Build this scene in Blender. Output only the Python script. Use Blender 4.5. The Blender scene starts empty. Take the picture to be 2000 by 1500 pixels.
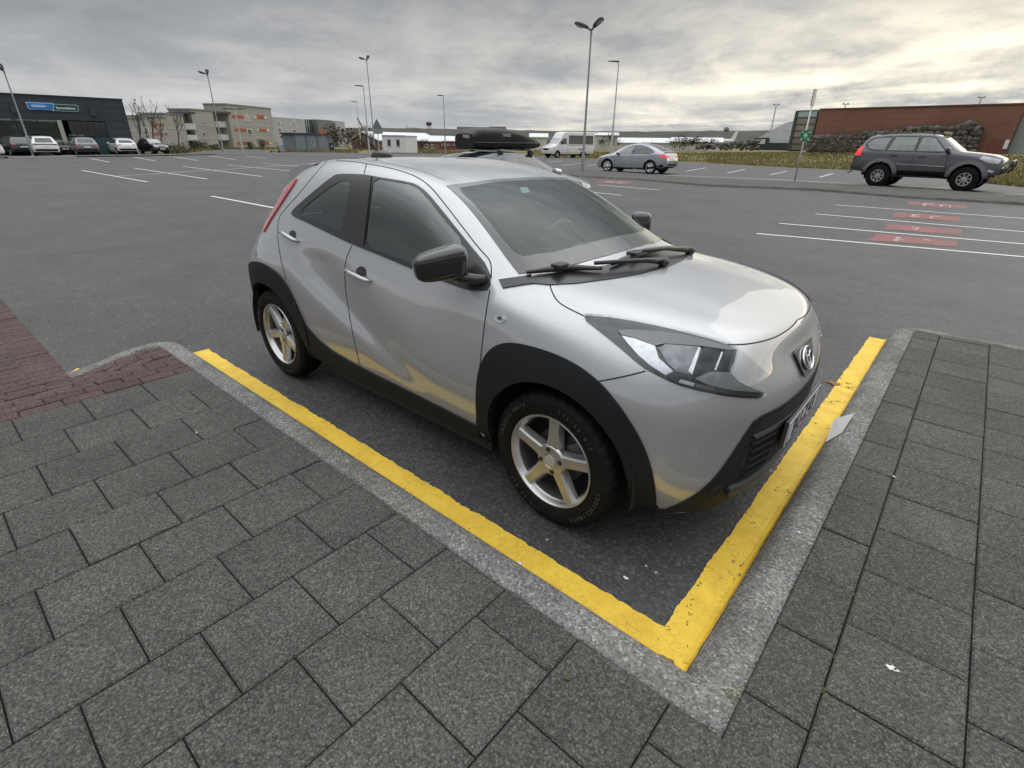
import bpy, bmesh, math, random
import numpy as np
from mathutils import Vector, Matrix
from mathutils.bvhtree import BVHTree
from mathutils.geometry import delaunay_2d_cdt

scene = bpy.context.scene
COL = scene.collection
RAD = math.radians
random.seed(7)
rng = np.random.default_rng(7)

# ------------------------------------------------------------------ camera
CAM_H = 1.595
FPX = 1001.27                       # focal length in pixels of a 2000 x 1500 picture
RC = np.array([[0.75519667, 0.65538127, 0.01238453],
               [0.28793958, -0.31470179, -0.90446314],
               [-0.58887077, 0.68661355, -0.42637196]])
cam_data = bpy.data.cameras.new('camera')
cam = bpy.data.objects.new('camera', cam_data)
COL.objects.link(cam)
cam_data.sensor_width = 36.0
cam_data.sensor_fit = 'HORIZONTAL'
cam_data.lens = FPX / 2000.0 * 36.0
cam_data.clip_start = 0.05
cam_data.clip_end = 6000.0
_m = Matrix.Identity(4)
for i in range(3):
    _m[i][0] = RC[0][i]; _m[i][1] = -RC[1][i]; _m[i][2] = -RC[2][i]
_m[2][3] = CAM_H
cam.matrix_world = _m
scene.camera = cam

# ------------------------------------------------------------------ light: overcast sky, weak wide sun
scene.view_settings.view_transform = 'Standard'
scene.view_settings.look = 'None'
scene.view_settings.gamma = 1.0
scene.view_settings.exposure = 0.05
scene.render.film_transparent = False

SUN_EL = 22.0
SUN_AZ = math.degrees(math.atan2(0.93, 0.36))     # direction towards the sun in the xy plane (from +x)
sun_data = bpy.data.lights.new('sun', 'SUN')
sun_data.energy = 0.5
sun_data.angle = RAD(55.0)
sun_data.color = (1.0, 0.93, 0.80)
sun = bpy.data.objects.new('sun', sun_data)
COL.objects.link(sun)
_sd = Vector((math.cos(RAD(SUN_EL)) * math.cos(RAD(SUN_AZ)), math.cos(RAD(SUN_EL)) * math.sin(RAD(SUN_AZ)), math.sin(RAD(SUN_EL))))
sun.rotation_euler = _sd.to_track_quat('Z', 'Y').to_euler()

world = bpy.data.worlds.new("World")
scene.world = world
world.use_nodes = True
wn = world.node_tree.nodes; wl = world.node_tree.links
wn.clear()
def wnode(t, **kw):
    n = wn.new(t)
    for k, v in kw.items(): setattr(n, k, v)
    return n
def wmath(op, a, b=None, c=None, clamp=False):
    n = wn.new('ShaderNodeMath'); n.operation = op; n.use_clamp = clamp
    for i, v in enumerate((a, b, c)):
        if v is None: continue
        if isinstance(v, (int, float)): n.inputs[i].default_value = v
        else: wl.new(v, n.inputs[i])
    return n.outputs[0]
def wramp(fac, stops, interp='LINEAR'):
    n = wn.new('ShaderNodeValToRGB'); n.color_ramp.interpolation = interp
    e = n.color_ramp.elements
    while len(e) < len(stops): e.new(0.5)
    for q, (p, c) in zip(e, stops):
        q.position = p; q.color = (*c, 1.0) if len(c) == 3 else c
    wl.new(fac, n.inputs[0]); return n.outputs[0]
def wmix(fac, a, b, mode='MIX'):
    n = wn.new('ShaderNodeMix'); n.data_type = 'RGBA'; n.blend_type = mode
    for sock, v in ((n.inputs[0], fac), (n.inputs[6], a), (n.inputs[7], b)):
        if isinstance(v, (int, float)): sock.default_value = v
        elif isinstance(v, tuple): sock.default_value = (*v, 1.0)
        else: wl.new(v, sock)
    return n.outputs[2]
out = wnode('ShaderNodeOutputWorld'); bg = wnode('ShaderNodeBackground')
sky = wnode('ShaderNodeTexSky', sky_type='NISHITA')
sky.sun_disc = False
sky.sun_elevation = RAD(SUN_EL); sky.sun_rotation = RAD(90.0 - SUN_AZ)
geo = wnode('ShaderNodeTexCoord'); sep = wnode('ShaderNodeSeparateXYZ')
wl.new(geo.outputs['Generated'], sep.inputs[0])
dx, dy, dz = sep.outputs
zc = wmath('MAXIMUM', dz, 0.0)
# cloud deck seen in perspective: project the direction on a plane overhead
zden = wmath('ADD', zc, 0.055)
pu = wmath('DIVIDE', dx, zden); pv = wmath('DIVIDE', dy, zden)
comb = wnode('ShaderNodeCombineXYZ'); wl.new(pu, comb.inputs[0]); wl.new(pv, comb.inputs[1]); comb.inputs[2].default_value = 3.7
def wnoise(scale, detail, rough, dist=0.0, off=0.0, vec=None):
    mp = wnode('ShaderNodeMapping'); mp.inputs['Location'].default_value = (off, off * 0.7, off * 0.3)
    wl.new(vec or comb.outputs[0], mp.inputs[0])
    n = wnode('ShaderNodeTexNoise'); n.inputs['Scale'].default_value = scale; n.inputs['Detail'].default_value = detail
    n.inputs['Roughness'].default_value = rough; n.inputs['Distortion'].default_value = dist
    wl.new(mp.outputs[0], n.inputs['Vector']); return n.outputs['Fac']
# angular noise too, so that the low sky keeps round cloud heads
comb2 = wnode('ShaderNodeCombineXYZ'); wl.new(dx, comb2.inputs[0]); wl.new(dy, comb2.inputs[1]); wl.new(wmath('MULTIPLY', dz, 2.6), comb2.inputs[2])
n_big = wnoise(0.24, 4.0, 0.52, 0.7, 1.3)
n_fine = wnoise(1.1, 7.0, 0.6, 0.9, 4.1)
n_low = wnoise(7.5, 8.0, 0.62, 0.5, 2.2, comb2.outputs[0])
n_low2 = wnoise(17.0, 6.0, 0.6, 0.3, 5.2, comb2.outputs[0])
tex = wmath('ADD', wmath('MULTIPLY', n_big, 0.56), wmath('ADD', wmath('MULTIPLY', n_fine, 0.10), wmath('ADD', wmath('MULTIPLY', n_low, 0.28), wmath('MULTIPLY', n_low2, 0.10))))
# glow of the hidden sun: cosine to its direction
GD = Vector((0.34, 0.905, 0.27)).normalized()
cosg = wmath('ADD', wmath('MULTIPLY', dx, GD.x), wmath('ADD', wmath('MULTIPLY', dy, GD.y), wmath('MULTIPLY', dz, GD.z)))
glow = wmath('POWER', wmath('MAXIMUM', wmath('MULTIPLY_ADD', cosg, 0.5, 0.5), 0.0), 7.0)
lowband = wmath('POWER', wmath('SUBTRACT', 1.0, wmath('MINIMUM', wmath('DIVIDE', zc, 0.26), 1.0)), 1.3)
# overcast: brighter overhead than low down
upr = wramp(zc, [(0.0, (.29, .29, .29)), (0.10, (.25, .25, .25)), (0.26, (.185, .185, .185)), (0.40, (.27, .27, .27)), (0.75, (1.0, 1.0, 1.0))])
up = wmath('MULTIPLY', upr, 2.0)
cl = wramp(tex, [(0.38, (0.66, 0.69, 0.74)), (0.49, (0.82, 0.845, 0.88)), (0.57, (1.02, 1.03, 1.04)), (0.67, (1.26, 1.25, 1.22))])
# multiply the deck by its elevation factor
mul = wnode('ShaderNodeVectorMath', operation='SCALE'); wl.new(cl, mul.inputs[0]); wl.new(up, mul.inputs[3])
# lit cloud edges: cream, strongest low and near the hidden sun
edge = wramp(tex, [(0.47, (0, 0, 0)), (0.62, (1, 1, 1))])
gfac = wmath('MULTIPLY', wmath('ADD', wmath('MULTIPLY', lowband, 0.75), 0.30), glow)
gfac = wmath('MULTIPLY', gfac, wmath('ADD', wmath('MULTIPLY', edge, 1.7), 0.12))
gfac = wmath('MULTIPLY', gfac, wmath('SUBTRACT', 1.0, wmath('MINIMUM', wmath('MAXIMUM', wmath('MULTIPLY_ADD', zc, 5.6, -0.58), 0.0), 1.0)))
creamv = wnode('ShaderNodeVectorMath', operation='SCALE'); creamv.inputs[0].default_value = (1.0, 0.86, 0.54); wl.new(gfac, creamv.inputs[3])
addc = wnode('ShaderNodeVectorMath', operation='ADD'); wl.new(mul.outputs[0], addc.inputs[0]); wl.new(creamv.outputs[0], addc.inputs[1])
# gaps of blue sky just over the horizon
sks = wnode('ShaderNodeVectorMath', operation='SCALE'); wl.new(sky.outputs[0], sks.inputs[0]); sks.inputs[3].default_value = 0.11
gapz = wmath('SUBTRACT', 1.0, wmath('MINIMUM', wmath('DIVIDE', zc, 0.075), 1.0), clamp=True)
gap = wramp(wmath('MULTIPLY', n_low, gapz), [(0.34, (0, 0, 0)), (0.50, (0.55, 0.55, 0.55))])
fin = wmix(gap, addc.outputs[0], sks.outputs[0])
wl.new(fin, bg.inputs[0]); bg.inputs[1].default_value = 1.0
wl.new(bg.outputs[0], out.inputs[0])
# ------------------------------------------------------------------ helpers
def proj(w):
    c = RC @ (np.array(w, float) - np.array([0, 0, CAM_H]))
    return c[0] / c[2] * FPX + 1000, c[1] / c[2] * FPX + 750
def ray(u, v):
    return RC.T @ np.array([(u - 1000) / FPX, (v - 750) / FPX, 1.0])
def sstep(a, b, x):
    t = min(1.0, max(0.0, (x - a) / (b - a))); return t * t * (3 - 2 * t)
def gz(x, y):
    """height of the ground: the lot is flat, the side road and the field beyond it lie a little higher"""
    return 0.13 * sstep(20.0, 25.0, y) * sstep(-15, -5, x) + 0.75 * sstep(42, 95, y) * sstep(-60, -10, x)
def at(u, v, z=None):
    """where the ray of a picture point meets the ground (or the level z)"""
    d = ray(u, v)
    zz = 0.0 if z is None else z
    for _ in range(14):
        t = (zz - CAM_H) / d[2]
        p = d * t
        if z is not None: break
        zz = gz(p[0], p[1])
    return Vector((p[0], p[1], zz))
def at_depth(u, v, zc):
    d = ray(u, v); return Vector(d * zc) + Vector((0, 0, CAM_H))
def height_at(base, v):
    lo, hi = -5.0, 80.0
    for _ in range(50):
        m = (lo + hi) / 2
        if proj((base[0], base[1], m))[1] > v: lo = m
        else: hi = m
    return m
def basis_pts(base, pts_px, nrm):
    """picture points laid on the vertical plane through base with horizontal normal nrm"""
    o = []
    for (u, v) in pts_px:
        d = Vector(ray(u, v)); t = (Vector(base) - Vector((0, 0, CAM_H))).dot(nrm) / d.dot(nrm)
        o.append(Vector((0, 0, CAM_H)) + d * t)
    return o

def link(o, parent=None):
    COL.objects.link(o)
    if parent is not None: o.parent = parent
    return o
def mesh_obj(name, verts, faces, mat=None, parent=None, smooth=False, mats=None, fmat=None):
    me = bpy.data.meshes.new(name)
    me.from_pydata([tuple(v) for v in verts], [], [tuple(f) for f in faces])
    for m in (mats or ([mat] if mat else [])): me.materials.append(m)
    if fmat is not None: me.polygons.foreach_set('material_index', fmat)
    if smooth: me.polygons.foreach_set('use_smooth', [True] * len(me.polygons))
    me.update()
    return link(bpy.data.objects.new(name, me), parent)
def bm_obj(name, bm, mat=None, parent=None, smooth=False, angle=None):
    me = bpy.data.meshes.new(name)
    bmesh.ops.recalc_face_normals(bm, faces=bm.faces[:])
    bm.to_mesh(me); bm.free()
    if mat: me.materials.append(mat)
    if smooth:
        me.polygons.foreach_set('use_smooth', [True] * len(me.polygons))
        if angle:
            try: me.set_sharp_from_angle(angle=RAD(angle))
            except Exception: pass
    return link(bpy.data.objects.new(name, me), parent)
def empty(name, loc, rz=0.0, label=None, cat=None, group=None):
    o = bpy.data.objects.new(name, None); COL.objects.link(o)
    o.location = loc; o.rotation_euler = (0, 0, rz); o.empty_display_size = 0.1
    tag(o, label, cat, group); return o
def tag(o, label=None, cat=None, group=None, kind=None):
    if label: o['label'] = label
    if cat: o['category'] = cat
    if group: o['group'] = group
    if kind: o['kind'] = kind
    return o
def copy_tree(o, parent=None):
    c = o.copy(); COL.objects.link(c)
    c.parent = parent
    for ch in list(o.children): copy_tree(ch, c)
    return c
# shapes added to a bmesh
def a_box(bm, c, s, rz=0.0, bev=0.0, M=None):
    m = (M or Matrix.Identity(4)) @ Matrix.Translation(c) @ Matrix.Rotation(rz, 4, 'Z') @ Matrix.Diagonal((s[0], s[1], s[2], 1))
    r = bmesh.ops.create_cube(bm, size=1.0, matrix=m)
    if bev:
        es = list({e for v in r['verts'] for e in v.link_edges})
        bmesh.ops.bevel(bm, geom=es, offset=bev, segments=2, affect='EDGES', profile=0.6)
def a_box2(bm, lo, hi, bev=0.0):
    a_box(bm, [(lo[i] + hi[i]) / 2 for i in range(3)], [hi[i] - lo[i] for i in range(3)], bev=bev)
def frame_of(d):
    d = Vector(d).normalized(); q = d.to_track_quat('Z', 'Y'); return q.to_matrix().to_4x4()
def a_tube(bm, p0, p1, r0, r1=None, n=10, cap=True):
    p0, p1 = Vector(p0), Vector(p1); r1 = r0 if r1 is None else r1
    m = frame_of(p1 - p0)
    A = [bm.verts.new(p0 + (m @ Vector((math.cos(6.28318 * k / n) * r0, math.sin(6.28318 * k / n) * r0, 0)))) for k in range(n)]
    B = [bm.verts.new(p1 + (m @ Vector((math.cos(6.28318 * k / n) * r1, math.sin(6.28318 * k / n) * r1, 0)))) for k in range(n)]
    for k in range(n):
        bm.faces.new((A[k], A[(k + 1) % n], B[(k + 1) % n], B[k]))
    if cap:
        bm.faces.new(A[::-1]); bm.faces.new(B)
def a_path(bm, pts, r, n=8, cap=True):
    """tube along a polyline; r may be a list"""
    pts = [Vector(p) for p in pts]; rs = r if isinstance(r, (list, tuple)) else [r] * len(pts)
    rings = []
    up = None
    for i, p in enumerate(pts):
        d = (pts[min(i + 1, len(pts) - 1)] - pts[max(i - 1, 0)]).normalized()
        if up is None:
            up = Vector((0, 0, 1)) if abs(d.z) < 0.9 else Vector((1, 0, 0))
        s = d.cross(up).normalized(); up = s.cross(d).normalized()
        rings.append([bm.verts.new(p + (s * math.cos(6.28318 * k / n) + up * math.sin(6.28318 * k / n)) * rs[i]) for k in range(n)])
    for a, b in zip(rings, rings[1:]):
        for k in range(n): bm.faces.new((a[k], a[(k + 1) % n], b[(k + 1) % n], b[k]))
    if cap: bm.faces.new(rings[0][::-1]); bm.faces.new(rings[-1])
def a_lathe(bm, prof, axis_o, M, n=48, close=False):
    """profile [(radius, height)] turned about local z of M placed at axis_o"""
    rings = []
    for (r, h) in prof:
        rings.append([bm.verts.new(Vector(axis_o) + (M @ Vector((r * math.cos(2 * math.pi * k / n), r * math.sin(2 * math.pi * k / n), h)))) for k in range(n)])
    for a, b in zip(rings, rings[1:]):
        for k in range(n): bm.faces.new((a[k], a[(k + 1) % n], b[(k + 1) % n], b[k]))
    return rings
def a_prism(bm, poly, depth, M=None):
    """closed 2-D outline (x,y) extruded along local z by depth"""
    M = M or Matrix.Identity(4)
    A = [bm.verts.new(M @ Vector((p[0], p[1], 0))) for p in poly]
    B = [bm.verts.new(M @ Vector((p[0], p[1], depth))) for p in poly]
    n = len(poly)
    for k in range(n): bm.faces.new((A[k], A[(k + 1) % n], B[(k + 1) % n], B[k]))
    bm.faces.new(A[::-1]); bm.faces.new(B)
def a_quad(bm, pts):
    bm.faces.new([bm.verts.new(p) for p in pts])
def text_mesh(name, body, size, mat, parent=None, depth=0.004, M=None, bold=0.0, align='CENTER', space=1.0):
    cu = bpy.data.curves.new(name, 'FONT'); cu.body = body; cu.size = size; cu.extrude = depth; cu.offset = bold
    cu.align_x = align; cu.align_y = 'CENTER'; cu.resolution_u = 3; cu.space_character = space
    tmp = bpy.data.objects.new(name + '_curve', cu); COL.objects.link(tmp)
    dg = bpy.context.evaluated_depsgraph_get()
    me = bpy.data.meshes.new_from_object(tmp.evaluated_get(dg))
    bpy.data.objects.remove(tmp); bpy.data.curves.remove(cu)
    me.name = name
    if M is not None: me.transform(M)
    me.materials.clear(); me.materials.append(mat)
    return link(bpy.data.objects.new(name, me), parent)

# ------------------------------------------------------------------ materials
class NT:
    def __init__(s, name):
        s.m = bpy.data.materials.new(name); s.m.use_nodes = True
        s.n = s.m.node_tree.nodes; s.l = s.m.node_tree.links
        s.b = s.n['Principled BSDF']; s.tc = None
    def set(s, **kw):
        for k, v in kw.items():
            i = s.b.inputs[k.replace('_', ' ')]
            if hasattr(v, 'links') or hasattr(v, 'is_linked'): s.l.new(v, i)
            else: i.default_value = (*v, 1.0) if isinstance(v, tuple) and len(v) == 3 and len(i.default_value) == 4 else v
        return s
    def co(s, which='Object'):
        if not s.tc: s.tc = s.n.new('ShaderNodeTexCoord')
        return s.tc.outputs[which]
    def mapping(s, scale=(1, 1, 1), rot=(0, 0, 0), loc=(0, 0, 0), which='Object'):
        m = s.n.new('ShaderNodeMapping'); m.inputs['Scale'].default_value = scale; m.inputs['Rotation'].default_value = rot; m.inputs['Location'].default_value = loc
        s.l.new(s.co(which), m.inputs[0]); return m.outputs[0]
    def noise(s, scale, detail=3, rough=0.55, dist=0.0, vec=None):
        n = s.n.new('ShaderNodeTexNoise'); n.inputs['Scale'].default_value = scale; n.inputs['Detail'].default_value = detail
        n.inputs['Roughness'].default_value = rough; n.inputs['Distortion'].default_value = dist
        s.l.new(vec or s.co(), n.inputs['Vector']); return n.outputs['Fac']
    def voro(s, scale, feature='F1', out='Distance', vec=None, rand=1.0):
        n = s.n.new('ShaderNodeTexVoronoi'); n.feature = feature; n.inputs['Scale'].default_value = scale
        n.inputs['Randomness'].default_value = rand
        s.l.new(vec or s.co(), n.inputs['Vector']); return n.outputs[out]
    def math(s, op, a, b=None, c=None, clamp=False):
        n = s.n.new('ShaderNodeMath'); n.operation = op; n.use_clamp = clamp
        for i, v in enumerate((a, b, c)):
            if v is None: continue
            if isinstance(v, (int, float)): n.inputs[i].default_value = v
            else: s.l.new(v, n.inputs[i])
        return n.outputs[0]
    def ramp(s, fac, stops, interp='LINEAR'):
        n = s.n.new('ShaderNodeValToRGB'); n.color_ramp.interpolation = interp; e = n.color_ramp.elements
        while len(e) < len(stops): e.new(0.5)
        for q, (p, c) in zip(e, stops):
            q.position = p
            if isinstance(c, (int, float)): c = (c, c, c)
            q.color = (*c, 1.0)
        s.l.new(fac, n.inputs[0]); return n.outputs[0]
    def mix(s, fac, a, b, mode='MIX'):
        n = s.n.new('ShaderNodeMix'); n.data_type = 'RGBA'; n.blend_type = mode
        for sock, v in ((n.inputs[0], fac), (n.inputs[6], a), (n.inputs[7], b)):
            if isinstance(v, (int, float)): sock.default_value = v
            elif isinstance(v, tuple): sock.default_value = (*v, 1.0)
            else: s.l.new(v, sock)
        return n.outputs[2]
    def bump(s, h, strength=0.3, dist=0.01, normal=None):
        n = s.n.new('ShaderNodeBump'); n.inputs['Strength'].default_value = strength; n.inputs['Distance'].default_value = dist
        s.l.new(h, n.inputs['Height'])
        if normal: s.l.new(normal, n.inputs['Normal'])
        s.l.new(n.outputs[0], s.b.inputs['Normal']); return n.outputs[0]
    def island(s):
        return s.n.new('ShaderNodeNewGeometry').outputs['Random Per Island']
def mat_plain(name, col, rough=0.6, metal=0.0, var=0.08, scale=6.0, bump=0.0, coat=0.0, spec=0.5, bscale=None):
    t = NT(name)
    f = t.noise(scale, 4, 0.6)
    lo = tuple(max(0, c * (1 - var)) for c in col); hi = tuple(min(1, c * (1 + var)) for c in col)
    t.set(Base_Color=t.ramp(f, [(0.3, lo), (0.7, hi)]), Roughness=rough, Metallic=metal)
    t.b.inputs['Specular IOR Level'].default_value = spec
    if coat: t.set(Coat_Weight=coat, Coat_Roughness=0.04)
    if bump: t.bump(t.noise(bscale or scale * 12, 3, 0.6), bump, 0.01)
    return t.m
def mat_emit(name, col, strength):
    t = NT(name); t.set(Base_Color=col, Emission_Color=col, Emission_Strength=strength); return t.m
# ------------------------------------------------------------------ ground materials
def make_asphalt(name, base=(0.057, 0.057, 0.057), patch=0.22):
    t = NT(name)
    v = t.voro(95.0, out='Color'); sp = t.n.new('ShaderNodeSeparateColor'); t.l.new(v, sp.inputs[0])
    fine = t.noise(160, 4, 0.7)
    grain = t.ramp(sp.outputs[0], [(0.0, 0.55), (0.6, 0.95), (0.90, 1.25), (1.0, 1.9)])
    big = t.noise(0.55, 5, 0.6, 0.6)
    mid = t.noise(3.5, 5, 0.65, 0.3)
    strk = t.noise(1.0, 4, 0.6, 0.4, t.mapping((0.22, 1.3, 1), (0, 0, RAD(12))))
    c = t.ramp(big, [(0.3, tuple(b * (1 - patch) for b in base)), (0.7, tuple(b * (1 + patch) for b in base))])
    c = t.mix(1.0, c, t.ramp(mid, [(0.3, 0.84), (0.7, 1.14)]), 'MULTIPLY')
    c = t.mix(1.0, c, t.ramp(strk, [(0.30, 0.88), (0.5, 1.0), (0.75, 1.06)]), 'MULTIPLY')
    c = t.mix(1.0, c, grain, 'MULTIPLY')
    # pale chips of stone, sparse
    v2 = t.voro(13.0); v2c = t.voro(13.0, out='Color'); s2 = t.n.new('ShaderNodeSeparateColor'); t.l.new(v2c, s2.inputs[0])
    chip = t.math('MULTIPLY', t.math('LESS_THAN', v2, 0.085), t.math('GREATER_THAN', s2.outputs[1], 0.72))
    c = t.mix(chip, c, (0.38, 0.37, 0.35))
    t.set(Base_Color=c, Roughness=t.ramp(fine, [(0.2, 0.46), (0.8, 0.70)]))
    t.b.inputs['Specular IOR Level'].default_value = 0.48
    h = t.math('ADD', t.math('MULTIPLY', t.voro(95.0), -0.8), t.math('MULTIPLY', fine, 0.8))
    t.bump(h, 0.40, 0.006)
    return t.m
M_ASPH = make_asphalt('asphalt')
def make_grass_mat():
    t = NT('dry_grass_ground')
    a = t.noise(0.12, 5, 0.6, 0.5); b = t.noise(1.4, 6, 0.7, 0.4)
    c = t.ramp(t.math('ADD', t.math('MULTIPLY', a, 0.6), t.math('MULTIPLY', b, 0.45)), [(0.36, (0.065, 0.078, 0.026)), (0.48, (0.115, 0.118, 0.045)), (0.56, (0.21, 0.175, 0.075)), (0.66, (0.29, 0.235, 0.12))])
    t.set(Base_Color=c, Roughness=0.9); t.b.inputs['Specular IOR Level'].default_value = 0.1
    t.bump(b, 0.8, 0.12); return t.m
M_GRASSG = make_grass_mat()

# terrain sheet to the horizon
def terrain():
    def axis():
        a = [0, 6, 12, 18, 22, 26, 30, 36, 42, 50, 60, 70, 80, 95, 110, 130, 160, 200, 260, 340, 450, 600, 800, 1100, 1600, 2400]
        return [-x for x in a[:0:-1]] + a
    X = axis(); Y = axis()
    V = [(x, y, gz(x, y) - 0.05 - 0.12 * (sstep(150, 600, math.hypot(x, y)))) for y in Y for x in X]
    n = len(X)
    F = [(j * n + i, j * n + i + 1, (j + 1) * n + i + 1, (j + 1) * n + i) for j in range(len(Y) - 1) for i in range(n - 1)]
    o = mesh_obj('ground', V, F, M_GRASSG, smooth=True); tag(o, kind='structure'); return o
terrain()

def in_poly(x, y, P):
    c = False; j = len(P) - 1
    for i in range(len(P)):
        if (P[i][1] > y) != (P[j][1] > y) and x < (P[j][0] - P[i][0]) * (y - P[i][1]) / (P[j][1] - P[i][1]) + P[i][0]: c = not c
        j = i
    return c
def sheet(name, poly, mat, dz=0.0, step=2.0, fn=gz, kind='structure'):
    """flat-ish sheet filling a world outline, following the ground"""
    P = [(p[0], p[1]) for p in poly]
    pts = []
    n = len(P); edges = []
    for i in range(n):
        a, b = P[i], P[(i + 1) % n]
        L = math.hypot(b[0] - a[0], b[1] - a[1]); k = max(1, int(L / (step * 1.5)))
        for q in range(k): pts.append(Vector((a[0] + (b[0] - a[0]) * q / k, a[1] + (b[1] - a[1]) * q / k)))
    m = len(pts); edges = [(i, (i + 1) % m) for i in range(m)]
    xs = [p[0] for p in P]; ys = [p[1] for p in P]
    if step < 50:
        x = min(xs) + step / 2
        while x < max(xs):
            y = min(ys) + step / 2
            while y < max(ys):
                if in_poly(x, y, P) and (18 < y < 60 or step < 1): pts.append(Vector((x, y)))
                y += step
            x += step
    r = delaunay_2d_cdt(pts, edges, [], 1, 1e-5)
    V = [(v.x, v.y, fn(v.x, v.y) + dz) for v in r[0]]
    o = mesh_obj(name, V, r[2], mat)
    for p in o.data.polygons:
        if p.normal.z < 0: o.data.flip_normals(); break
    return tag(o, kind=kind)
edge_px = [(2100, 376), (1980, 364), (1660, 332), (1380, 318), (1130, 309), (1040, 304), (940, 301), (820, 300), (650, 298), (545, 297), (500, 291), (440, 291), (400, 296), (345, 300), (322, 300), (300, 297), (0, 297)]
lot = [at(u, v) for u, v in edge_px] + [Vector((-95, -6, 0)), Vector((-95, -40, 0)), Vector((30, -40, 0)), Vector((30, 36, 0))]
sheet('parking_lot', lot, M_ASPH, 0.0, 2.5)

# ------------------------------------------------------------------ pavement of square concrete pavers
def make_paver_mat(name, base, tint, speck=1.0):
    t = NT(name)
    isl = t.island()
    v = t.voro(150.0, out='Color'); sp = t.n.new('ShaderNodeSeparateColor'); t.l.new(v, sp.inputs[0])
    d = t.voro(150.0)
    stone = t.ramp(sp.outputs[0], [(0.0, 0.62), (0.35, 0.87), (0.7, 1.06), (0.92, 1.38), (1.0, 1.8)])
    warm = t.mix(t.math('MULTIPLY', sp.outputs[1], 0.55), base, tint)
    c = t.mix(1.0, warm, stone, 'MULTIPLY')
    c = t.mix(1.0, c, t.ramp(d, [(0.0, 1.12), (0.5, 0.95), (0.8, 0.5)]), 'MULTIPLY')
    c = t.mix(1.0, c, t.ramp(isl, [(0.0, 0.87), (0.5, 1.0), (1.0, 1.10)]), 'MULTIPLY')
    big = t.noise(2.2, 5, 0.65, 0.5)
    c = t.mix(1.0, c, t.ramp(big, [(0.3, 0.80), (0.7, 1.14)]), 'MULTIPLY')
    t.set(Base_Color=c, Roughness=0.85); t.b.inputs['Specular IOR Level'].default_value = 0.3
    h = t.math('SUBTRACT', t.math('MULTIPLY', t.noise(220, 3, 0.6), 0.5), t.math('MULTIPLY', d, 1.0))
    t.bump(h, 0.75, 0.006)
    return t.m
M_PAVER = make_paver_mat('grey_paver', (0.094, 0.093, 0.090), (0.124, 0.112, 0.092))
M_BRICK = make_paver_mat('red_paver', (0.110, 0.076, 0.073), (0.130, 0.074, 0.068))
M_JOINT = mat_plain('joint_sand', (0.018, 0.017, 0.015), 0.95, var=0.3, scale=30)
KX, KY = -0.118, 1.058             # inner corner line of the kerb: paving edge along y and along x
KTOP = 0.10
def inset_poly(P, d):
    n = len(P); o = []
    for i in range(n):
        a, b, c = Vector(P[i - 1]), Vector(P[i]), Vector(P[(i + 1) % n])
        e1 = (b - a).normalized(); e2 = (c - b).normalized()
        n1 = Vector((-e1.y, e1.x)); n2 = Vector((-e2.y, e2.x))
        s = n1 + n2; k = 1 + n1.dot(n2)
        o.append(b + s * (d / max(k, 0.25)))
    return o
def paver(V, F, P, zf, gap=0.0028, ch=0.006, jit=0.0016):
    """one block: P counter-clockwise outline"""
    P0 = inset_poly(P, gap); P1 = inset_poly(P, gap + ch)
    j = random.gauss(0, jit); tx = random.gauss(0, 0.002); ty = random.gauss(0, 0.002)
    cx = sum(p[0] for p in P) / len(P); cy = sum(p[1] for p in P) / len(P)
    zz = lambda p: zf(p[0], p[1]) + j + (p[0] - cx) * tx + (p[1] - cy) * ty
    b = len(V); n = len(P)
    V += [(p[0], p[1], zz(p)) for p in P1]
    V += [(p[0], p[1], zz(p) - ch * 0.8) for p in P0]
    V += [(p[0], p[1], zz(p) - 0.05) for p in P0]
    F.append(tuple(range(b, b + n)))
    for i in range(n):
        k = (i + 1) % n
        F.append((b + n + i, b + n + k, b + k, b + i)); F.append((b + 2 * n + i, b + 2 * n + k, b + n + k, b + n + i))
def flat_top(x, y): return KTOP
def grey_pavement():
    V, F = [], []
    rows = [-3.90, -3.545, -3.19, -2.845, -2.515, -2.195, -1.885, -1.565, -1.240, -0.918, -0.595, -0.270, 0.064, 0.401, 0.738, 1.072, 1.406, 1.74, 2.07, 2.40, 2.73, 3.06, 3.4, 3.74, 4.1, 4.45]
    offs = {-0.270: 1.237, 0.064: 1.40, 0.401: 1.245, 0.738: 1.41}
    alt = [0.73, 0.565]
    for i in range(len(rows) - 1):
        x0, x1 = rows[i], rows[i + 1]
        o = offs.get(x0, (alt[i % 2] + random.uniform(-0.012, 0.012)) if x0 < 0 else (1.24 + 0.165 * (i % 2) + random.uniform(-0.01, 0.01)))
        y = o - 0.327 * 14
        while y < 5.745:
            y1 = y + 0.327
            def add(a0, a1, b0, b1):
                if a1 - a0 > 0.03 and b1 - b0 > 0.03: paver(V, F, [(a0, b0), (a1, b0), (a1, b1), (a0, b1)], flat_top)
            if x1 <= KX + 0.01:
                add(x0, x1, y, min(y1, KY))
            elif x0 < KX:
                if y1 <= KY: add(x0, x1, y, y1)
                elif y >= KY: add(KX, x1, y, min(y1, 5.745))
                else:
                    paver(V, F, [(x0, y), (x1, y), (x1, y1), (KX, y1), (KX, KY), (x0, KY)], flat_top)
            else: add(x0, x1, y, min(y1, 5.745))
            y = y1
    # one block carries a false joint, so it is two
    o = mesh_obj('pavement', V, F, M_PAVER); tag(o, kind='structure')
grey_pavement()
def red_z(x, y):
    a = sstep(-4.75, -4.05, x); w = sstep(0.45, 0.98, y) * sstep(-5.0, -4.5, x)
    return 0.006 + (KTOP - 0.006) * max(a, w)
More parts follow.
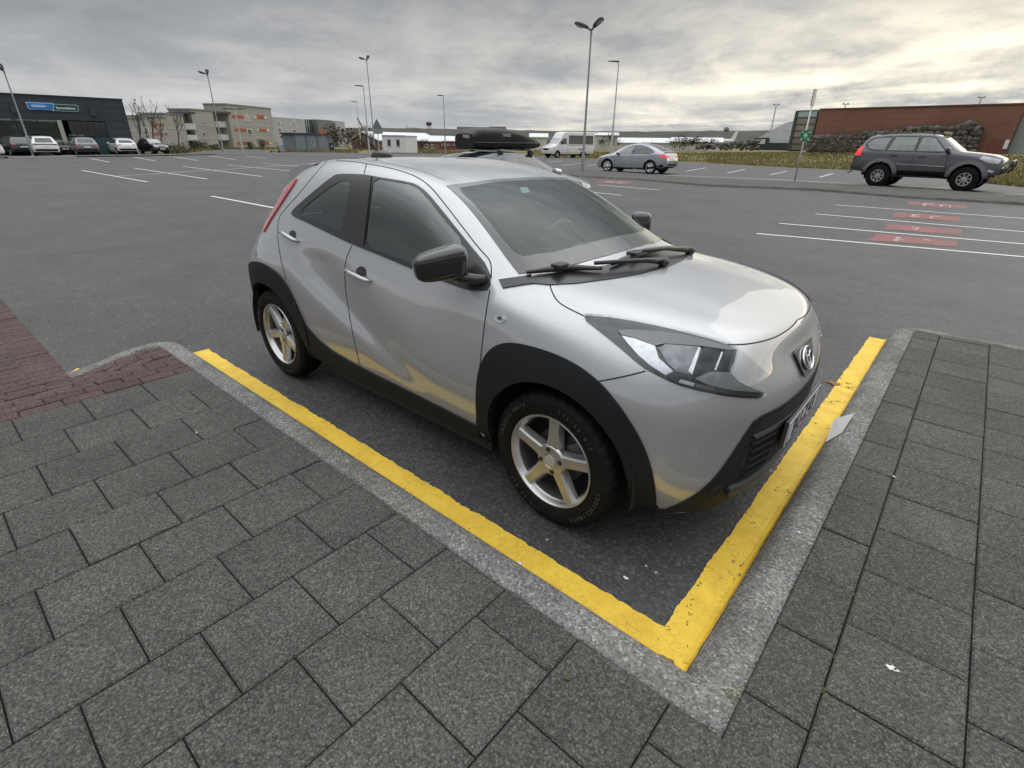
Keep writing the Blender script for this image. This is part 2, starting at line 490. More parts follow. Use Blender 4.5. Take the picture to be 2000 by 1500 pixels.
def red_pavement():
    V, F = [], []
    pitch = 0.104; x1 = -3.902; k = 0
    while x1 > -15:
        x0 = x1 - pitch
        ymax = KY if x1 > -4.60 else 0.475
        if x1 > -4.75: y = ymax - (0.0 if k % 2 else 0.105) - 0.21 * 18; L = 0.21
        else: y = ymax - 0.21 * 18; L = 0.21
        if x1 > -4.75: y += random.uniform(-0.03, 0.03)
        while y < ymax - 0.02:
            y1 = y + L
            if ymax - y1 < 0.05: y1 = ymax
            paver(V, F, [(x0, y), (x1, y), (x1, y1), (x0, y1)], red_z, 0.0025, 0.007, 0.0022)
            y = y1
        x1 = x0; k += 1
    tag(mesh_obj('brick_path', V, F, M_BRICK), kind='structure')
red_pavement()
# bedding under the blocks (what shows in the joints)
sheet('paving_bed', [(-3.9, -4.0), (4.45, -4.0), (4.45, 5.75), (KX + 0.003, 5.75), (KX + 0.003, KY - 0.003), (-3.9, KY - 0.003)], M_JOINT, KTOP - 0.014, 100)
sheet('brick_bed', [(-15, -3.3), (-3.9, -3.3), (-3.9, KY - 0.003), (-4.62, KY - 0.003), (-4.62, 0.47), (-15, 0.47)], M_JOINT, -0.012, 0.35, red_z)

# ------------------------------------------------------------------ kerb with rounded face
def make_concrete(name, base=(0.205, 0.20, 0.19)):
    t = NT(name)
    v = t.voro(130, out='Color'); sp = t.n.new('ShaderNodeSeparateColor'); t.l.new(v, sp.inputs[0])
    c = t.mix(1.0, base, t.ramp(sp.outputs[0], [(0, 0.5), (0.5, 0.95), (0.9, 1.3), (1, 2.1)]), 'MULTIPLY')
    c = t.mix(1.0, c, t.ramp(t.noise(3.0, 6, 0.7, 0.5), [(0.3, 0.62), (0.7, 1.25)]), 'MULTIPLY')
    c = t.mix(t.math('MULTIPLY', t.ramp(t.noise(1.3, 5, 0.7), [(0.45, 0.0), (0.7, 0.5)]), 1.0), c, (0.075, 0.068, 0.052))
    t.set(Base_Color=c, Roughness=0.88); t.b.inputs['Specular IOR Level'].default_value = 0.3
    t.bump(t.math('ADD', t.math('MULTIPLY', t.voro(130), -0.9), t.noise(60, 4, 0.7)), 0.6, 0.006); return t.m
M_KERB = make_concrete('kerb_concrete')
def offset_path(P, d):
    """offset a polyline to its left by d, mitred"""
    o = []
    for i in range(len(P)):
        e1 = (Vector(P[i]) - Vector(P[i - 1])).normalized() if i else None
        e2 = (Vector(P[i + 1]) - Vector(P[i])).normalized() if i < len(P) - 1 else None
        n1 = Vector((-e1.y, e1.x)) if e1 else None; n2 = Vector((-e2.y, e2.x)) if e2 else None
        n1 = n1 or n2; n2 = n2 or n1
        o.append(Vector(P[i]) + (n1 + n2) * (d / (1 + n1.dot(n2))))
    return o
def arc(c, r, a0, a1, n=7):
    return [(c[0] + r * math.cos(RAD(a0 + (a1 - a0) * k / (n - 1))), c[1] + r * math.sin(RAD(a0 + (a1 - a0) * k / (n - 1)))) for k in range(n)]
def dens(P, step=0.12):
    o = [P[0]]
    for a, b in zip(P, P[1:]):
        L = math.hypot(b[0] - a[0], b[1] - a[1]); k = max(1, int(round(L / step)))
        o += [(a[0] + (b[0] - a[0]) * q / k, a[1] + (b[1] - a[1]) * q / k) for q in range(1, k + 1)]
    return o
KPATH = dens([(-4.62, 0.42)] + arc((-4.57, 1.008), 0.05, 180, 90, 5) + [(KX, KY)] + arc((KX + 0.06, 5.69), 0.06, 180, 90, 5) + [(7.0, 5.75)])
KPROF = [(-0.0, 0.098), (0.03, 0.100), (0.085, 0.099), (0.105, 0.095), (0.125, 0.085), (0.145, 0.066), (0.160, 0.044), (0.172, 0.020), (0.180, -0.02)]
def kerb_scale(i, P):
    x, y = P[i]
    return sstep(0.40, 0.98, y) if x < -4.55 and y < 1.0 else 1.0
def sweep(name, path, prof, mat, scale=None, i0=0, i1=None, jit=0.0, smooth=True, dz=0.0, clampc=None):
    offs = [offset_path(path, d) for d, _ in prof]
    V, F = [], []
    i1 = len(path) if i1 is None else i1
    for i in range(i0, i1):
        s = scale(i, path) if scale else 1.0
        for k, (d, z) in enumerate(prof):
            p = offs[k][i].copy()
            if clampc: clampc(p, i, d)
            zz = z * s if z > 0 else z
            V.append((p.x + random.gauss(0, jit), p.y + random.gauss(0, jit), zz + dz))
    n = len(prof)
    for i in range(i1 - i0 - 1):
        for k in range(n - 1):
            F.append((i * n + k, i * n + k + 1, (i + 1) * n + k + 1, (i + 1) * n + k))
    o = mesh_obj(name, V, F, mat, smooth=smooth)
    o.data.flip_normals()
    return o
_ic = min(range(len(KPATH)), key=lambda i: abs(KPATH[i][0] - KX) + abs(KPATH[i][1] - KY))
def corner_clamp(p, i, d, ic):
    """the two arms meet at a mitre instead of folding over each other"""
    if i < ic and p.x > KX - d and p.y > 0.9: p.x = KX - d
    if i > ic and p.y < KY + d: p.y = KY + d
tag(sweep('kerb', KPATH, [(-0.001, -0.02)] + KPROF, M_KERB, kerb_scale, clampc=lambda p, i, d: corner_clamp(p, i, d, _ic)), kind='structure')
# worn yellow line on the road and the foot of the kerb
def make_yellow():
    t = NT('worn_yellow_paint')
    c = t.ramp(t.noise(7.0, 5, 0.65, 0.5), [(0.3, (0.62, 0.40, 0.035)), (0.7, (0.80, 0.55, 0.055))])
    # thick paint cracked across the line, chipped, worn
    e = t.voro(26.0, 'DISTANCE_TO_EDGE', vec=t.mapping((1, 1, 1)))
    w = t.noise(9.0, 6, 0.75, 1.2); w2 = t.noise(48.0, 4, 0.7, 0.8); w3 = t.noise(1.6, 4, 0.6)
    sx = t.n.new('ShaderNodeSeparateXYZ'); t.l.new(t.co(), sx.inputs[0])
    # the line across the front of the bay is worn more
    more = t.math('MULTIPLY', t.math('GREATER_THAN', sx.outputs[0], -0.47), 0.045)
    chip = t.math('ADD', t.math('MULTIPLY', w, 0.55), t.math('MULTIPLY', w2, 0.45))
    chip = t.math('ADD', chip, t.math('ADD', more, t.math('MULTIPLY', t.math('SUBTRACT', w3, 0.5), 0.14)))
    chipm = t.ramp(chip, [(0.625, 0.0), (0.65, 1.0)])
    crack = t.math('MULTIPLY', t.ramp(e, [(0.0, 1.0), (0.03, 0.0)]), t.ramp(t.noise(5.0, 4, 0.6), [(0.44, 0.0), (0.60, 0.45)]))
    c = t.mix(crack, c, (0.12, 0.085, 0.02))
    c = t.mix(chipm, c, (0.035, 0.033, 0.03))
    t.set(Base_Color=c, Roughness=0.6)
    t.bump(t.math('SUBTRACT', w2, t.math('ADD', t.math('MULTIPLY', chipm, 0.9), t.math('MULTIPLY', crack, 0.5))), 0.5, 0.006)
    return t.m
M_YELLOW = make_yellow()
def yellow():
    P = [p for p in KPATH]
    ic = min(range(len(P)), key=lambda i: abs(P[i][0] - KX) + abs(P[i][1] - KY))
    fine = dens([(-4.52, KY), (KX, KY), (KX, 5.58)], 0.016)
    prof = [(0.167, 0.030), (0.171, 0.023), (0.176, 0.014), (0.181, 0.006), (0.20, 0.0045), (0.24, 0.0045), (0.28, 0.0045), (0.308, 0.004)]
    offs = [offset_path(fine, d) for d, _ in prof]
    V, F = [], []; n = len(prof)
    fic = min(range(len(fine)), key=lambda i: abs(fine[i][0] - KX) + abs(fine[i][1] - KY))
    e0 = e1 = 0
    for i in range(len(fine)):
        e0 = 0.7 * e0 + random.gauss(0, 0.0012); e1 = 0.6 * e1 + random.gauss(0, 0.0026)
        for k, (d, z) in enumerate(prof):
            p = offs[k][i].copy(); corner_clamp(p, i, d, fic)
            q = Vector(fine[i]); dirv = (p - q).normalized()
            w = e0 if k == 0 else (e1 if k == n - 1 else 0)
            if k == 0: V.append((p.x + dirv.x * abs(w), p.y + dirv.y * abs(w), z + 0.003 - 1.2 * abs(w)))
            else: V.append((p.x + dirv.x * w, p.y + dirv.y * w, z + (0.003 if k < 4 else 0)))
    for i in range(len(fine) - 1):
        for k in range(n - 1): F.append((i * n + k, (i + 1) * n + k, (i + 1) * n + k + 1, i * n + k + 1))
    o = mesh_obj('yellow_kerb_line', V, F, M_YELLOW); tag(o, kind='structure')
    b = [at(139, 727, 0.008), at(150, 719, 0.008), at(163, 721, 0.008), at(156, 727, 0.010), at(147, 731, 0.01)]
    tag(mesh_obj('yellow_paint_remnant', b, [(0, 1, 2, 3, 4)], M_YELLOW), kind='structure')
yellow()
# ------------------------------------------------------------------ the silver hatchback
CX0, CY0 = -1.105, 2.40             # front axle on the ground, car axes are the world axes
CAMC = Vector((-CX0, -CY0, CAM_H))  # camera in car coordinates
WB = 2.43
def nspline(t, P, tt):
    """natural cubic spline through P (n,d) at parameters t, evaluated at tt"""
    n = len(t); h = np.diff(t); A = np.zeros((n, n)); B = np.zeros((n, P.shape[1]))
    A[0, 0] = A[-1, -1] = 1
    for i in range(1, n - 1):
        A[i, i - 1] = h[i - 1]; A[i, i] = 2 * (h[i - 1] + h[i]); A[i, i + 1] = h[i]
        B[i] = 6 * ((P[i + 1] - P[i]) / h[i] - (P[i] - P[i - 1]) / h[i - 1])
    M = np.linalg.solve(A, B)
    k = np.clip(np.searchsorted(t, tt) - 1, 0, n - 2)
    a = ((t[k + 1] - tt) / h[k])[:, None]; b = ((tt - t[k]) / h[k])[:, None]; hk = h[k][:, None]
    return a * P[k] + b * P[k + 1] + ((a ** 3 - a) * M[k] + (b ** 3 - b) * M[k + 1]) * hk * hk / 6
def smooth_rows(P, lam):
    """penalised smoothing of control rows along axis 0 (ends stay)"""
    n = P.shape[0]; D = np.zeros((n - 2, n))
    for i in range(n - 2): D[i, i:i + 3] = (1, -2, 1)
    A = np.eye(n) + lam * D.T @ D
    return np.linalg.solve(A, P.reshape(n, -1)).reshape(P.shape)
# columns from the middle of the nose round the side to the middle of the tail; rows from sill to roof centre
# each (x, half width, z): bottom, low, mid, shoulder, crest/belt, hood edge/pillar/rail, inner, centre
CAR = [
 [(.680,0,.20),(.735,0,.36),(.752,0,.54),(.748,0,.69),(.694,0,.820),(.662,0,.916),(.600,0,.945),(.500,0,.975)],
 [(.672,.22,.20),(.725,.22,.36),(.742,.22,.54),(.740,.22,.69),(.684,.22,.822),(.648,.20,.918),(.575,.15,.952),(.430,0,.993)],
 [(.640,.42,.20),(.690,.43,.36),(.700,.43,.55),(.705,.43,.70),(.655,.42,.835),(.608,.385,.922),(.520,.27,.965),(.340,0,1.012)],
 [(.560,.60,.20),(.610,.615,.36),(.620,.62,.56),(.620,.62,.71),(.585,.605,.850),(.520,.52,.940),(.430,.34,.985),(.240,0,1.030)],
 [(.445,.73,.21),(.500,.755,.36),(.505,.768,.56),(.492,.762,.735),(.445,.715,.882),(.370,.595,.968),(.290,.37,1.008),(.130,0,1.048)],
 [(.300,.795,.24),(.345,.838,.36),(.345,.850,.57),(.320,.838,.76),(.270,.765,.912),(.205,.632,.992),(.150,.38,1.032),(.020,0,1.064)],
 [(.100,.815,.24),(.120,.862,.36),(.120,.872,.58),(.100,.858,.78),(.060,.785,.942),(.010,.652,1.014),(-.025,.38,1.052),(-.080,0,1.080)],
 [(-.150,.820,.24),(-.150,.850,.36),(-.150,.874,.58),(-.160,.860,.80),(-.170,.795,.966),(-.190,.668,1.030),(-.170,.40,1.066),(-.150,0,1.090)],
 [(-.400,.805,.24),(-.400,.842,.36),(-.400,.872,.58),(-.400,.852,.81),(-.400,.800,.985),(-.345,.690,1.046),(-.260,.42,1.088),(-.215,0,1.112)],
 [(-.650,.800,.24),(-.650,.836,.36),(-.650,.868,.58),(-.650,.842,.81),(-.640,.790,.997),(-.590,.668,1.172),(-.530,.42,1.225),(-.500,0,1.245)],
 [(-.950,.798,.24),(-.950,.833,.36),(-.950,.866,.58),(-.950,.836,.82),(-.940,.780,1.012),(-.900,.598,1.368),(-.900,.38,1.402),(-.900,0,1.414)],
 [(-1.250,.798,.24),(-1.250,.832,.36),(-1.250,.865,.58),(-1.250,.832,.83),(-1.240,.773,1.034),(-1.220,.572,1.432),(-1.220,.36,1.452),(-1.220,0,1.460)],
 [(-1.600,.800,.24),(-1.600,.833,.36),(-1.600,.865,.59),(-1.600,.832,.84),(-1.600,.766,1.075),(-1.610,.562,1.468),(-1.610,.35,1.482),(-1.610,0,1.488)],
 [(-2.000,.815,.25),(-2.000,.842,.37),(-2.000,.868,.60),(-2.000,.848,.86),(-2.000,.760,1.132),(-2.000,.556,1.468),(-2.000,.34,1.486),(-2.000,0,1.493)],
 [(-2.350,.815,.26),(-2.350,.866,.38),(-2.360,.876,.62),(-2.360,.862,.85),(-2.320,.745,1.170),(-2.270,.540,1.428),(-2.300,.33,1.466),(-2.310,0,1.478)],
 [(-2.640,.785,.27),(-2.660,.842,.38),(-2.660,.866,.62),(-2.640,.850,.83),(-2.560,.712,1.120),(-2.455,.505,1.370),(-2.520,.32,1.410),(-2.550,0,1.424)],
 [(-2.800,.690,.27),(-2.830,.750,.38),(-2.850,.785,.60),(-2.820,.772,.80),(-2.720,.650,1.020),(-2.640,.490,1.245),(-2.650,.30,1.300),(-2.660,0,1.320)],
 [(-2.880,.43,.27),(-2.920,.48,.38),(-2.950,.50,.60),(-2.920,.49,.78),(-2.840,.44,.98),(-2.760,.38,1.150),(-2.740,.24,1.210),(-2.735,0,1.240)],
 [(-2.900,0,.27),(-2.940,0,.38),(-2.970,0,.60),(-2.945,0,.77),(-2.870,0,.95),(-2.820,0,1.060),(-2.790,0,1.130),(-2.770,0,1.180)],
]
def car_grid(nu=400, nv=160):
    P = np.array(CAR, float); P[:, :, 1] *= -1
    P[1:-1] = smooth_rows(P, 0.25)[1:-1]
    mir = lambda a: a * np.array([1, -1, 1])
    E = np.concatenate([mir(P[2:0:-1]), P, mir(P[-2:-4:-1])], 0)     # closed over the middle line
    d = np.sqrt(((np.diff(E[:, 2:5], axis=0)) ** 2).sum(-1)).mean(1)
    t = np.concatenate([[0], np.cumsum(np.sqrt(d))])
    a, b = t[2], t[2 + len(P) - 1]
    tt = np.linspace(a, b, nu)
    G = nspline(t, E.reshape(len(E), -1), tt).reshape(nu, P.shape[1], 3)
    # across: rows plus the mirror image of the next-to-top ones
    out = np.zeros((nu, nv, 3))
    for i in range(nu):
        R = G[i]; X = np.concatenate([R, mir(R[-2:-4:-1])], 0)
        s = np.sqrt(((np.diff(X, axis=0)) ** 2).sum(1)); s = np.concatenate([[0], np.cumsum(np.maximum(s, 1e-4) ** 0.75)])
        n = len(R)
        # centripetal tangents, softened where the section turns hard (belt, rail)
        T = np.zeros_like(X)
        for k in range(1, len(X) - 1):
            h0, h1 = s[k] - s[k - 1], s[k + 1] - s[k]
            T[k] = ((X[k] - X[k - 1]) / h0 * h1 + (X[k + 1] - X[k]) / h1 * h0) / (h0 + h1)
        T[0] = (X[1] - X[0]) / (s[1] - s[0])
        vv = np.linspace(0, s[n - 1], nv)
        k = np.clip(np.searchsorted(s, vv) - 1, 0, n - 2)
        h = (s[k + 1] - s[k])[:, None]; u = ((vv - s[k]) / h[:, 0])[:, None]
        out[i] = (2 * u ** 3 - 3 * u ** 2 + 1) * X[k] + (u ** 3 - 2 * u ** 2 + u) * h * T[k] + (-2 * u ** 3 + 3 * u ** 2) * X[k + 1] + (u ** 3 - u ** 2) * h * T[k + 1]
    for _ in range(10):                                             # relax across and along
        o2 = out.copy(); o2[:, 1:-1] = out[:, 1:-1] * 0.5 + 0.25 * (out[:, :-2] + out[:, 2:]); out = o2
    for _ in range(12):
        o2 = out.copy(); o2[1:-1] = out[1:-1] * 0.5 + 0.25 * (out[:-2] + out[2:]); out = o2
    out[0, :, 1] = 0; out[-1, :, 1] = 0; out[:, -1, 1] = 0
    # pressed shapes of the doors: a slanting hollow over a flared lower panel
    x, y, z = out[..., 0], out[..., 1], out[..., 2]
    sm = lambda a, b, q: (lambda w: w * w * (3 - 2 * w))(np.clip((q - a) / (b - a), 0, 1))
    A = np.array([-2.06, .945]); B = np.array([-.86, .43]); dd = (B - A) / np.linalg.norm(B - A); nn = np.array([-dd[1], dd[0]])
    al = (x - A[0]) * dd[0] + (z - A[1]) * dd[1]; L = np.linalg.norm(B - A)
    ds = (x - A[0]) * nn[0] + (z - A[1]) * nn[1]
    prof = np.where(ds > 0, np.exp(-(ds / .17) ** 2), np.exp(-(ds / .075) ** 2))
    wgt = sm(-.12, .35, al) * (1 - sm(L - .45, L + .12, al)) * (y < -.5) * sm(1.06, .93, z)
    out[..., 1] += .032 * prof * wgt
    # rear haunch and front wing stand out a little, hollow in front of the haunch
    h1 = np.exp(-(((x + 2.42) / .34) ** 2 + ((z - .84) / .15) ** 2)) * (y < -.4); out[..., 1] -= .012 * h1
    return out
GRID = car_grid()
def grid_faces(nu, nv):
    i, j = np.meshgrid(np.arange(nu - 1), np.arange(nv - 1), indexing='ij'); a = (i * nv + j).ravel()
    return np.stack([a, a + nv, a + nv + 1, a + 1], 1)
NU, NV = GRID.shape[:2]
_fr = grid_faces(NU, NV)
_VR = GRID.reshape(-1, 3); _VL = _VR * np.array([1, -1, 1])
ALLV = np.concatenate([_VR, _VL]); ALLF = np.concatenate([_fr, (_fr + len(_VR))[:, ::-1]])
BVH = BVHTree.FromPolygons([tuple(v) for v in ALLV], [tuple(int(q) for q in f) for f in ALLF])
# --- rays on to the body
def hit_px(u, v):
    d = Vector(ray(u, v)).normalized(); p, n, i, _ = BVH.ray_cast(CAMC, d)
    if p is None: return None, None
    return p, (n if n.dot(d) < 0 else -n)
def hit_dir(p, d):
    d = Vector(d); q, n, i, _ = BVH.ray_cast(Vector(p) - d * 5, d)
    if q is None: return None, None
    return q, (n if n.dot(d) < 0 else -n)
def smooth_n(p, n):
    """body normal averaged over a few nearby faces"""
    s = Vector(n)
    for q, m, i, dd in BVH.find_nearest_range(p, 0.02)[:12]:
        s += m if m.dot(n) > 0 else -m
    return s.normalized()
class Drape:
    """a way of laying flat outlines on the body: from the camera (picture points) or along an axis"""
    def __init__(s, mode): s.mode = mode
    def cast(s, a, b):
        if s.mode == 'px': return hit_px(a, b)
        if s.mode == 'side': return hit_dir((a, 0, b), (0, 1, 0))
        if s.mode == 'top': return hit_dir((a, b, 1), (0, 0, -1))
        if s.mode == 'front': return hit_dir((0, a, b), (-1, 0, 0))
        if s.mode == 'rear': return hit_dir((0, a, b), (1, 0, 0))
DR = {m: Drape(m) for m in ('px', 'side', 'top', 'front', 'rear')}
def densify(P, n_min, closed=True):
    P = [Vector(p) for p in P]; o = []
    m = len(P); rng_ = range(m if closed else m - 1)
    for i in rng_:
        a, b = P[i], P[(i + 1) % m]; k = max(1, int(math.ceil((b - a).length / n_min)))
        o += [a + (b - a) * (q / k) for q in range(k)]
    if not closed: o.append(P[-1])
    return o
def chaikin(P, n=1, closed=True):
    for _ in range(n):
        P = [Vector(p) for p in P]; o = []; m = len(P)
        if not closed: o.append(P[0])
        for i in range(m if closed else m - 1):
            a, b = P[i], P[(i + 1) % m]; o += [a * .75 + b * .25, a * .25 + b * .75]
        if not closed: o.append(P[-1])
        P = o
    return P
def drape(name, outline, mode, mat, parent, off=0.003, thick=0.006, step=None, holes=(), mirror=False, round_=0, edge_off=None):
    """panel lying on the body inside an outline; holes are outlines too"""
    D = DR[mode]; step = step or (9.0 if mode == 'px' else 0.03)
    out = densify(chaikin(outline, round_) if round_ else outline, step)
    hs = [densify(chaikin(h, round_) if round_ else h, step) for h in holes]
    pts = list(out); edges = [(i, (i + 1) % len(out)) for i in range(len(out))]
    faces_in = [list(range(len(out)))]
    for h in hs:
        b = len(pts); pts += h; edges += [(b + i, b + (i + 1) % len(h)) for i in range(len(h))]
    xs = [p[0] for p in out]; ys = [p[1] for p in out]
    OP = [(p[0], p[1]) for p in out]; HP = [[(p[0], p[1]) for p in h] for h in hs]
    y = min(ys) + step * .5; row = 0
    while y < max(ys):
        x = min(xs) + step * (.5 + .5 * (row % 2))
        while x < max(xs):
            if in_poly(x, y, OP) and not any(in_poly(x, y, h) for h in HP):
                if min((p[0] - x) ** 2 + (p[1] - y) ** 2 for p in pts[:len(out) + sum(map(len, hs))]) > (step * .45) ** 2: pts.append(Vector((x, y)))
            x += step
        y += step * .87; row += 1
    r = delaunay_2d_cdt([Vector((p[0], p[1])) for p in pts], edges, [], 0, 1e-7)
    V2 = r[0]; F = []
    for f in r[2]:
        c = sum((V2[i] for i in f), Vector((0, 0))) / len(f)
        if in_poly(c.x, c.y, OP) and not any(in_poly(c.x, c.y, h) for h in HP): F.append(list(f))
    P3, N3 = [], []
    for p in V2:
        q, n = D.cast(p.x, p.y)
        if q is None: P3.append(None); N3.append(None)
        else: P3.append(q); N3.append(smooth_n(q, n))
    F = [f for f in F if all(P3[i] is not None for i in f)]
    used = sorted({i for f in F for i in f}); mp = {i: k for k, i in enumerate(used)}
    V = [P3[i] + N3[i] * off for i in used]; F = [[mp[i] for i in f] for f in F]
    # orientation: outward
    for f in F:
        n = (V[f[1]] - V[f[0]]).cross(V[f[2]] - V[f[0]])
        if n.dot(N3[used[f[0]]]) < 0: f.reverse()
    # skirt
    cnt = {}
    for f in F:
        for a, b in zip(f, f[1:] + f[:1]): cnt[(a, b)] = cnt.get((a, b), 0) + 1
    VN = [N3[i] for i in used]
    for (a, b) in list(cnt):
        if (b, a) not in cnt:
            q = len(V); na, nb_ = VN[a], VN[b]; side = (V[b] - V[a]).cross(na).normalized()
            V += [V[b], V[a], V[a] - na * thick, V[b] - nb_ * thick]; VN += [side] * 4; F.append([q, q + 1, q + 2, q + 3])
    o = mesh_obj(name, V, F, mat, parent, smooth=True)
    o.data.normals_split_custom_set_from_vertices([tuple(v) for v in VN])
    if mirror: mirrored(o)
    return o
def mirrored(o, name=None):
    me = o.data.copy()
    n = len(me.vertices); co = np.zeros(n * 3); me.vertices.foreach_get('co', co); co = co.reshape(-1, 3); co[:, 1] *= -1
    nr = None
    if me.has_custom_normals:
        nr = np.zeros((n, 3)); cn = np.zeros(len(me.loops) * 3); me.corner_normals.foreach_get('vector', cn); li = np.zeros(len(me.loops), int); me.loops.foreach_get('vertex_index', li)
        nr[li] = cn.reshape(-1, 3); nr[:, 1] *= -1
    me.vertices.foreach_set('co', co.ravel())
    me.flip_normals(); me.update()
    if nr is not None: me.normals_split_custom_set_from_vertices([tuple(v) for v in nr])
    c = bpy.data.objects.new(name or o.name.split('.')[0], me); return link(c, o.parent)
def seam(name, lines, mat, parent, w=0.0054, off=0.0012, mirror=True, round_=2):
    """dark gaps between panels: narrow ribbons sunk along the lines. lines: [(mode, pts)]"""
    for mode, pts in lines:
        V, F = [], []
        P = densify(chaikin(pts, round_, False), 6.0 if mode == 'px' else 0.02, False)
        H = [DR[mode].cast(p[0], p[1]) for p in P]
        H = [(q, smooth_n(q, n)) for q, n in H if q is not None and not (mirror and q.y > 0.002)]
        prev = None
        for i, (q, n) in enumerate(H):
            t = (H[min(i + 1, len(H) - 1)][0] - H[max(i - 1, 0)][0]).normalized(); s = t.cross(n).normalized() * (w / 2)
            b = len(V); V += [q + s + n * off, q - s + n * off]
            if prev is not None and (q - H[i - 1][0]).length < 0.12: F.append((prev, prev + 1, b + 1, b))
            prev = b
        if not F: continue
        o = mesh_obj(name, V, F, mat, parent, smooth=True)
        if mirror: mirrored(o)

# --- paint and trim
def make_paint(name, col, flake=True, rough=0.32, metal=0.75, coat_ior=1.5):
    t = NT(name)
    f = t.noise(900, 2, 0.5); g = t.noise(1.8, 4, 0.6)
    c = t.ramp(f, [(0.3, tuple(k * .90 for k in col)), (0.7, tuple(min(1, k * 1.08) for k in col))])
    t.set(Base_Color=c, Metallic=metal, Roughness=t.ramp(g, [(0.3, rough * .9), (0.7, rough * 1.12)]), Coat_Weight=1.0, Coat_Roughness=0.035, Coat_IOR=coat_ior)
    # the inside of the shell is lined in grey cloth
    d = t.n.new('ShaderNodeBsdfDiffuse'); d.inputs[0].default_value = (.13, .133, .13, 1); bf = t.n.new('ShaderNodeNewGeometry').outputs['Backfacing']
    mx = t.n.new('ShaderNodeMixShader'); t.l.new(bf, mx.inputs[0]); t.l.new(t.b.outputs[0], mx.inputs[1]); t.l.new(d.outputs[0], mx.inputs[2]); t.l.new(mx.outputs[0], t.n['Material Output'].inputs[0])
    return t.m
M_SILVER = make_paint('silver_paint', (0.405, 0.412, 0.425), rough=0.44, metal=0.54, coat_ior=2.0)
def make_plastic(name, col, rough=0.62, bump=0.35):
    t = NT(name); n = t.noise(380, 3, 0.6); g = t.noise(5, 5, 0.65)
    t.set(Base_Color=t.ramp(g, [(0.3, tuple(k * .8 for k in col)), (0.7, tuple(k * 1.25 for k in col))]), Roughness=t.ramp(g, [(0.3, rough * .9), (0.7, rough * 1.1)]))
    t.b.inputs['Specular IOR Level'].default_value = 0.25
    t.bump(n, bump, 0.002); return t.m
M_CLAD = make_plastic('grained_black_plastic', (0.011, 0.012, 0.013))
M_DARK = mat_plain('dark_inside', (0.008, 0.008, 0.008), 0.8)
M_GLOSSK = mat_plain('gloss_black', (0.008, 0.008, 0.009), 0.12, coat=1.0, var=0.02)
M_SATINK = mat_plain('satin_black_trim', (0.016, 0.016, 0.017), 0.32, coat=0.3)
M_GAP = mat_plain('panel_gap', (0.012, 0.012, 0.013), 0.7)
M_FRIT = mat_plain('black_glass_edge', (0.020, 0.022, 0.022), 0.10, coat=1.0, var=0.02)
def make_glass(name, tint=(0.80, 0.88, 0.85), refl=0.16, rough=0.0, k=1.0):
    """thin window glass: tinted see-through sheet with a mirror coat"""
    t = NT(name); n = t.n; l = t.l
    n.remove(t.b); o = n['Material Output']
    tr = n.new('ShaderNodeBsdfTransparent'); tr.inputs[0].default_value = (*tint, 1)
    gl = n.new('ShaderNodeBsdfGlossy'); gl.inputs['Roughness'].default_value = rough; gl.inputs['Color'].default_value = (0.86, 0.94, 0.92, 1)
    fr = n.new('ShaderNodeFresnel'); fr.inputs[0].default_value = 1.52
    ad = n.new('ShaderNodeMath'); ad.operation = 'MULTIPLY_ADD'; ad.inputs[1].default_value = k; ad.inputs[2].default_value = refl; l.new(fr.outputs[0], ad.inputs[0])
    mx = n.new('ShaderNodeMixShader'); l.new(ad.outputs[0], mx.inputs[0]); l.new(tr.outputs[0], mx.inputs[1]); l.new(gl.outputs[0], mx.inputs[2])
    l.new(mx.outputs[0], o.inputs[0]); return t.m
M_GLASS_W = make_glass('windscreen_glass', (0.80, 0.88, 0.86), 0.015)
M_GLASS_S = make_glass('side_glass', (0.76, 0.84, 0.82), 0.13)
M_LENS = make_glass('lamp_lens', (0.94, 0.95, 0.96), 0.0, 0.0, 0.28)
M_CHROME = mat_plain('chrome', (0.75, 0.76, 0.77), 0.12, 1.0, var=0.03)
M_REFL = mat_plain('lamp_reflector', (0.55, 0.56, 0.57), 0.22, 0.9, var=0.15, scale=40)
M_RUBBER = None
def make_rubber():
    t = NT('tyre_rubber'); g = t.noise(9, 5, 0.65)
    t.set(Base_Color=t.ramp(g, [(0.3, (0.004, 0.004, 0.0042)), (0.7, (0.009, 0.009, 0.009))]), Roughness=0.68)
    t.b.inputs['Specular IOR Level'].default_value = 0.16
    t.bump(t.noise(160, 3, 0.6), 0.2, 0.002); return t.m
M_RUBBER = make_rubber()
M_ALLOY = mat_plain('alloy_wheel', (0.48, 0.48, 0.475), 0.30, 0.85, var=0.08, scale=14)
M_ALLOYD = mat_plain('brake_disc', (0.11, 0.105, 0.10), 0.5, 0.7, var=0.2, scale=30)

car = empty('parked_car', (CX0, CY0, 0), 0, 'silver small hatchback with black plastic wheel arches parked inside yellow kerb lines', 'car')

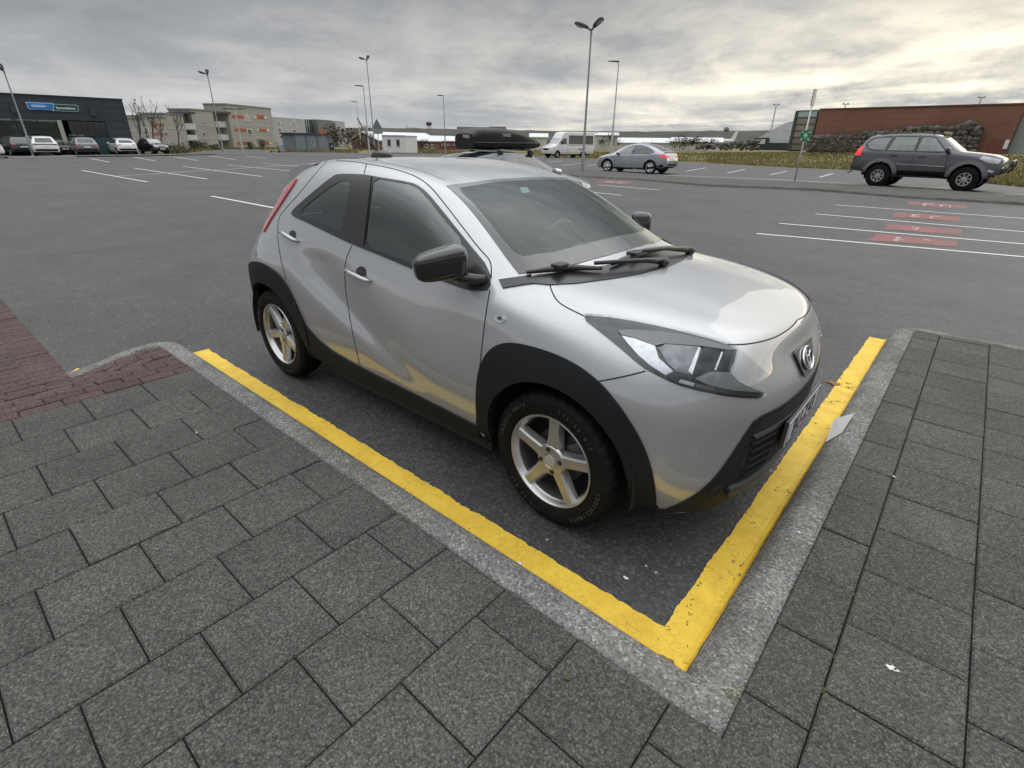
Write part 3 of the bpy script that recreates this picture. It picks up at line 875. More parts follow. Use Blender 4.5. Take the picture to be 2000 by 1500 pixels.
# window areas (picture points traced on the side that is seen)
def c5(P): return [(470 + x / 3.0, 280 + y / 3.0) for x, y in P]
def c6(P): return [(850 + x * .275, 300 + y * .275) for x, y in P]
def c7(P): return [(900 + x * .375, 550 + y * .375) for x, y in P]
DLO = c5([(300, 402), (332, 370), (440, 276), (545, 193), (582, 181), (720, 184), (780, 195), (1005, 232), (1060, 260), (1112, 308), (1178, 388), (1330, 577), (1466, 742), (1464, 858), (1400, 866), (1330, 862), (1180, 806), (1020, 742), (840, 665), (655, 592), (520, 528), (400, 468), (306, 428)])
GL_F = c5([(784, 207), (900, 226), (1000, 243), (1050, 276), (1100, 330), (1150, 393), (1240, 502), (1308, 580), (1310, 838), (1180, 780), (1020, 711), (880, 655), (735, 602), (752, 440), (770, 300)])
GL_R = c5([(363, 398), (378, 378), (432, 330), (560, 236), (600, 223), (640, 226), (647, 246), (625, 370), (598, 500), (582, 511), (480, 470), (378, 432), (363, 416)])
def plan(P):                                     # picture outline -> car points
    return [hit_px(u, v)[0] for u, v in P]
# windscreen outline in plan view (x, y)
WS_R = [(-.945, 0), (-.950, -.30), (-.962, -.520), (-.80, -.555), (-.60, -.606), (-.45, -.645), (-.345, -.672), (-.290, -.60), (-.225, -.38), (-.195, -.18), (-.185, 0)]
WS = WS_R + [(x, -y) for x, y in WS_R[-2:0:-1]]
WSI_R = [(-.905, 0), (-.910, -.30), (-.915, -.475), (-.88, -.50), (-.70, -.540), (-.52, -.585), (-.44, -.600), (-.395, -.585), (-.335, -.42), (-.300, -.22), (-.290, 0)]
WSI = WSI_R + [(x, -y) for x, y in WSI_R[-2:0:-1]]
def poly_sdf(X, Y, P):
    """signed distance of points to a closed outline, negative inside"""
    P = np.array([(p[0], p[1]) for p in P]); d = np.full(X.shape, 1e9); ins = np.zeros(X.shape, bool)
    for i in range(len(P)):
        a, b = P[i - 1], P[i]; e = b - a; L = max((e * e).sum(), 1e-12)
        t = np.clip(((X - a[0]) * e[0] + (Y - a[1]) * e[1]) / L, 0, 1)
        d = np.minimum(d, np.hypot(X - a[0] - t * e[0], Y - a[1] - t * e[1]))
        if a[1] != b[1]:
            c = ((a[1] > Y) != (b[1] > Y)) & (X < (b[0] - a[0]) * (Y - a[1]) / (b[1] - a[1]) + a[0]); ins ^= c
    return np.where(ins, -d, d)
def cut_body():
    """the body shell with window and wheel openings cut cleanly along their outlines"""
    V = ALLV; x, y, z = V.T; sd = np.full(len(V), .5)
    for G in (GL_F, GL_R):
        g = [(p.x, p.z) for p in plan(G) if p is not None]
        m = (np.abs(y) > .40) & (z > .92); sd[m] = np.minimum(sd[m], poly_sdf(x[m], z[m], g) - .006)
    m = (z > .98) & (x > -1.1); sd[m] = np.minimum(sd[m], poly_sdf(x[m], y[m], WSI) - .014)
    m = (x < -2.45); sd[m] = np.minimum(sd[m], poly_sdf(y[m], z[m], [(-.50, 1.075), (-.44, 1.345), (.44, 1.345), (.50, 1.075)]))
    for ax in (0.0, -WB):
        m = (np.abs(y) > .50) & (z < .82) & (np.abs(x - ax) < .6)
        sd[m] = np.minimum(sd[m], np.minimum(np.hypot(x[m] - ax, z[m] - .335) - .392, np.maximum(np.abs(x[m] - ax) - .372, z[m] - .33)))
    m = (x > -2.75) & (x < .47) & (z < .40); sd[m] = np.minimum(sd[m], z[m] - .264)
    keep = sd > 0; nf = keep[ALLF].sum(1)
    out = [tuple(int(i) for i in f) for f in ALLF[nf == 4]]
    VV = [tuple(v) for v in V]; cache = {}
    def cross(i, j):
        k = (min(i, j), max(i, j))
        if k not in cache:
            t = sd[i] / (sd[i] - sd[j]); VV.append(tuple(V[i] + (V[j] - V[i]) * t)); cache[k] = len(VV) - 1
        return cache[k]
    for f in ALLF[(nf > 0) & (nf < 4)]:
        for tri in ((f[0], f[1], f[2]), (f[0], f[2], f[3])):
            tri = [int(i) for i in tri]; poly = []
            for i, j in zip(tri, tri[1:] + tri[:1]):
                if keep[i]: poly.append(i)
                if keep[i] != keep[j]: poly.append(cross(i, j))
            if len(poly) >= 3: out.append(tuple(poly))
    return VV, out
_bv, _bf = cut_body()
body = mesh_obj('body', _bv, _bf, M_SILVER, car, smooth=True)
_bm = bmesh.new(); _bm.from_mesh(body.data); bmesh.ops.remove_doubles(_bm, verts=_bm.verts[:], dist=1e-5)
bmesh.ops.delete(_bm, geom=[v for v in _bm.verts if not v.link_faces], context='VERTS')
bmesh.ops.recalc_face_normals(_bm, faces=_bm.faces[:]); _bm.to_mesh(body.data); _bm.free()
body.data.polygons.foreach_set('use_smooth', [True] * len(body.data.polygons))
# ------------------------------------------------------------------ windows
def wins():
    o = drape('window_frame', DLO, 'px', M_SATINK, car, 0.0065, 0.012, 5.0, holes=(GL_F, GL_R), mirror=True, round_=1)
    g = drape('side_window', GL_F, 'px', M_GLASS_S, car, 0.0035, 0.001, 9.0, round_=1); mirrored(g)
    g = drape('quarter_window', GL_R, 'px', M_GLASS_S, car, 0.0035, 0.001, 9.0, round_=1); mirrored(g)
    f = drape('windscreen_border', WS, 'top', M_FRIT, car, 0.0030, 0.006, 0.022, holes=(WSI,))
    w = drape('windscreen', WSI, 'top', M_GLASS_W, car, 0.0028, 0.001, 0.035)
    b = drape('window_post', c5([(722, 190), (774, 198), (730, 598), (664, 580)]), 'px', M_SATINK, car, 0.0125, 0.008, 5.0, mirror=True)
    drape('rear_window', [(-.56, 1.05), (-.47, 1.375), (.47, 1.375), (.56, 1.05)], 'rear', M_GLASS_S, car, 0.004, 0.004, 0.05)
    # camera housing behind the mirror
    drape('sensor_cover', c6([(590, 196), (800, 180), (850, 215), (905, 300), (800, 314), (745, 285), (690, 235)]), 'px', M_FRIT, w, 0.0022, 0.006, 6.0)
    drape('sticker', c6([(600, 240), (655, 236), (672, 275), (618, 282)]), 'px', mat_plain('paper_sticker', (0.35, 0.40, 0.40), 0.6), w, 0.001, 0.001, 6.0)
wins()
drape('cowl', [(1020, 546), (1029, 553), (1072, 557), (1127, 554), (1195, 545), (1250, 536), (1302, 523), (1335, 509), (1348, 497), (1342, 488), (1312, 486), (1296, 486), (1262, 500), (1180, 520), (1090, 533)], 'px', M_SATINK, car, 0.0045, 0.01, 6.0)
drape('cowl_corner', c6([(452, 898), (612, 876), (680, 862), (700, 925), (648, 930), (480, 958)]), 'px', M_SATINK, car, 0.006, 0.008, 5.0, mirror=True)

# ------------------------------------------------------------------ black wheel arches, sills, front and rear skirt
def circ(ax, r, a0, a1, n=22, cz=.335):
    return [(ax + r * math.cos(RAD(a0 + (a1 - a0) * k / (n - 1))), cz + r * math.sin(RAD(a0 + (a1 - a0) * k / (n - 1)))) for k in range(n)]
FA_O = [(-.456, .30), (-.440, .42), (-.425, .52), (-.410, .62), (-.392, .685), (-.355, .755), (-.295, .806), (-.215, .832), (-.10, .840), (.02, .836), (.13, .815), (.23, .772), (.31, .708), (.375, .628), (.42, .545), (.45, .46), (.468, .36), (.462, .255)]
a = drape('wheel_arch', chaikin(FA_O, 2, False) + [Vector(p) for p in circ(0, .372, -10, 188)], 'side', M_CLAD, car, 0.009, 0.04, 0.022); mirrored(a)
RA_O = [(-2.055, .262), (-1.99, .40), (-1.975, .50), (-2.012, .58), (-2.045, .645), (-2.085, .705), (-2.14, .768), (-2.24, .818), (-2.36, .842), (-2.48, .845), (-2.60, .822), (-2.70, .776), (-2.775, .70), (-2.81, .60), (-2.815, .48), (-2.795, .30)]
a = drape('wheel_arch', chaikin(RA_O, 2, False) + [Vector(p) for p in circ(-WB, .372, 188, -10)], 'side', M_CLAD, car, 0.014, 0.04, 0.022); mirrored(a)
SILL = [(-.452, .322), (-.90, .332), (-1.30, .342), (-1.55, .357), (-1.74, .384), (-1.86, .425), (-1.93, .470), (-1.978, .505), (-1.988, .40), (-2.054, .262), (-1.9, .243), (-1.0, .243), (-.462, .243)]
a = drape('sill_trim', SILL, 'side', M_CLAD, car, 0.009, 0.03, 0.03); mirrored(a)
SKIRT = [(0, .650), (.36, .652), (.445, .650), (.485, .636), (.525, .560), (.60, .425), (.672, .300), (.705, .246), (.79, .243), (.79, .205), (.5, .203), (0, .203)]
SKIRT = SKIRT + [(-y, z) for y, z in SKIRT[-2:0:-1]]
drape('front_skirt', SKIRT, 'front', M_CLAD, car, 0.006, 0.02, 0.03)
def fr(P): return P + [(-y, z) for y, z in P[::-1]]
drape('upper_grille', fr([(.435, .632), (.462, .618), (.490, .560), (.30, .575)]) if 0 else [(.43, .634), (.475, .590), (.46, .572), (-.46, .572), (-.475, .590), (-.43, .634)], 'front', M_DARK, car, 0.0075, 0.002, 0.03)
drape('grille_bar', [(.47, .572), (.452, .552), (-.452, .552), (-.47, .572)], 'front', mat_plain('grey_grille_bar', (0.10, 0.10, 0.105), 0.35, 0.3), car, 0.013, 0.01, 0.03)
drape('lower_grille', [(.45, .545), (.50, .45), (.46, .36), (-.46, .36), (-.50, .45), (-.45, .545)], 'front', M_DARK, car, 0.0075, 0.002, 0.03)
M_LIP = make_plastic('dark_grey_plastic', (0.045, 0.046, 0.048), 0.5, 0.2)
drape('skirt_lip', chaikin([(.44, .330), (.52, .345), (.50, .280), (.40, .255), (-.40, .255), (-.50, .280), (-.52, .345), (-.44, .330)], 2), 'front', M_LIP, car, 0.024, 0.02, 0.03)
for s in (1, -1):
    bm = bmesh.new()
    p, n = hit_dir((0, .575 * s, .33), (-1, 0, 0))
    M = Matrix.Translation(p + n * 0.004) @ n.to_track_quat('Z', 'Y').to_matrix().to_4x4()
    a_lathe(bm, [(0, 0.003), (.022, 0.003), (.027, 0.006), (.034, 0.006), (.038, 0.0)], (0, 0, 0), Matrix.Identity(3), 24)
    bm.transform(M); bm_obj('fog_lamp_blank', bm, M_CLAD, car, True)
drape('rear_skirt', [(.72, .56), (.70, .28), (-.70, .28), (-.72, .56)], 'rear', M_CLAD, car, 0.006, 0.02, 0.04)
# mesh of the grilles
for s in (1, -1):
    bm = bmesh.new()
    for k in range(5):
        z = .375 + k * .038
        P = [hit_dir((0, y * s, z), (-1, 0, 0)) for y in (.30, .36, .42, .455)]
        a_path(bm, [p + n * .010 for p, n in P], 0.006, 5)
    for k in range(9):
        P = [hit_dir((0, (.30 + k * .02) * s, z), (-1, 0, 0)) for z in (.37, .45, .54)]
        a_path(bm, [p + n * .009 for p, n in P], 0.004, 4)
    bm_obj('grille_mesh', bm, M_CLAD, car)

# ------------------------------------------------------------------ lamps
HL = c7([(640, 178), (720, 182), (800, 190), (900, 206), (1000, 226), (1100, 248), (1200, 273), (1300, 300), (1392, 330), (1437, 358), (1424, 415), (1402, 462), (1402, 482), (1420, 508), (1470, 538), (1530, 561), (1579, 582), (1566, 600), (1545, 609), (1470, 606), (1380, 597), (1250, 572), (1140, 543), (1080, 518), (1020, 488), (958, 455), (905, 414), (860, 374), (808, 330), (760, 291), (700, 243), (655, 208)])
hl = drape('headlight', HL, 'px', M_GLOSSK, car, 0.0015, 0.006, 5.0)
drape('clear_reflector', c7([(838, 285), (905, 300), (1010, 338), (1030, 400), (1075, 440), (1105, 468), (1065, 488), (990, 440), (925, 385), (870, 325)]), 'px', M_REFL, hl, 0.006, 0.003, 6.0)
drape('lens_reflection', c7([(818, 262), (870, 256), (960, 260), (1060, 268), (1150, 282), (1260, 306), (1390, 342), (1425, 358), (1400, 362), (1240, 340), (1060, 328), (1012, 338), (905, 298), (836, 282)]), 'px', mat_plain('reflection_grey', (0.17, 0.175, 0.18), 0.25, 0.5), hl, 0.008, 0.003, 6.0)  # grey reflection on the upper lens, painted as a piece of its own
drape('main_reflector', c7([(1028, 352), (1062, 330), (1236, 342), (1215, 400), (1188, 488), (1120, 468), (1075, 425)]), 'px', mat_plain('dark_chrome', (0.16, 0.16, 0.165), 0.12, 1.0, var=.5, scale=11), hl, 0.006, 0.003, 6.0)
drape('inner_reflector', c7([(1262, 346), (1412, 366), (1385, 462), (1320, 462), (1210, 490), (1235, 420)]), 'px', mat_plain('black_chrome', (0.05, 0.052, 0.055), 0.14, 1.0, var=.6, scale=14), hl, 0.006, 0.003, 6.0)
drape('reflector_blade', c7([(1180, 468), (1232, 348), (1244, 350), (1200, 486)]), 'px', M_REFL, hl, 0.010, 0.003, 5.0)
drape('reflector_blade', c7([(1312, 462), (1350, 372), (1358, 373), (1322, 464)]), 'px', M_REFL, hl, 0.010, 0.003, 5.0)
drape('light_ledge', c7([(1215, 505), (1300, 470), (1396, 474), (1440, 520), (1560, 578), (1420, 566), (1290, 540)]), 'px', mat_plain('grey_ledge', (0.26, 0.265, 0.27), 0.3, 0.6), hl, 0.007, 0.003, 6.0)
drape('daylight_strip', c7([(1085, 490), (1180, 520), (1320, 552), (1560, 585), (1548, 600), (1400, 588), (1260, 565), (1150, 535), (1080, 505)]), 'px', mat_plain('daylight_strip', (0.075, 0.078, 0.08), 0.2, 0.6), hl, 0.009, 0.003, 6.0)
drape('daylight_segment', c7([(1140, 508), (1215, 528), (1205, 545), (1130, 524)]), 'px', M_REFL, hl, 0.0105, 0.002, 5.0)
drape('daylight_segment', c7([(1222, 530), (1318, 551), (1308, 566), (1212, 547)]), 'px', mat_plain('segment_grey', (0.16, 0.16, 0.16), 0.25, 0.7), hl, 0.0105, 0.002, 5.0)
drape('lens', HL, 'px', M_LENS, hl, 0.0125, 0.0115, 5.0)
h2 = mirrored(hl)
for ch in list(hl.children):
    m = mirrored(ch); m.parent = h2
TL = c5([(316, 214), (334, 212), (318, 240), (255, 335), (182, 448), (140, 521), (128, 500), (122, 470), (126, 440), (165, 385), (240, 295)])
M_TAIL = mat_plain('red_tail_lens', (0.42, 0.035, 0.045), 0.12, coat=1.0, var=.25)
tl = drape('tail_light', TL, 'px', M_TAIL, car, 0.010, 0.014, 5.0); mirrored(tl)
def ellipse(cx, cy, a, b, n=26, rot=0.0):
    return [(cx + a * math.cos(t) * math.cos(rot) - b * math.sin(t) * math.sin(rot), cy + a * math.cos(t) * math.sin(rot) + b * math.sin(t) * math.cos(rot)) for t in [6.28318 * k / n for k in range(n)]]
sr = drape('side_repeater', ellipse(977.5, 622, 11, 8, rot=.3), 'px', M_CHROME, car, 0.005, 0.006, 4.0)
drape('repeater_lens', ellipse(978, 622, 7.0, 5.0, rot=.3), 'px', M_REFL, sr, 0.0075, 0.003, 3.0)
drape('repeater_bulb', [(974, 619), (981, 619), (982, 624.5), (975, 624.5)], 'px', M_SATINK, sr, 0.0082, 0.002, 3.0)
mirrored(sr)

# ------------------------------------------------------------------ panel gaps
DG = [('px', c5([(738, 120), (722, 180)])), ('px', c5([(655, 596), (622, 660), (608, 735), (614, 850), (630, 960), (650, 1080), (675, 1200), (700, 1300)])),
      ('px', c5([(525, 85), (560, 102), (660, 106), (740, 120), (850, 138), (960, 166), (1050, 205), (1120, 260), (1200, 360), (1300, 490), (1400, 620), (1460, 680), (1470, 730), (1468, 790)])),
      ('px', c5([(525, 85), (470, 140), (400, 225), (330, 310), (250, 395), (222, 440), (216, 510), (222, 600), (240, 700), (268, 800)])),
      ('px', [(957, 566), (948, 620), (941, 680), (935, 740), (930, 830)]),
      ('px', [(1074, 557), (1079, 572), (1087, 587), (1103, 599), (1140, 617)]),
      ('px', c7([(1390, 328), (1440, 329), (1500, 325), (1570, 312), (1640, 290), (1700, 255), (1740, 220), (1757, 190), (1760, 165)])),
      ('px', c7([(720, 519), (800, 505), (880, 488), (962, 466)]))]
seam('panel_gap', DG, M_GAP, car)
seam('roof_joint', [('top', [(-1.02, -.47), (-1.3, -.475), (-1.8, -.47), (-2.2, -.455)])], M_GAP, car, w=0.003)

# ------------------------------------------------------------------ handles, mirrors, wipers, spoiler, aerial
def handle(px0, px1, cav):
    c = drape('handle_recess_shade', cav, 'px', mat_plain('recess_shade', (0.05, 0.05, 0.052), 0.35, 0.6), car, 0.0012, 0.001, 4.0)  # flat dark patch: the shade in the handle recess put into colour
    p0, n0 = hit_px(*px0); p1, n1 = hit_px(*px1); n0 = smooth_n(p0, n0)
    bm = bmesh.new()
    d = (p1 - p0)
    pts = [p0 + n0 * .006, p0 + d * .08 + n0 * .022, p0 + d * .3 + n0 * .029, p0 + d * .7 + n0 * .029, p0 + d * .92 + n0 * .022, p1 + n0 * .006]
    a_path(bm, pts, [.008, .0125, .0135, .0135, .0125, .008], 12)
    h = bm_obj('door_handle', bm, M_SILVER, car, True)
    bm = bmesh.new(); q = pts[1] * .6 + pts[2] * .4 + n0 * .0125
    bmesh.ops.create_uvsphere(bm, u_segments=10, v_segments=6, radius=.005, matrix=Matrix.Translation(q))
    bm_obj('lock_button', bm, M_SATINK, h, True)
    mirrored(c); h2 = mirrored(h)
handle(c5([(248, 522)])[0], c5([(340, 578)])[0], c5([(287, 540), (285, 522), (300, 509), (318, 513), (325, 530), (326, 552), (305, 552)]))
handle(c5([(628, 740)])[0], c5([(765, 808)])[0], c5([(676, 755), (678, 736), (700, 719), (724, 725), (737, 745), (738, 778), (705, 775)]))
def superell(bm, c, r, e=(.55, .55), M=None, nu=28, nv=18):
    sg = lambda v, p: math.copysign(abs(v) ** p, v)
    rows = []
    for i in range(nv + 1):
        a = -math.pi / 2 + math.pi * i / nv
        rows.append([bm.verts.new((M or Matrix.Identity(4)) @ Vector((c[0] + r[0] * sg(math.cos(a), e[0]) * sg(math.cos(b), e[1]), c[1] + r[1] * sg(math.cos(a), e[0]) * sg(math.sin(b), e[1]), c[2] + r[2] * sg(math.sin(a), e[0])))) for b in [2 * math.pi * k / nu for k in range(nu)]])
    for a, b in zip(rows, rows[1:]):
        for k in range(nu): bm.faces.new((a[k], a[(k + 1) % nu], b[(k + 1) % nu], b[k]))
    bmesh.ops.remove_doubles(bm, verts=[v for r_ in (rows[0], rows[-1]) for v in r_], dist=1e-5)
def mirror_part():
    bm = bmesh.new()
    M = Matrix.Translation((-.600, -.905, 1.116)) @ Matrix.Rotation(RAD(-24), 4, 'Z') @ Matrix.Rotation(RAD(6), 4, 'X')
    superell(bm, (0, 0, 0), (.064, .120, .074), (.5, .55), M)
    for v in bm.verts:                                    # narrower and lower at the outer end, bulging forward
        l = M.inverted() @ v.co
        t = (l.y + .120) / .24
        l.z *= .80 + .22 * t; l.z -= .010 * (1 - t); l.x *= (.72 + .35 * t) if l.x < 0 else (.8 + .5 * t)
        v.co = M @ l
    m = bm_obj('wing_mirror', bm, M_GLOSSK, car, True)
    bm = bmesh.new()
    a_path(bm, [(-.580, -.87, 1.062), (-.53, -.83, 1.048), (-.485, -.79, 1.042), (-.465, -.765, 1.040)], [.024, .026, .024, .026], 12)
    bm_obj('mirror_foot', bm, M_SATINK, m, True)
    bm = bmesh.new(); a_box(bm, (-.060, .01, 0), (.004, .15, .075), bev=.001, M=M); bm_obj('mirror_glass', bm, M_CHROME, m)
    m2 = mirrored(m)
    for ch in list(m.children): k = mirrored(ch); k.parent = m2
mirror_part()
def wipers():
    def pt(P, o): return [hit_px(*p)[0] + Vector((0, 0, o)) for p in P]
    for arm, blade in ((((1347, 497), (1300, 499), (1262, 503), (1236, 508)), ((1194, 524), (1222, 513), (1252, 503), (1288, 496))),
                       (((1296, 521), (1260, 524), (1205, 527), (1160, 530)), ((1028, 541), (1070, 535), (1115, 531), (1175, 533)))):
        bm = bmesh.new(); P = pt(arm, .038); P[0].z -= .012
        a_path(bm, P, [.018, .012, .010, .009], 8); w = bm_obj('wiper', bm, M_SATINK, car, True)
        bm = bmesh.new(); P = pt(blade, .020)
        a_path(bm, P, [.008, .014, .015, .008], 8); bm_obj('wiper_blade', bm, M_SATINK, w, True)
        bm = bmesh.new(); q = pt(arm, .034)[-1]; P2 = pt(blade, .026)
        a_box(bm, (P2[1] + P2[2]) / 2 + Vector((0, 0, .008)), (.05, .075, .022), bev=.006); bm_obj('blade_clip', bm, M_SATINK, w, True)
        bm = bmesh.new(); a0 = pt(arm, .02)[0]
        bmesh.ops.create_uvsphere(bm, u_segments=14, v_segments=8, radius=.026, matrix=Matrix.Translation(a0)); bm_obj('wiper_pivot', bm, M_SATINK, w, True)
wipers()
def spoiler():
    prof = [(-2.14, 1.482), (-2.30, 1.470), (-2.42, 1.448), (-2.485, 1.428), (-2.510, 1.412), (-2.512, 1.362), (-2.48, 1.345), (-2.36, 1.335)]
    V, F = [], []; ys = [-.555, -.545, -.50, -.38, -.2, 0, .2, .38, .50, .545, .555]
    for y in ys:
        e = abs(y) / .555; sh = .008 * e ** 4; dn = .012 * e * e + .012 * e ** 8
        for x, z in prof: V.append((x + sh, y, z - dn - (.05 * e ** 10 if z > 1.42 else 0) * 0))
    n = len(prof)
    for j in range(len(ys) - 1):
        for k in range(n - 1): F.append((j * n + k, j * n + k + 1, (j + 1) * n + k + 1, (j + 1) * n + k))
    F += [tuple(range(n))[::-1], tuple(range((len(ys) - 1) * n, len(ys) * n))]
    o = mesh_obj('roof_spoiler', V, F, M_SILVER, car, smooth=True)
    if sum(p.normal.z for p in o.data.polygons if p.center.z > 1.44) < 0: o.data.flip_normals()
    o.data.set_sharp_from_angle(angle=RAD(45))
spoiler()
bm = bmesh.new(); superell(bm, (-2.20, 0, 1.497), (.11, .04, .035), (.8, .9)); ab = bm_obj('aerial', bm, M_SATINK, car, True)
bm = bmesh.new(); a_path(bm, [(-2.235, 0, 1.51), (-2.34, 0, 1.62), (-2.452, 0, 1.738)], [.0075, .006, .0055], 8); bm_obj('aerial_rod', bm, M_SATINK, ab, True)

# ------------------------------------------------------------------ badge and number plate
def badge():
    p, n = hit_dir((0, 0, .762), (-1, 0, 0)); n = smooth_n(p, n)
    n = Vector((n.x, 0, n.z)).normalized()
    M = Matrix.Translation(p + n * .004) @ Matrix(((0, -n.z, n.x), (1, 0, 0), (0, n.x, n.z))).to_4x4()    # local x = car left, y = up, z = out
    bm = bmesh.new(); a_prism(bm, [(-.135, .058), (-.120, .064), (.120, .064), (.135, .058), (.088, -.055), (.076, -.064), (-.076, -.064), (-.088, -.055)], .006, M)
    b = bm_obj('badge', bm, M_GLOSSK, car)
    bm = bmesh.new()
    def ring(a, bb, cx=0, cy=0, w=.0075, n_=44):
        pts = [M @ Vector((cx + a * math.cos(t), cy + bb * math.sin(t), .011)) for t in [6.28318 * k / n_ for k in range(n_ + 1)]]
        a_path(bm, pts, w * .75, 6, False)
    ring(.070, .048, w=.0065); ring(.021, .046, w=.005); ring(.044, .018, 0, .027, w=.005)
    bm_obj('badge_emblem', bm, M_CHROME, b, True)
badge()
def plate():
    p, n = hit_dir((0, 0, .508), (-1, 0, 0))
    X = .772
    bm = bmesh.new(); a_box(bm, (X - .008, 0, .508), (.016, .535, .128), bev=.004); h = bm_obj('number_plate', bm, M_SATINK, car)
    bm = bmesh.new(); a_box(bm, (X + .003, 0, .508), (.004, .520, .112), bev=.0015); bm_obj('plate_sheet', bm, mat_plain('plate_white', (0.50, 0.50, 0.51), 0.35), h)
    MX = Matrix.Translation((X + .0055, 0, .506)) @ Matrix(((0, 0, 1), (1, 0, 0), (0, 1, 0))).to_4x4()
    blue = mat_plain('plate_blue', (0.014, 0.017, 0.04), 0.4)
    text_mesh('plate_text', 'BU Z43', .105, blue, h, .0012, MX, .0022, space=1.12)
    bm = bmesh.new()
    for y0, y1, z0, z1 in ((-.252, .252, .555, .559), (-.252, .252, .457, .461), (-.252, -.248, .461, .555), (.248, .252, .461, .555)): a_box2(bm, (X + .005, y0, z0), (X + .0062, y1, z1))
    bm_obj('plate_border', bm, blue, h)
    bm = bmesh.new(); a_box(bm, (X + .0057, -.02, .485), (.0012, .022, .022)); bm_obj('plate_sticker', bm, mat_plain('sticker_red', (0.4, 0.06, 0.04), 0.5), h)
plate()

# ------------------------------------------------------------------ wheels
def make_wheel(parent, name='wheel', R_=.325, W=.182, rim=.228, text=True):
    """axis = local z, outward"""
    w = bpy.data.objects.new(name, None); COL.objects.link(w); w.parent = parent; w.empty_display_size = .1
    hw = W / 2; N = 252
    prof = [(rim - .012, hw - .025), (rim - .002, hw - .012), (rim + .010, hw - .004), (rim + .030, hw + .001), (rim + .048, hw + .0015), (R_ - .030, hw - .001), (R_ - .016, hw - .008), (R_ - .007, hw - .018), (R_ - .002, hw - .034), (R_, hw - .055), (R_ + .0005, .012), (R_ - .008, .009), (R_ - .008, -.009), (R_ + .0005, -.012), (R_, -hw + .055), (R_ - .002, -hw + .034), (R_ - .016, -hw + .008), (R_ - .05, -hw), (rim, -hw + .02)]
    bm = bmesh.new(); rings = []
    for j, (r, h) in enumerate(prof):
        ring = []
        for k in range(N):
            rr = r
            q = (k + (abs(h) * 90 if abs(h) > .02 else 0)) % 7
            if j in (7, 8, 9, 14, 15) and q < 2.0: rr -= .005
            if j == 6 and q < 2.0: rr -= .0026
            ring.append(bm.verts.new((rr * math.cos(6.2831853 * k / N), rr * math.sin(6.2831853 * k / N), h)))
        rings.append(ring)
    for a_, b_ in zip(rings, rings[1:]):
        for k in range(N): bm.faces.new((a_[k], a_[(k + 1) % N], b_[(k + 1) % N], b_[k]))
    t = bm_obj('tyre', bm, M_RUBBER, w, True, 24)
    bm = bmesh.new(); a_lathe(bm, [(rim - .014, hw - .030), (rim - .004, hw - .010), (rim - .006, hw - .006), (rim - .012, hw - .006), (rim - .017, hw - .012), (rim - .020, hw - .030), (rim - .026, hw - .040)], (0, 0, 0), Matrix.Identity(3), 72)
    rm = bm_obj('rim', bm, M_ALLOY, w, True, 40)
    bm = bmesh.new(); a_lathe(bm, [(rim - .026, hw - .040), (rim - .032, hw - .055), (rim - .036, -hw + .02)], (0, 0, 0), Matrix.Identity(3), 72); bm_obj('barrel', bm, M_ALLOYD, w, True, 40)
    bm = bmesh.new(); f = hw - .020                     # front plane of the spokes
    for s in range(5):
        a = RAD(90 + 72 * s + 4); M = Matrix.Rotation(a, 4, 'Z')
        sec = [(.030, .036, .0), (.060, .032, -.004), (.10, .0285, -.003), (.16, .0265, .000), (rim - .018, .0285, .002)]
        rr = []
        for (r, hwid, dz) in sec:
            rr.append([bm.verts.new(M @ Vector(p)) for p in ((r, -hwid - .010, f + dz - .036), (r, -hwid, f + dz - .006), (r, -hwid + .008, f + dz), (r, hwid - .008, f + dz), (r, hwid, f + dz - .006), (r, hwid + .010, f + dz - .036))])
        for A, B in zip(rr, rr[1:]):
            for k in range(5): bm.faces.new((A[k], A[k + 1], B[k + 1], B[k]))
        bm.faces.new(rr[-1])
    bm_obj('spokes', bm, M_ALLOY, w, True, 32)
    bm = bmesh.new(); a_lathe(bm, [(.080, f - .035), (.078, f - .010), (.070, f - .001), (.036, f + .0015), (.032, f - .003), (0.0, f - .003)], (0, 0, 0), Matrix.Identity(3), 40); bm_obj('hub', bm, M_ALLOY, w, True, 30)
    bm = bmesh.new(); a_lathe(bm, [(.0305, f - .003), (.0295, f + .003), (.024, f + .005), (0, f + .006)], (0, 0, 0), Matrix.Identity(3), 32); bm_obj('hub_cap', bm, mat_plain('hub_cap_metal', (.55, .55, .54), .35, .6, var=.1, scale=60), w, True, 30)
    lug = mat_plain('lug_dark', (.045, .043, .04), .4, .6)
    for s in range(4):
        bm = bmesh.new()
        a = RAD(20 + 90 * s); c = Vector((.053 * math.cos(a), .053 * math.sin(a), f + .0012))
        a_lathe(bm, [(.0125, .0012), (.0105, -.001), (.009, .0), (0, .0005)], c, Matrix.Identity(3), 16)
        bm_obj('lug_hole', bm, lug, w, True, 40)
    bm = bmesh.new(); a_lathe(bm, [(.128, -.012), (.128, .0), (.075, .002), (.07, .016), (0, .016)], (0, 0, 0), Matrix.Identity(3), 40); bm_obj('brake_disc', bm, M_ALLOYD, w, True, 30)
    bm = bmesh.new(); a_box(bm, (.085, .075, .0), (.075, .075, .05), rz=RAD(40), bev=.012); bm_obj('brake_caliper', bm, M_ALLOYD, w, True, 40)
    bm = bmesh.new(); a_lathe(bm, [(rim - .034, -.045), (0, -.045)], (0, 0, 0), Matrix.Identity(3), 40); bm_obj('wheel_back', bm, M_DARK, w)
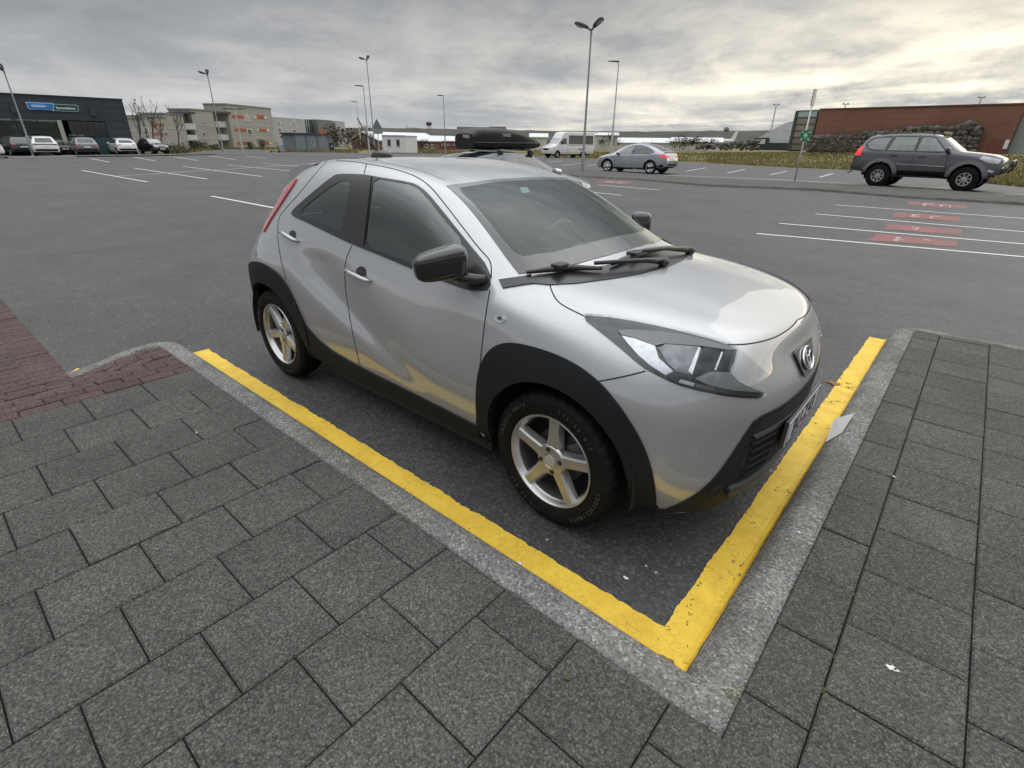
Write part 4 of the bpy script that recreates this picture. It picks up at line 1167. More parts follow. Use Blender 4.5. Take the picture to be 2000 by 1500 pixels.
    if text:
        M_TXT = mat_plain('tyre_lettering', (.05, .048, .040), .6)
        me_all = []
        for word, a0 in (('CROSSCLIMATE', -28), ('CROSSCLIMATE', 150), ('175/65 R15', 62), ('175/65 R15', 245)):
            st = 4.6
            for i, chh in enumerate(word):
                if chh == ' ': continue
                a = RAD(a0 - (i - len(word) / 2) * st + 0)
                rr = (rim + .046) if 'C' in word else rim + .044
                M = Matrix.Translation((rr * math.cos(a), rr * math.sin(a), hw + .0016)) @ Matrix.Rotation(a - math.pi / 2, 4, 'Z')
                me_all.append((chh, M))
        o = text_mesh('tyre_text', me_all[0][0], .024, M_TXT, w, .0008, me_all[0][1], .0004)
        bmj = bmesh.new(); bmj.from_mesh(o.data)
        cache = {}
        for chh, M in me_all[1:]:
            if chh not in cache: q = text_mesh('x', chh, .024, M_TXT, None, .0008, None, .0004); cache[chh] = q.data.copy(); bpy.data.objects.remove(q)
            d = cache[chh].copy(); d.transform(M); bmj.from_mesh(d)
        bmj.to_mesh(o.data); bmj.free()
    return w
def place_wheel(w, x, y, steer=0.0, spin=0.0, z=.325):
    s = -1 if y < 0 else 1
    # local z -> outward, local y -> up
    base = Matrix(((s * -1.0, 0, 0), (0, 0, s), (0, 1, 0))).to_4x4()
    w.matrix_local = Matrix.Translation((x, y, z)) @ Matrix.Rotation(steer, 4, 'Z') @ base @ Matrix.Rotation(spin, 4, 'Z')
w0 = make_wheel(car); place_wheel(w0, 0.0, -.772, RAD(-2), RAD(-6))
for (x, y, sp) in ((-WB, -.772, 28), (0, .772, 11), (-WB, .772, 50)):
    w = copy_tree(w0, car); place_wheel(w, x, y, 0, RAD(sp))

# ------------------------------------------------------------------ under and inside
bm = bmesh.new(); a_box2(bm, (-2.80, -.58, .165), (.42, .58, .26)); a_box2(bm, (-1.98, -.775, .165), (-.42, .775, .255)); bm_obj('floor_pan', bm, M_DARK, car)  # floor set low and widened to block light under the car
def wells():
    bm = bmesh.new()
    for ax in (0, -WB):
        for s in (1, -1):
            P = [(ax + .400 * math.cos(RAD(a)), .335 + .400 * math.sin(RAD(a))) for a in range(-12, 193, 6)]
            A = [bm.verts.new((x, s * .845, z)) for x, z in P]; B = [bm.verts.new((x, s * .50, z)) for x, z in P]
            for k in range(len(P) - 1): bm.faces.new((A[k], A[k + 1], B[k + 1], B[k]))
            bm.faces.new(B)
            bm_obj('wheel_well', bm, M_DARK, car); bm = bmesh.new()
wells()
def interior():
    plast0 = None
    fab = mat_plain('dark_seat_fabric', (0.030, 0.030, 0.032), 0.9, bump=.3); plast = mat_plain('dash_plastic', (0.09, 0.095, 0.092), 0.55, bump=.2, scale=20)
    for s in (1, -1):
        bm = bmesh.new()
        superell(bm, (0, 0, 0), (.11, .24, .34), (.45, .5), Matrix.Translation((-1.42, .36 * s, .86)) @ Matrix.Rotation(RAD(-14), 4, 'Y'))
        superell(bm, (0, 0, 0), (.27, .25, .10), (.45, .5), Matrix.Translation((-1.15, .36 * s, .55)) @ Matrix.Rotation(RAD(-6), 4, 'Y'))
        st = bm_obj('front_seat', bm, fab, car, True)
        bm = bmesh.new(); superell(bm, (0, 0, 0), (.055, .13, .095), (.5, .55), Matrix.Translation((-1.53, .36 * s, 1.25)) @ Matrix.Rotation(RAD(-10), 4, 'Y'))
        a_tube(bm, (-1.49, .36 * s - .05, 1.1), (-1.52, .36 * s - .05, 1.22), .007); a_tube(bm, (-1.49, .36 * s + .05, 1.1), (-1.52, .36 * s + .05, 1.22), .007)
        bm_obj('headrest', bm, fab, st, True)
    bm = bmesh.new(); superell(bm, (0, 0, 0), (.12, .60, .30), (.4, .3), Matrix.Translation((-2.22, 0, .84)) @ Matrix.Rotation(RAD(-16), 4, 'Y')); superell(bm, (0, 0, 0), (.25, .60, .11), (.4, .3), Matrix.Translation((-1.97, 0, .55)))
    rs = bm_obj('rear_seat', bm, fab, car, True)
    for s in (1, -1):
        bm = bmesh.new(); superell(bm, (0, 0, 0), (.05, .13, .085), (.5, .55), Matrix.Translation((-2.31, .33 * s, 1.20)) @ Matrix.Rotation(RAD(-12), 4, 'Y')); bm_obj('headrest', bm, fab, rs, True)
    # dashboard: swept section with an instrument hood
    prof = [(-.33, .985), (-.45, 1.005), (-.58, 1.010), (-.70, .995), (-.76, .955), (-.77, .88), (-.72, .70), (-.60, .55)]
    V, F = [], []; ys = [-.74, -.6, -.4, -.2, 0, .14, .22, .36, .50, .58, .70, .74]
    for y in ys:
        hmp = .045 * math.exp(-((y - .36) / .15) ** 2); crv = .10 * (y / .74) ** 2
        for i, (x, z) in enumerate(prof): V.append((x - crv + (.0 if i else 0), y, z - .02 * (y / .74) ** 2 + (hmp if i in (2, 3, 4) else 0)))
    n_ = len(prof)
    for j in range(len(ys) - 1):
        for k in range(n_ - 1): F.append((j * n_ + k, j * n_ + k + 1, (j + 1) * n_ + k + 1, (j + 1) * n_ + k))
    da = mesh_obj('dashboard', V, F, plast, car, True)
    bm = bmesh.new(); a_box(bm, (-.66, -.02, 1.05), (.02, .24, .13), bev=.008); bm_obj('dash_screen', bm, M_GLOSSK, da)
    bm = bmesh.new(); a_lathe(bm, [(.10, 0), (.11, .006), (.12, 0), (.11, -.006), (.10, 0)], (0, 0, 0), Matrix.Scale(1, 3), 30)
    for v in bm.verts: v.co.y *= .6
    bm.transform(Matrix.Translation((-.50, -.36, 1.012)) @ Matrix.Rotation(RAD(90), 4, 'Z')); bm_obj('air_vent', bm, M_SATINK, da, True)
    bm = bmesh.new(); N = 40
    Mw = Matrix.Translation((-.93, .36, .985)) @ Matrix.Rotation(RAD(-66), 4, 'Y')
    pts = [Mw @ Vector((.178 * math.cos(t), .178 * math.sin(t), 0)) for t in [6.28318 * k / N for k in range(N + 1)]]
    a_path(bm, pts, .017, 8, False)
    for a in (0, 180, 270): a_tube(bm, Mw @ Vector((0, 0, -.01)), Mw @ Vector((.175 * math.sin(RAD(a + 90)), .175 * math.cos(RAD(a + 90)), 0)), .018, .014)
    a_tube(bm, Mw @ Vector((0, 0, -.02)), Mw @ Vector((0, 0, .015)), .06, .05, 16)
    bm_obj('steering_wheel', bm, M_SATINK, car, True)
    bm = bmesh.new(); superell(bm, (-.93, 0, 1.345), (.02, .11, .035), (.5, .5)); bm_obj('inner_mirror', bm, M_SATINK, car, True)
interior()
# ------------------------------------------------------------------ other vehicles
class Skin:
    """rounded body shell of a vehicle: x forward, nose at +L/2"""
    def __init__(s, L, W, top, belt, low, wroof, end_round=(.42, .30), nose_w=.80, tail_w=.86, crown=.015, rail=.05, n=90):
        s.L, s.W = L, W
        X = (1 - np.cos(np.linspace(0, math.pi, n))) / 2 * L              # distance from the nose
        f = lambda P: np.interp(X, [p[0] for p in P], [p[1] for p in P])
        def sm(a, k=2):
            for _ in range(k): b = a.copy(); b[1:-1] = .5 * a[1:-1] + .25 * (a[:-2] + a[2:]); a = b
            return a
        zt, zb, zl = sm(f(top)), sm(f(belt)), sm(f(low))
        zb = np.minimum(zb, zt - .012)
        H = max(p[1] for p in top); zbm = np.median(zb)
        hw = np.full(n, W / 2)
        a, b = end_round
        m = X < a; t = (a - X[m]) / a; hw[m] *= 1 - (1 - nose_w) * t ** 2.2
        m = X > L - b; t = (X[m] - (L - b)) / b; hw[m] *= 1 - (1 - tail_w) * t ** 2.2
        V = []
        for i in range(n):
            k = np.clip((zt[i] - zb[i]) / (H - zbm), 0, 1); w = hw[i]
            wr = (w * .90) * (1 - k) + wroof * (w / (W / 2)) * k
            hz = zb[i] - zl[i]
            row = [(w * .90, zl[i]), (w * .972, zl[i] + .10 * hz), (w, zl[i] + .32 * hz), (w * 1.0, zl[i] + .62 * hz), (w * .988, zl[i] + .86 * hz), (w * .955, zb[i]),
                   ((w * .955 * .5 + wr * .5), zb[i] + (zt[i] - zb[i]) * .48), (wr, zt[i] - rail * k - .004), (wr - .05 * k - .08 * (1 - k), zt[i] - .004), (wr * .5, zt[i] + crown * .75), (0, zt[i] + crown)]
            x = L / 2 - X[i]
            V += [(x, -y, z) for y, z in row] + [(x, y, z) for y, z in row[-2::-1]]
        m = 21
        s.V = np.array(V); F = []
        for i in range(n - 1):
            for k in range(m - 1): F.append((i * m + k, i * m + k + 1, (i + 1) * m + k + 1, (i + 1) * m + k))
        s.F = F; s.m = m; s.n = n
        s.caps = [tuple(range(m))[::-1], tuple(range((n - 1) * m, n * m))]
        s.bvh = BVHTree.FromPolygons([tuple(v) for v in V], F + s.caps)
    def build(s, name, mat, parent, arches=(), R=.4, holes=()):
        # refine for clean openings
        V = [Vector(v) for v in s.V]
        bm = bmesh.new(); vs = [bm.verts.new(v) for v in V]
        for f in s.F: bm.faces.new([vs[i] for i in f])
        bmesh.ops.subdivide_edges(bm, edges=bm.edges[:], cuts=1, use_grid_fill=True)
        for i in (0, s.n - 1):                              # close nose and tail
            x = s.V[i * s.m][0]
            es = [e for e in bm.edges if len(e.link_faces) == 1 and all(abs(v.co.x - x) < 1e-4 for v in e.verts)]
            bmesh.ops.edgenet_fill(bm, edges=es + [bm.edges.new((min((v for e in es for v in e.verts), key=lambda v: (round(v.co.z, 3), v.co.y)), min((v for e in es for v in e.verts), key=lambda v: (round(v.co.z, 3), -v.co.y))))])
        bm.faces.ensure_lookup_table()
        kill = []
        for f in bm.faces:
            c = f.calc_center_median()
            if abs(c.y) > s.W * .30 and any(math.hypot(c.x - ax, c.z - az) < R for ax, az in arches): kill.append(f)
            elif abs(c.y) > s.W * .25 and any(in_poly(c.x, c.z, h) for h in holes): kill.append(f)
        bmesh.ops.delete(bm, geom=kill, context='FACES')
        for e in [e for e in bm.edges if len(e.link_faces) == 1]:
            for v in e.verts:
                for ax, az in arches:
                    r = math.hypot(v.co.x - ax, v.co.z - az)
                    if abs(v.co.y) > s.W * .30 and R < r < R + .20: v.co.x = ax + (v.co.x - ax) * R / r; v.co.z = az + (v.co.z - az) * R / r
        o = bm_obj(name, bm, mat, parent, True, 40)
        if max(o.data.polygons, key=lambda p: p.center.z).normal.z < 0: o.data.flip_normals()
        return o
def on_skin(s):
    global BVH
    BVH = s.bvh
M_DGLASS = mat_plain('dark_car_glass', (0.020, 0.024, 0.025), 0.06, coat=1.0, var=.1)
M_PGLASS = make_glass('pale_car_glass', (0.62, 0.66, 0.64), 0.10)
M_LAMPW = mat_plain('pale_lamp', (.55, .56, .57), .15, .3, var=.2)
M_PLATEW = mat_plain('white_plate', (.62, .62, .62), .4)
M_RIMS = mat_plain('silver_rim', (.46, .46, .45), .35, .8)
M_RIMW = mat_plain('white_silver_rim', (.70, .70, .70), .3, .3)
M_RIMD = mat_plain('dark_wheel', (.03, .03, .03), .5)
M_REDL = mat_plain('red_lamp', (.45, .02, .025), .15, coat=1.0)
M_REDLIT = mat_emit('red_lamp_lit', (.8, .05, .06), .5)
def bg_wheel(R, W, rim, nsp, mat, sw=.05, dish=.02, hubr=.07):
    w = bpy.data.objects.new('wheel', None); COL.objects.link(w)
    hw = W / 2
    bm = bmesh.new(); a_lathe(bm, [(rim, hw - .02), (rim + .02, hw), (R - .04, hw), (R - .008, hw - .02), (R, hw - .05), (R, -hw + .05), (R - .02, -hw), (rim, -hw)], (0, 0, 0), Matrix.Identity(3), 40)
    bm_obj('tyre', bm, M_RUBBER, w, True, 40)
    bm = bmesh.new(); a_lathe(bm, [(rim + .005, hw - .012), (rim - .02, hw - .012), (rim - .03, hw - .05)], (0, 0, 0), Matrix.Identity(3), 40)
    for k in range(nsp):
        a_box(bm, ((rim - .02 + hubr) / 2, 0, hw - dish - .015), (rim - .01 - hubr * .4, sw, .02), M=Matrix.Rotation(6.2832 * k / nsp + .2, 4, 'Z'))
    a_lathe(bm, [(hubr, hw - dish - .03), (hubr, hw - dish), (0, hw - dish + .006)], (0, 0, 0), Matrix.Identity(3), 24)
    bm_obj('rim', bm, mat, w, True, 35)
    bm = bmesh.new(); a_lathe(bm, [(rim - .01, hw - .065), (0, hw - .07)], (0, 0, 0), Matrix.Identity(3), 30); bm_obj('wheel_back', bm, M_DARK, w)
    return w
def set_wheels(car_, w, axles, track, R, steer=0.0):
    first = True
    for i, ax in enumerate(axles):
        for s in (-1, 1):
            o = w if first else copy_tree(w)
            o.parent = car_; first = False
            base = Matrix(((s * -1.0, 0, 0), (0, 0, s), (0, 1, 0))).to_4x4()
            o.matrix_local = Matrix.Translation((ax, s * track, R)) @ Matrix.Rotation(steer if i == 0 else 0, 4, 'Z') @ base
def bg_wells(car_, axles, W, R, zc):
    for ax in axles:
        for s in (1, -1):
            bm = bmesh.new()
            P = [(ax + R * math.cos(RAD(a)), zc + R * math.sin(RAD(a))) for a in range(-25, 206, 15)]
            A = [bm.verts.new((x, s * W * .485, z)) for x, z in P]; B = [bm.verts.new((x, s * W * .26, z)) for x, z in P]
            for k in range(len(P) - 1): bm.faces.new((A[k], A[k + 1], B[k + 1], B[k]))
            bm.faces.new(B); bm_obj('wheel_well', bm, M_DARK, car_)
def both(o): mirrored(o)
def sd(name, P, mat, car_, off=.006, th=.01, both_=True, step=.09, holes=()):
    o = drape(name, P, 'side', mat, car_, off, th, step, holes)
    if both_: mirrored(o)
    return o
def door_mirror(car_, x, y, z, mat, r=(.06, .11, .07)):
    for s in (-1, 1):
        bm = bmesh.new(); superell(bm, (x, s * y, z), r, (.6, .6)); a_tube(bm, (x, s * (y - r[1] - .05), z - .05), (x, s * y, z - .03), .025)
        bm_obj('wing_mirror', bm, mat, car_, True)
def solve_pose(rear_px, front_px, wb, heading, z=None, lat=0.0):
    """ground position of the mid wheelbase so that both wheels fall in the picture columns asked for"""
    h = Vector((math.cos(heading), math.sin(heading), 0))
    best = None
    for D in np.linspace(5, 110, 1400):
        d = Vector(ray(*rear_px)); d2 = Vector((d.x, d.y, 0)).normalized() * D
        f = d2 + h * wb
        u, v = proj((f.x, f.y, 0.3))
        e = abs(u - front_px[0])
        if best is None or e < best[0]: best = (e, D, d2)
    return best[2], best[1]
BVH_MAIN = BVH

# --- grey lifted off-road estate with big tyres on the side road
def suv():
    hd = RAD(-7)
    rear, D = solve_pose((1713, 335), (1873, 345), 2.79, hd)
    c = rear + Vector((math.cos(hd), math.sin(hd), 0)) * 1.395
    nrm = Vector((math.sin(hd), -math.cos(hd), 0))
    c -= nrm * .80                                     # the wheels seen are on the near side
    z0 = height_at((rear.x, rear.y), 362)
    o = empty('offroad_car', (c.x, c.y, gz(c.x, c.y)), hd, 'dark grey lifted off-road estate car with big tyres standing before the red building', 'car')
    L, W = 4.80, 1.90
    top = [(0, .98), (.06, 1.16), (.35, 1.27), (.8, 1.325), (1.28, 1.37), (1.42, 1.41), (2.02, 1.87), (2.30, 1.935), (2.9, 1.965), (3.7, 1.955), (4.25, 1.90), (4.42, 1.86), (4.66, 1.45), (4.76, 1.20), (4.80, .80)]
    belt = [(0, .95), (.3, 1.17), (1.3, 1.31), (2.5, 1.315), (3.6, 1.335), (4.8, 1.37)]
    low = [(0, .68), (.35, .50), (.9, .50), (3.9, .52), (4.4, .58), (4.8, .66)]
    s = Skin(L, W, top, belt, low, .66, (.55, .30), .76, .90, .012, .07)
    paint = make_paint('grey_metallic', (.095, .095, .105), rough=.34, metal=.45)
    fx, rx = L / 2 - .92, L / 2 - .92 - 2.79
    def P(pts): return [(L / 2 - x, z) for x, z in pts]
    W1 = P([(1.78, 1.36), (2.22, 1.80), (2.30, 1.825), (2.62, 1.84), (2.66, 1.36)]); W2 = P([(2.76, 1.36), (2.76, 1.845), (3.50, 1.835), (3.62, 1.37)]); W3 = P([(3.74, 1.38), (3.66, 1.83), (4.12, 1.80), (4.30, 1.72), (4.40, 1.58), (4.30, 1.44), (4.12, 1.385)])
    b = s.build('body', paint, o, ((fx, .47), (rx, .47)), .50, (W1, W2, W3)); on_skin(s)
    fr1 = P([(1.66, 1.325), (2.18, 1.825), (2.28, 1.865), (2.72, 1.885), (3.55, 1.875), (4.15, 1.845), (4.36, 1.76), (4.48, 1.58), (4.36, 1.40), (4.15, 1.345), (3.0, 1.325)])
    sd('window_frame', fr1, M_SATINK, o, .008, .012, holes=(W1, W2, W3))
    for w_ in (W1, W2, W3): sd('side_window', w_, M_PGLASS, o, .003, .001)
    g = drape('windscreen', P([(1.40, -.62), (1.98, -.52), (1.98, .52), (1.40, .62)]), 'top', M_DGLASS, o, .006, .004, .12)
    drape('rear_window', [(-.55, 1.42), (-.48, 1.78), (.48, 1.78), (.55, 1.42)], 'rear', M_DGLASS, o, .006, .004, .12)
    for ax, nm in ((fx, 0), (rx, 1)):
        O = [(ax + .63 * math.cos(RAD(a)), .47 + .60 * math.sin(RAD(a))) for a in range(188, -9, -9)]; I = [(ax + .485 * math.cos(RAD(a)), .47 + .485 * math.sin(RAD(a))) for a in range(-8, 189, 9)]
        sd('wheel_flare', O + I, mat_plain('grey_flare', (.17, .17, .178), .5, .1), o, .06, .07, step=.06)
    sd('rocker', P([(1.5, .66), (3.15, .66), (3.15, .52), (1.5, .52)]), M_CLAD, o, .02, .03)
    sd('tail_light', P([(4.50, 1.50), (4.60, 1.50), (4.76, 1.16), (4.52, 1.16)]), M_REDLIT, o, .012, .02, step=.05)
    sd('tail_light_foot', P([(4.50, 1.14), (4.74, 1.14), (4.76, 1.06), (4.56, 1.06)]), M_DGLASS, o, .010, .02, step=.05)
    sd('headlight', P([(.10, 1.12), (.62, 1.22), (.70, 1.14), (.45, 1.02), (.14, .98)]), M_LAMPW, o, .010, .02, step=.05)
    sd('fog_lamp', P([(.16, .74), (.34, .80), (.34, .72), (.20, .68)]), M_LAMPW, o, .010, .02, step=.05)
    sd('door_handle', P([(3.22, 1.20), (3.46, 1.20), (3.46, 1.16), (3.22, 1.16)]), M_GLOSSK, o, .03, .03, step=.05)
    sd('door_handle', P([(2.30, 1.18), (2.55, 1.18), (2.55, 1.14), (2.30, 1.14)]), M_GLOSSK, o, .03, .03, step=.05)
    sd('door_gap', P([(2.70, 1.33), (2.715, 1.33), (2.715, .66), (2.70, .66)]), M_GAP, o, .003, .002); sd('door_gap', P([(1.62, 1.30), (1.635, 1.30), (1.60, .66), (1.585, .66)]), M_GAP, o, .003, .002)
    sd('side_moulding', P([(1.62, .86), (3.20, .90), (3.20, .87), (1.62, .83)]), M_CHROME, o, .012, .012)
    door_mirror(o, L / 2 - 1.66, 1.03, 1.40, M_GLOSSK, (.07, .12, .10))
    bm = bmesh.new()
    for y in (-.58, .58): a_path(bm, [(L / 2 - 2.3, y, 1.93), (L / 2 - 2.45, y, 1.99), (L / 2 - 3.9, y, 2.0), (L / 2 - 4.1, y, 1.94)], .018, 6)
    bm_obj('roof_rail', bm, M_SATINK, o, True)
    bm = bmesh.new(); a_box(bm, (-L / 2 + .42, 0, 1.915), (.30, 1.2, .03), bev=.01); bm_obj('roof_spoiler', bm, paint, o)
    for y in (-.55, -.2, .2, .55):
        bm = bmesh.new(); a_lathe(bm, [(0, .045), (.065, .04), (.08, .02), (.08, -.03), (.04, -.05), (0, -.06)], (0, 0, 0), Matrix.Identity(3), 18)
        bm.transform(Matrix.Translation((L / 2 - 2.02, y * .8, 1.955)) @ Matrix.Rotation(RAD(90), 4, 'Y')); bm_obj('roof_lamp', bm, mat_plain('tan_lamp_cover', (.22, .15, .09), .6), o, True, 40)
    bm = bmesh.new()
    a_path(bm, [(L / 2 + .05, -.62, .66), (L / 2 + .16, -.60, .85), (L / 2 + .20, -.52, 1.06), (L / 2 + .22, 0, 1.10), (L / 2 + .20, .52, 1.06), (L / 2 + .16, .60, .85), (L / 2 + .05, .62, .66)], .035, 8)
    for y in (-.35, .35): a_lathe(bm, [(0, .07), (.11, .06), (.12, -.02), (.05, -.08), (0, -.08)], (0, 0, 0), Matrix(((0, 0, 1), (1, 0, 0), (0, 1, 0))), 18); [setattr(v, 'co', v.co + Vector((L / 2 + .20, y, .98))) for v in bm.verts[-90:]]
    bm_obj('bull_bar', bm, M_SATINK, o, True, 40)
    drape('front_bumper', [(-.70, .82), (-.70, .62), (.70, .62), (.70, .82)], 'front', M_CLAD, o, .03, .05, .12)
    drape('grille', [(-.46, 1.12), (-.42, .88), (.42, .88), (.46, 1.12)], 'front', M_GLOSSK, o, .012, .02, .12)
    bm = bmesh.new(); a_path(bm, [(-L / 2 + .1, 0, .62), (-L / 2 - .14, 0, .62), (-L / 2 - .18, 0, .50), (-L / 2 - .28, 0, .47), (-L / 2 - .30, 0, .53)], .03, 8); bm_obj('tow_hook', bm, M_SATINK, o, True)
    bm = bmesh.new(); a_box2(bm, (-2.0, -.6, .42), (1.7, .6, .62)); a_box2(bm, (-.9, -.9, .42), (.55, -.8, .48)); a_box2(bm, (-.9, .8, .42), (.55, .9, .48)); bm_obj('chassis', bm, M_DARK, o)
    bm = bmesh.new()
    for x in (.1, -.85):
        for y in (-.4, .4): superell(bm, (x, y, 1.25), (.10, .24, .32), (.5, .5)); superell(bm, (x - .05, y, 1.62), (.05, .12, .09), (.5, .5))
    bm_obj('seats', bm, M_CLAD, o, True)
    bg_wells(o, (fx, rx), W, .50, .47)
    set_wheels(o, bg_wheel(.43, .31, .225, 8, M_RIMS, .042, .05, .08), (fx, rx), .82, .43)
suv()

# --- silver-blue electric hatchback on the side road
def electric():
    hd = RAD(180 + 1)
    rear, D = solve_pose((1272.5, 320), (1188, 320), 2.89, hd)
    c = rear + Vector((math.cos(hd), math.sin(hd), 0)) * 1.445
    nrm = Vector((-math.sin(hd), math.cos(hd), 0))
    c += -nrm * .80 if nrm.dot(Vector((c.x, c.y, 0))) < 0 else nrm * .80
    o = empty('electric_car', (c.x, c.y, gz(c.x, c.y)), hd, 'silver blue electric car with white spoked wheels driving left beside the tall lamp', 'car')
    L, W = 4.75, 1.90
    top = [(0, .62), (.08, .78), (.30, .90), (.9, 1.02), (1.15, 1.07), (1.55, 1.30), (2.05, 1.53), (2.45, 1.61), (2.9, 1.625), (3.4, 1.57), (4.0, 1.36), (4.45, 1.17), (4.55, 1.13), (4.68, 1.0), (4.75, .72)]
    belt = [(0, .60), (.3, .84), (1.1, .985), (2.2, 1.02), (3.3, 1.06), (4.2, 1.12), (4.75, 1.1)]
    low = [(0, .32), (.3, .22), (1.0, .20), (3.7, .22), (4.4, .30), (4.75, .42)]
    s = Skin(L, W, top, belt, low, .60, (.62, .40), .66, .80, .02, .09)
    paint = make_paint('silver_blue', (.34, .36, .40), rough=.30, metal=.6)
    fx, rx = L / 2 - .90, L / 2 - .90 - 2.89
    def P(pts): return [(L / 2 - x, z) for x, z in pts]
    s.build('body', paint, o, ((fx, .36), (rx, .36)), .385); on_skin(s)
    W1 = P([(1.52, 1.045), (1.80, 1.25), (2.10, 1.42), (2.38, 1.49), (2.52, 1.505), (2.52, 1.05)]); W2 = P([(2.60, 1.055), (2.60, 1.51), (2.95, 1.505), (3.35, 1.43), (3.80, 1.24), (3.90, 1.16), (3.62, 1.09)])
    sd('window_frame', P([(1.44, 1.02), (1.76, 1.26), (2.08, 1.45), (2.40, 1.53), (2.95, 1.54), (3.40, 1.46), (3.86, 1.26), (3.98, 1.15), (3.62, 1.065)]), M_GLOSSK, o, .004, .006)
    for w_, mm in ((W1, mat_plain('pale_window', (.16, .18, .175), .08, coat=1.0)), (W2, M_DGLASS)): sd('side_window', w_, mm, o, .0075, .003)
    drape('windscreen', P([(1.18, -.68), (1.98, -.54), (1.98, .54), (1.18, .68)]), 'top', M_DGLASS, o, .006, .004, .12)
    drape('rear_window', P([(3.35, -.50), (4.30, -.60), (4.30, .60), (3.35, .50)]), 'top', M_DGLASS, o, .006, .004, .12)
    sd('tail_light', P([(4.22, 1.03), (4.62, 1.05), (4.66, .93), (4.42, .90)]), M_REDLIT, o, .008, .01, step=.05)
    drape('tail_light_band', [(-.80, 1.02), (-.80, .92), (-.42, .90), (-.42, .98)], 'rear', M_REDLIT, o, .008, .01, .06); drape('tail_light_band', [(.80, 1.02), (.80, .92), (.42, .90), (.42, .98)], 'rear', M_REDLIT, o, .008, .01, .06)
    drape('number_plate', [(-.24, .88), (-.24, .79), (.24, .79), (.24, .88)], 'rear', M_PLATEW, o, .012, .01, .1)
    drape('rear_diffuser', [(-.72, .56), (-.66, .40), (.66, .40), (.72, .56)], 'rear', M_CLAD, o, .010, .02, .1)
    sd('lower_trim', P([(.62, .30), (1.4, .30), (3.3, .32), (4.3, .46), (4.55, .56), (4.62, .44), (4.3, .30), (3.2, .215), (1.0, .205)]), M_CLAD, o, .008, .012)
    sd('headlight', P([(.20, .86), (.62, .90), (.60, .84), (.24, .76)]), M_LAMPW, o, .006, .01, step=.05)
    sd('side_camera', P([(1.22, .86), (1.38, .87), (1.36, .83), (1.24, .82)]), M_GLOSSK, o, .008, .008, step=.04)
    sd('door_gap', P([(2.56, 1.04), (2.568, 1.04), (2.60, .34), (2.592, .34)]), M_GAP, o, .002, .002); sd('door_gap', P([(1.42, 1.0), (1.43, 1.0), (1.46, .34), (1.45, .34)]), M_GAP, o, .002, .002)
    sd('door_handle', P([(2.30, .93), (2.48, .93), (2.48, .91), (2.30, .91)]), M_CHROME, o, .008, .008, step=.05); sd('door_handle', P([(3.28, .96), (3.46, .96), (3.46, .94), (3.28, .94)]), M_CHROME, o, .008, .008, step=.05)
    bm = bmesh.new(); a_box(bm, (-L / 2 + .26, 0, 1.165), (.14, 1.35, .025), bev=.008); bm_obj('boot_spoiler', bm, M_GLOSSK, o)
    for ax in (fx, rx):
        O = [(ax + .43 * math.cos(RAD(a)), .36 + .43 * math.sin(RAD(a))) for a in range(185, -6, -10)]; I = [(ax + .372 * math.cos(RAD(a)), .36 + .372 * math.sin(RAD(a))) for a in range(-5, 186, 10)]
        sd('arch_trim', O + I, M_CLAD, o, .008, .02, step=.05)
    door_mirror(o, L / 2 - 1.62, 1.0, 1.06, M_GLOSSK)
    bm = bmesh.new(); a_box2(bm, (-1.9, -.6, .20), (1.9, .6, .30)); bm_obj('floor_pan', bm, M_DARK, o)
    bg_wells(o, (fx, rx), W, .385, .36)
    set_wheels(o, bg_wheel(.355, .24, .25, 6, M_RIMW, .10, .02, .09), (fx, rx), .80, .355)
electric()

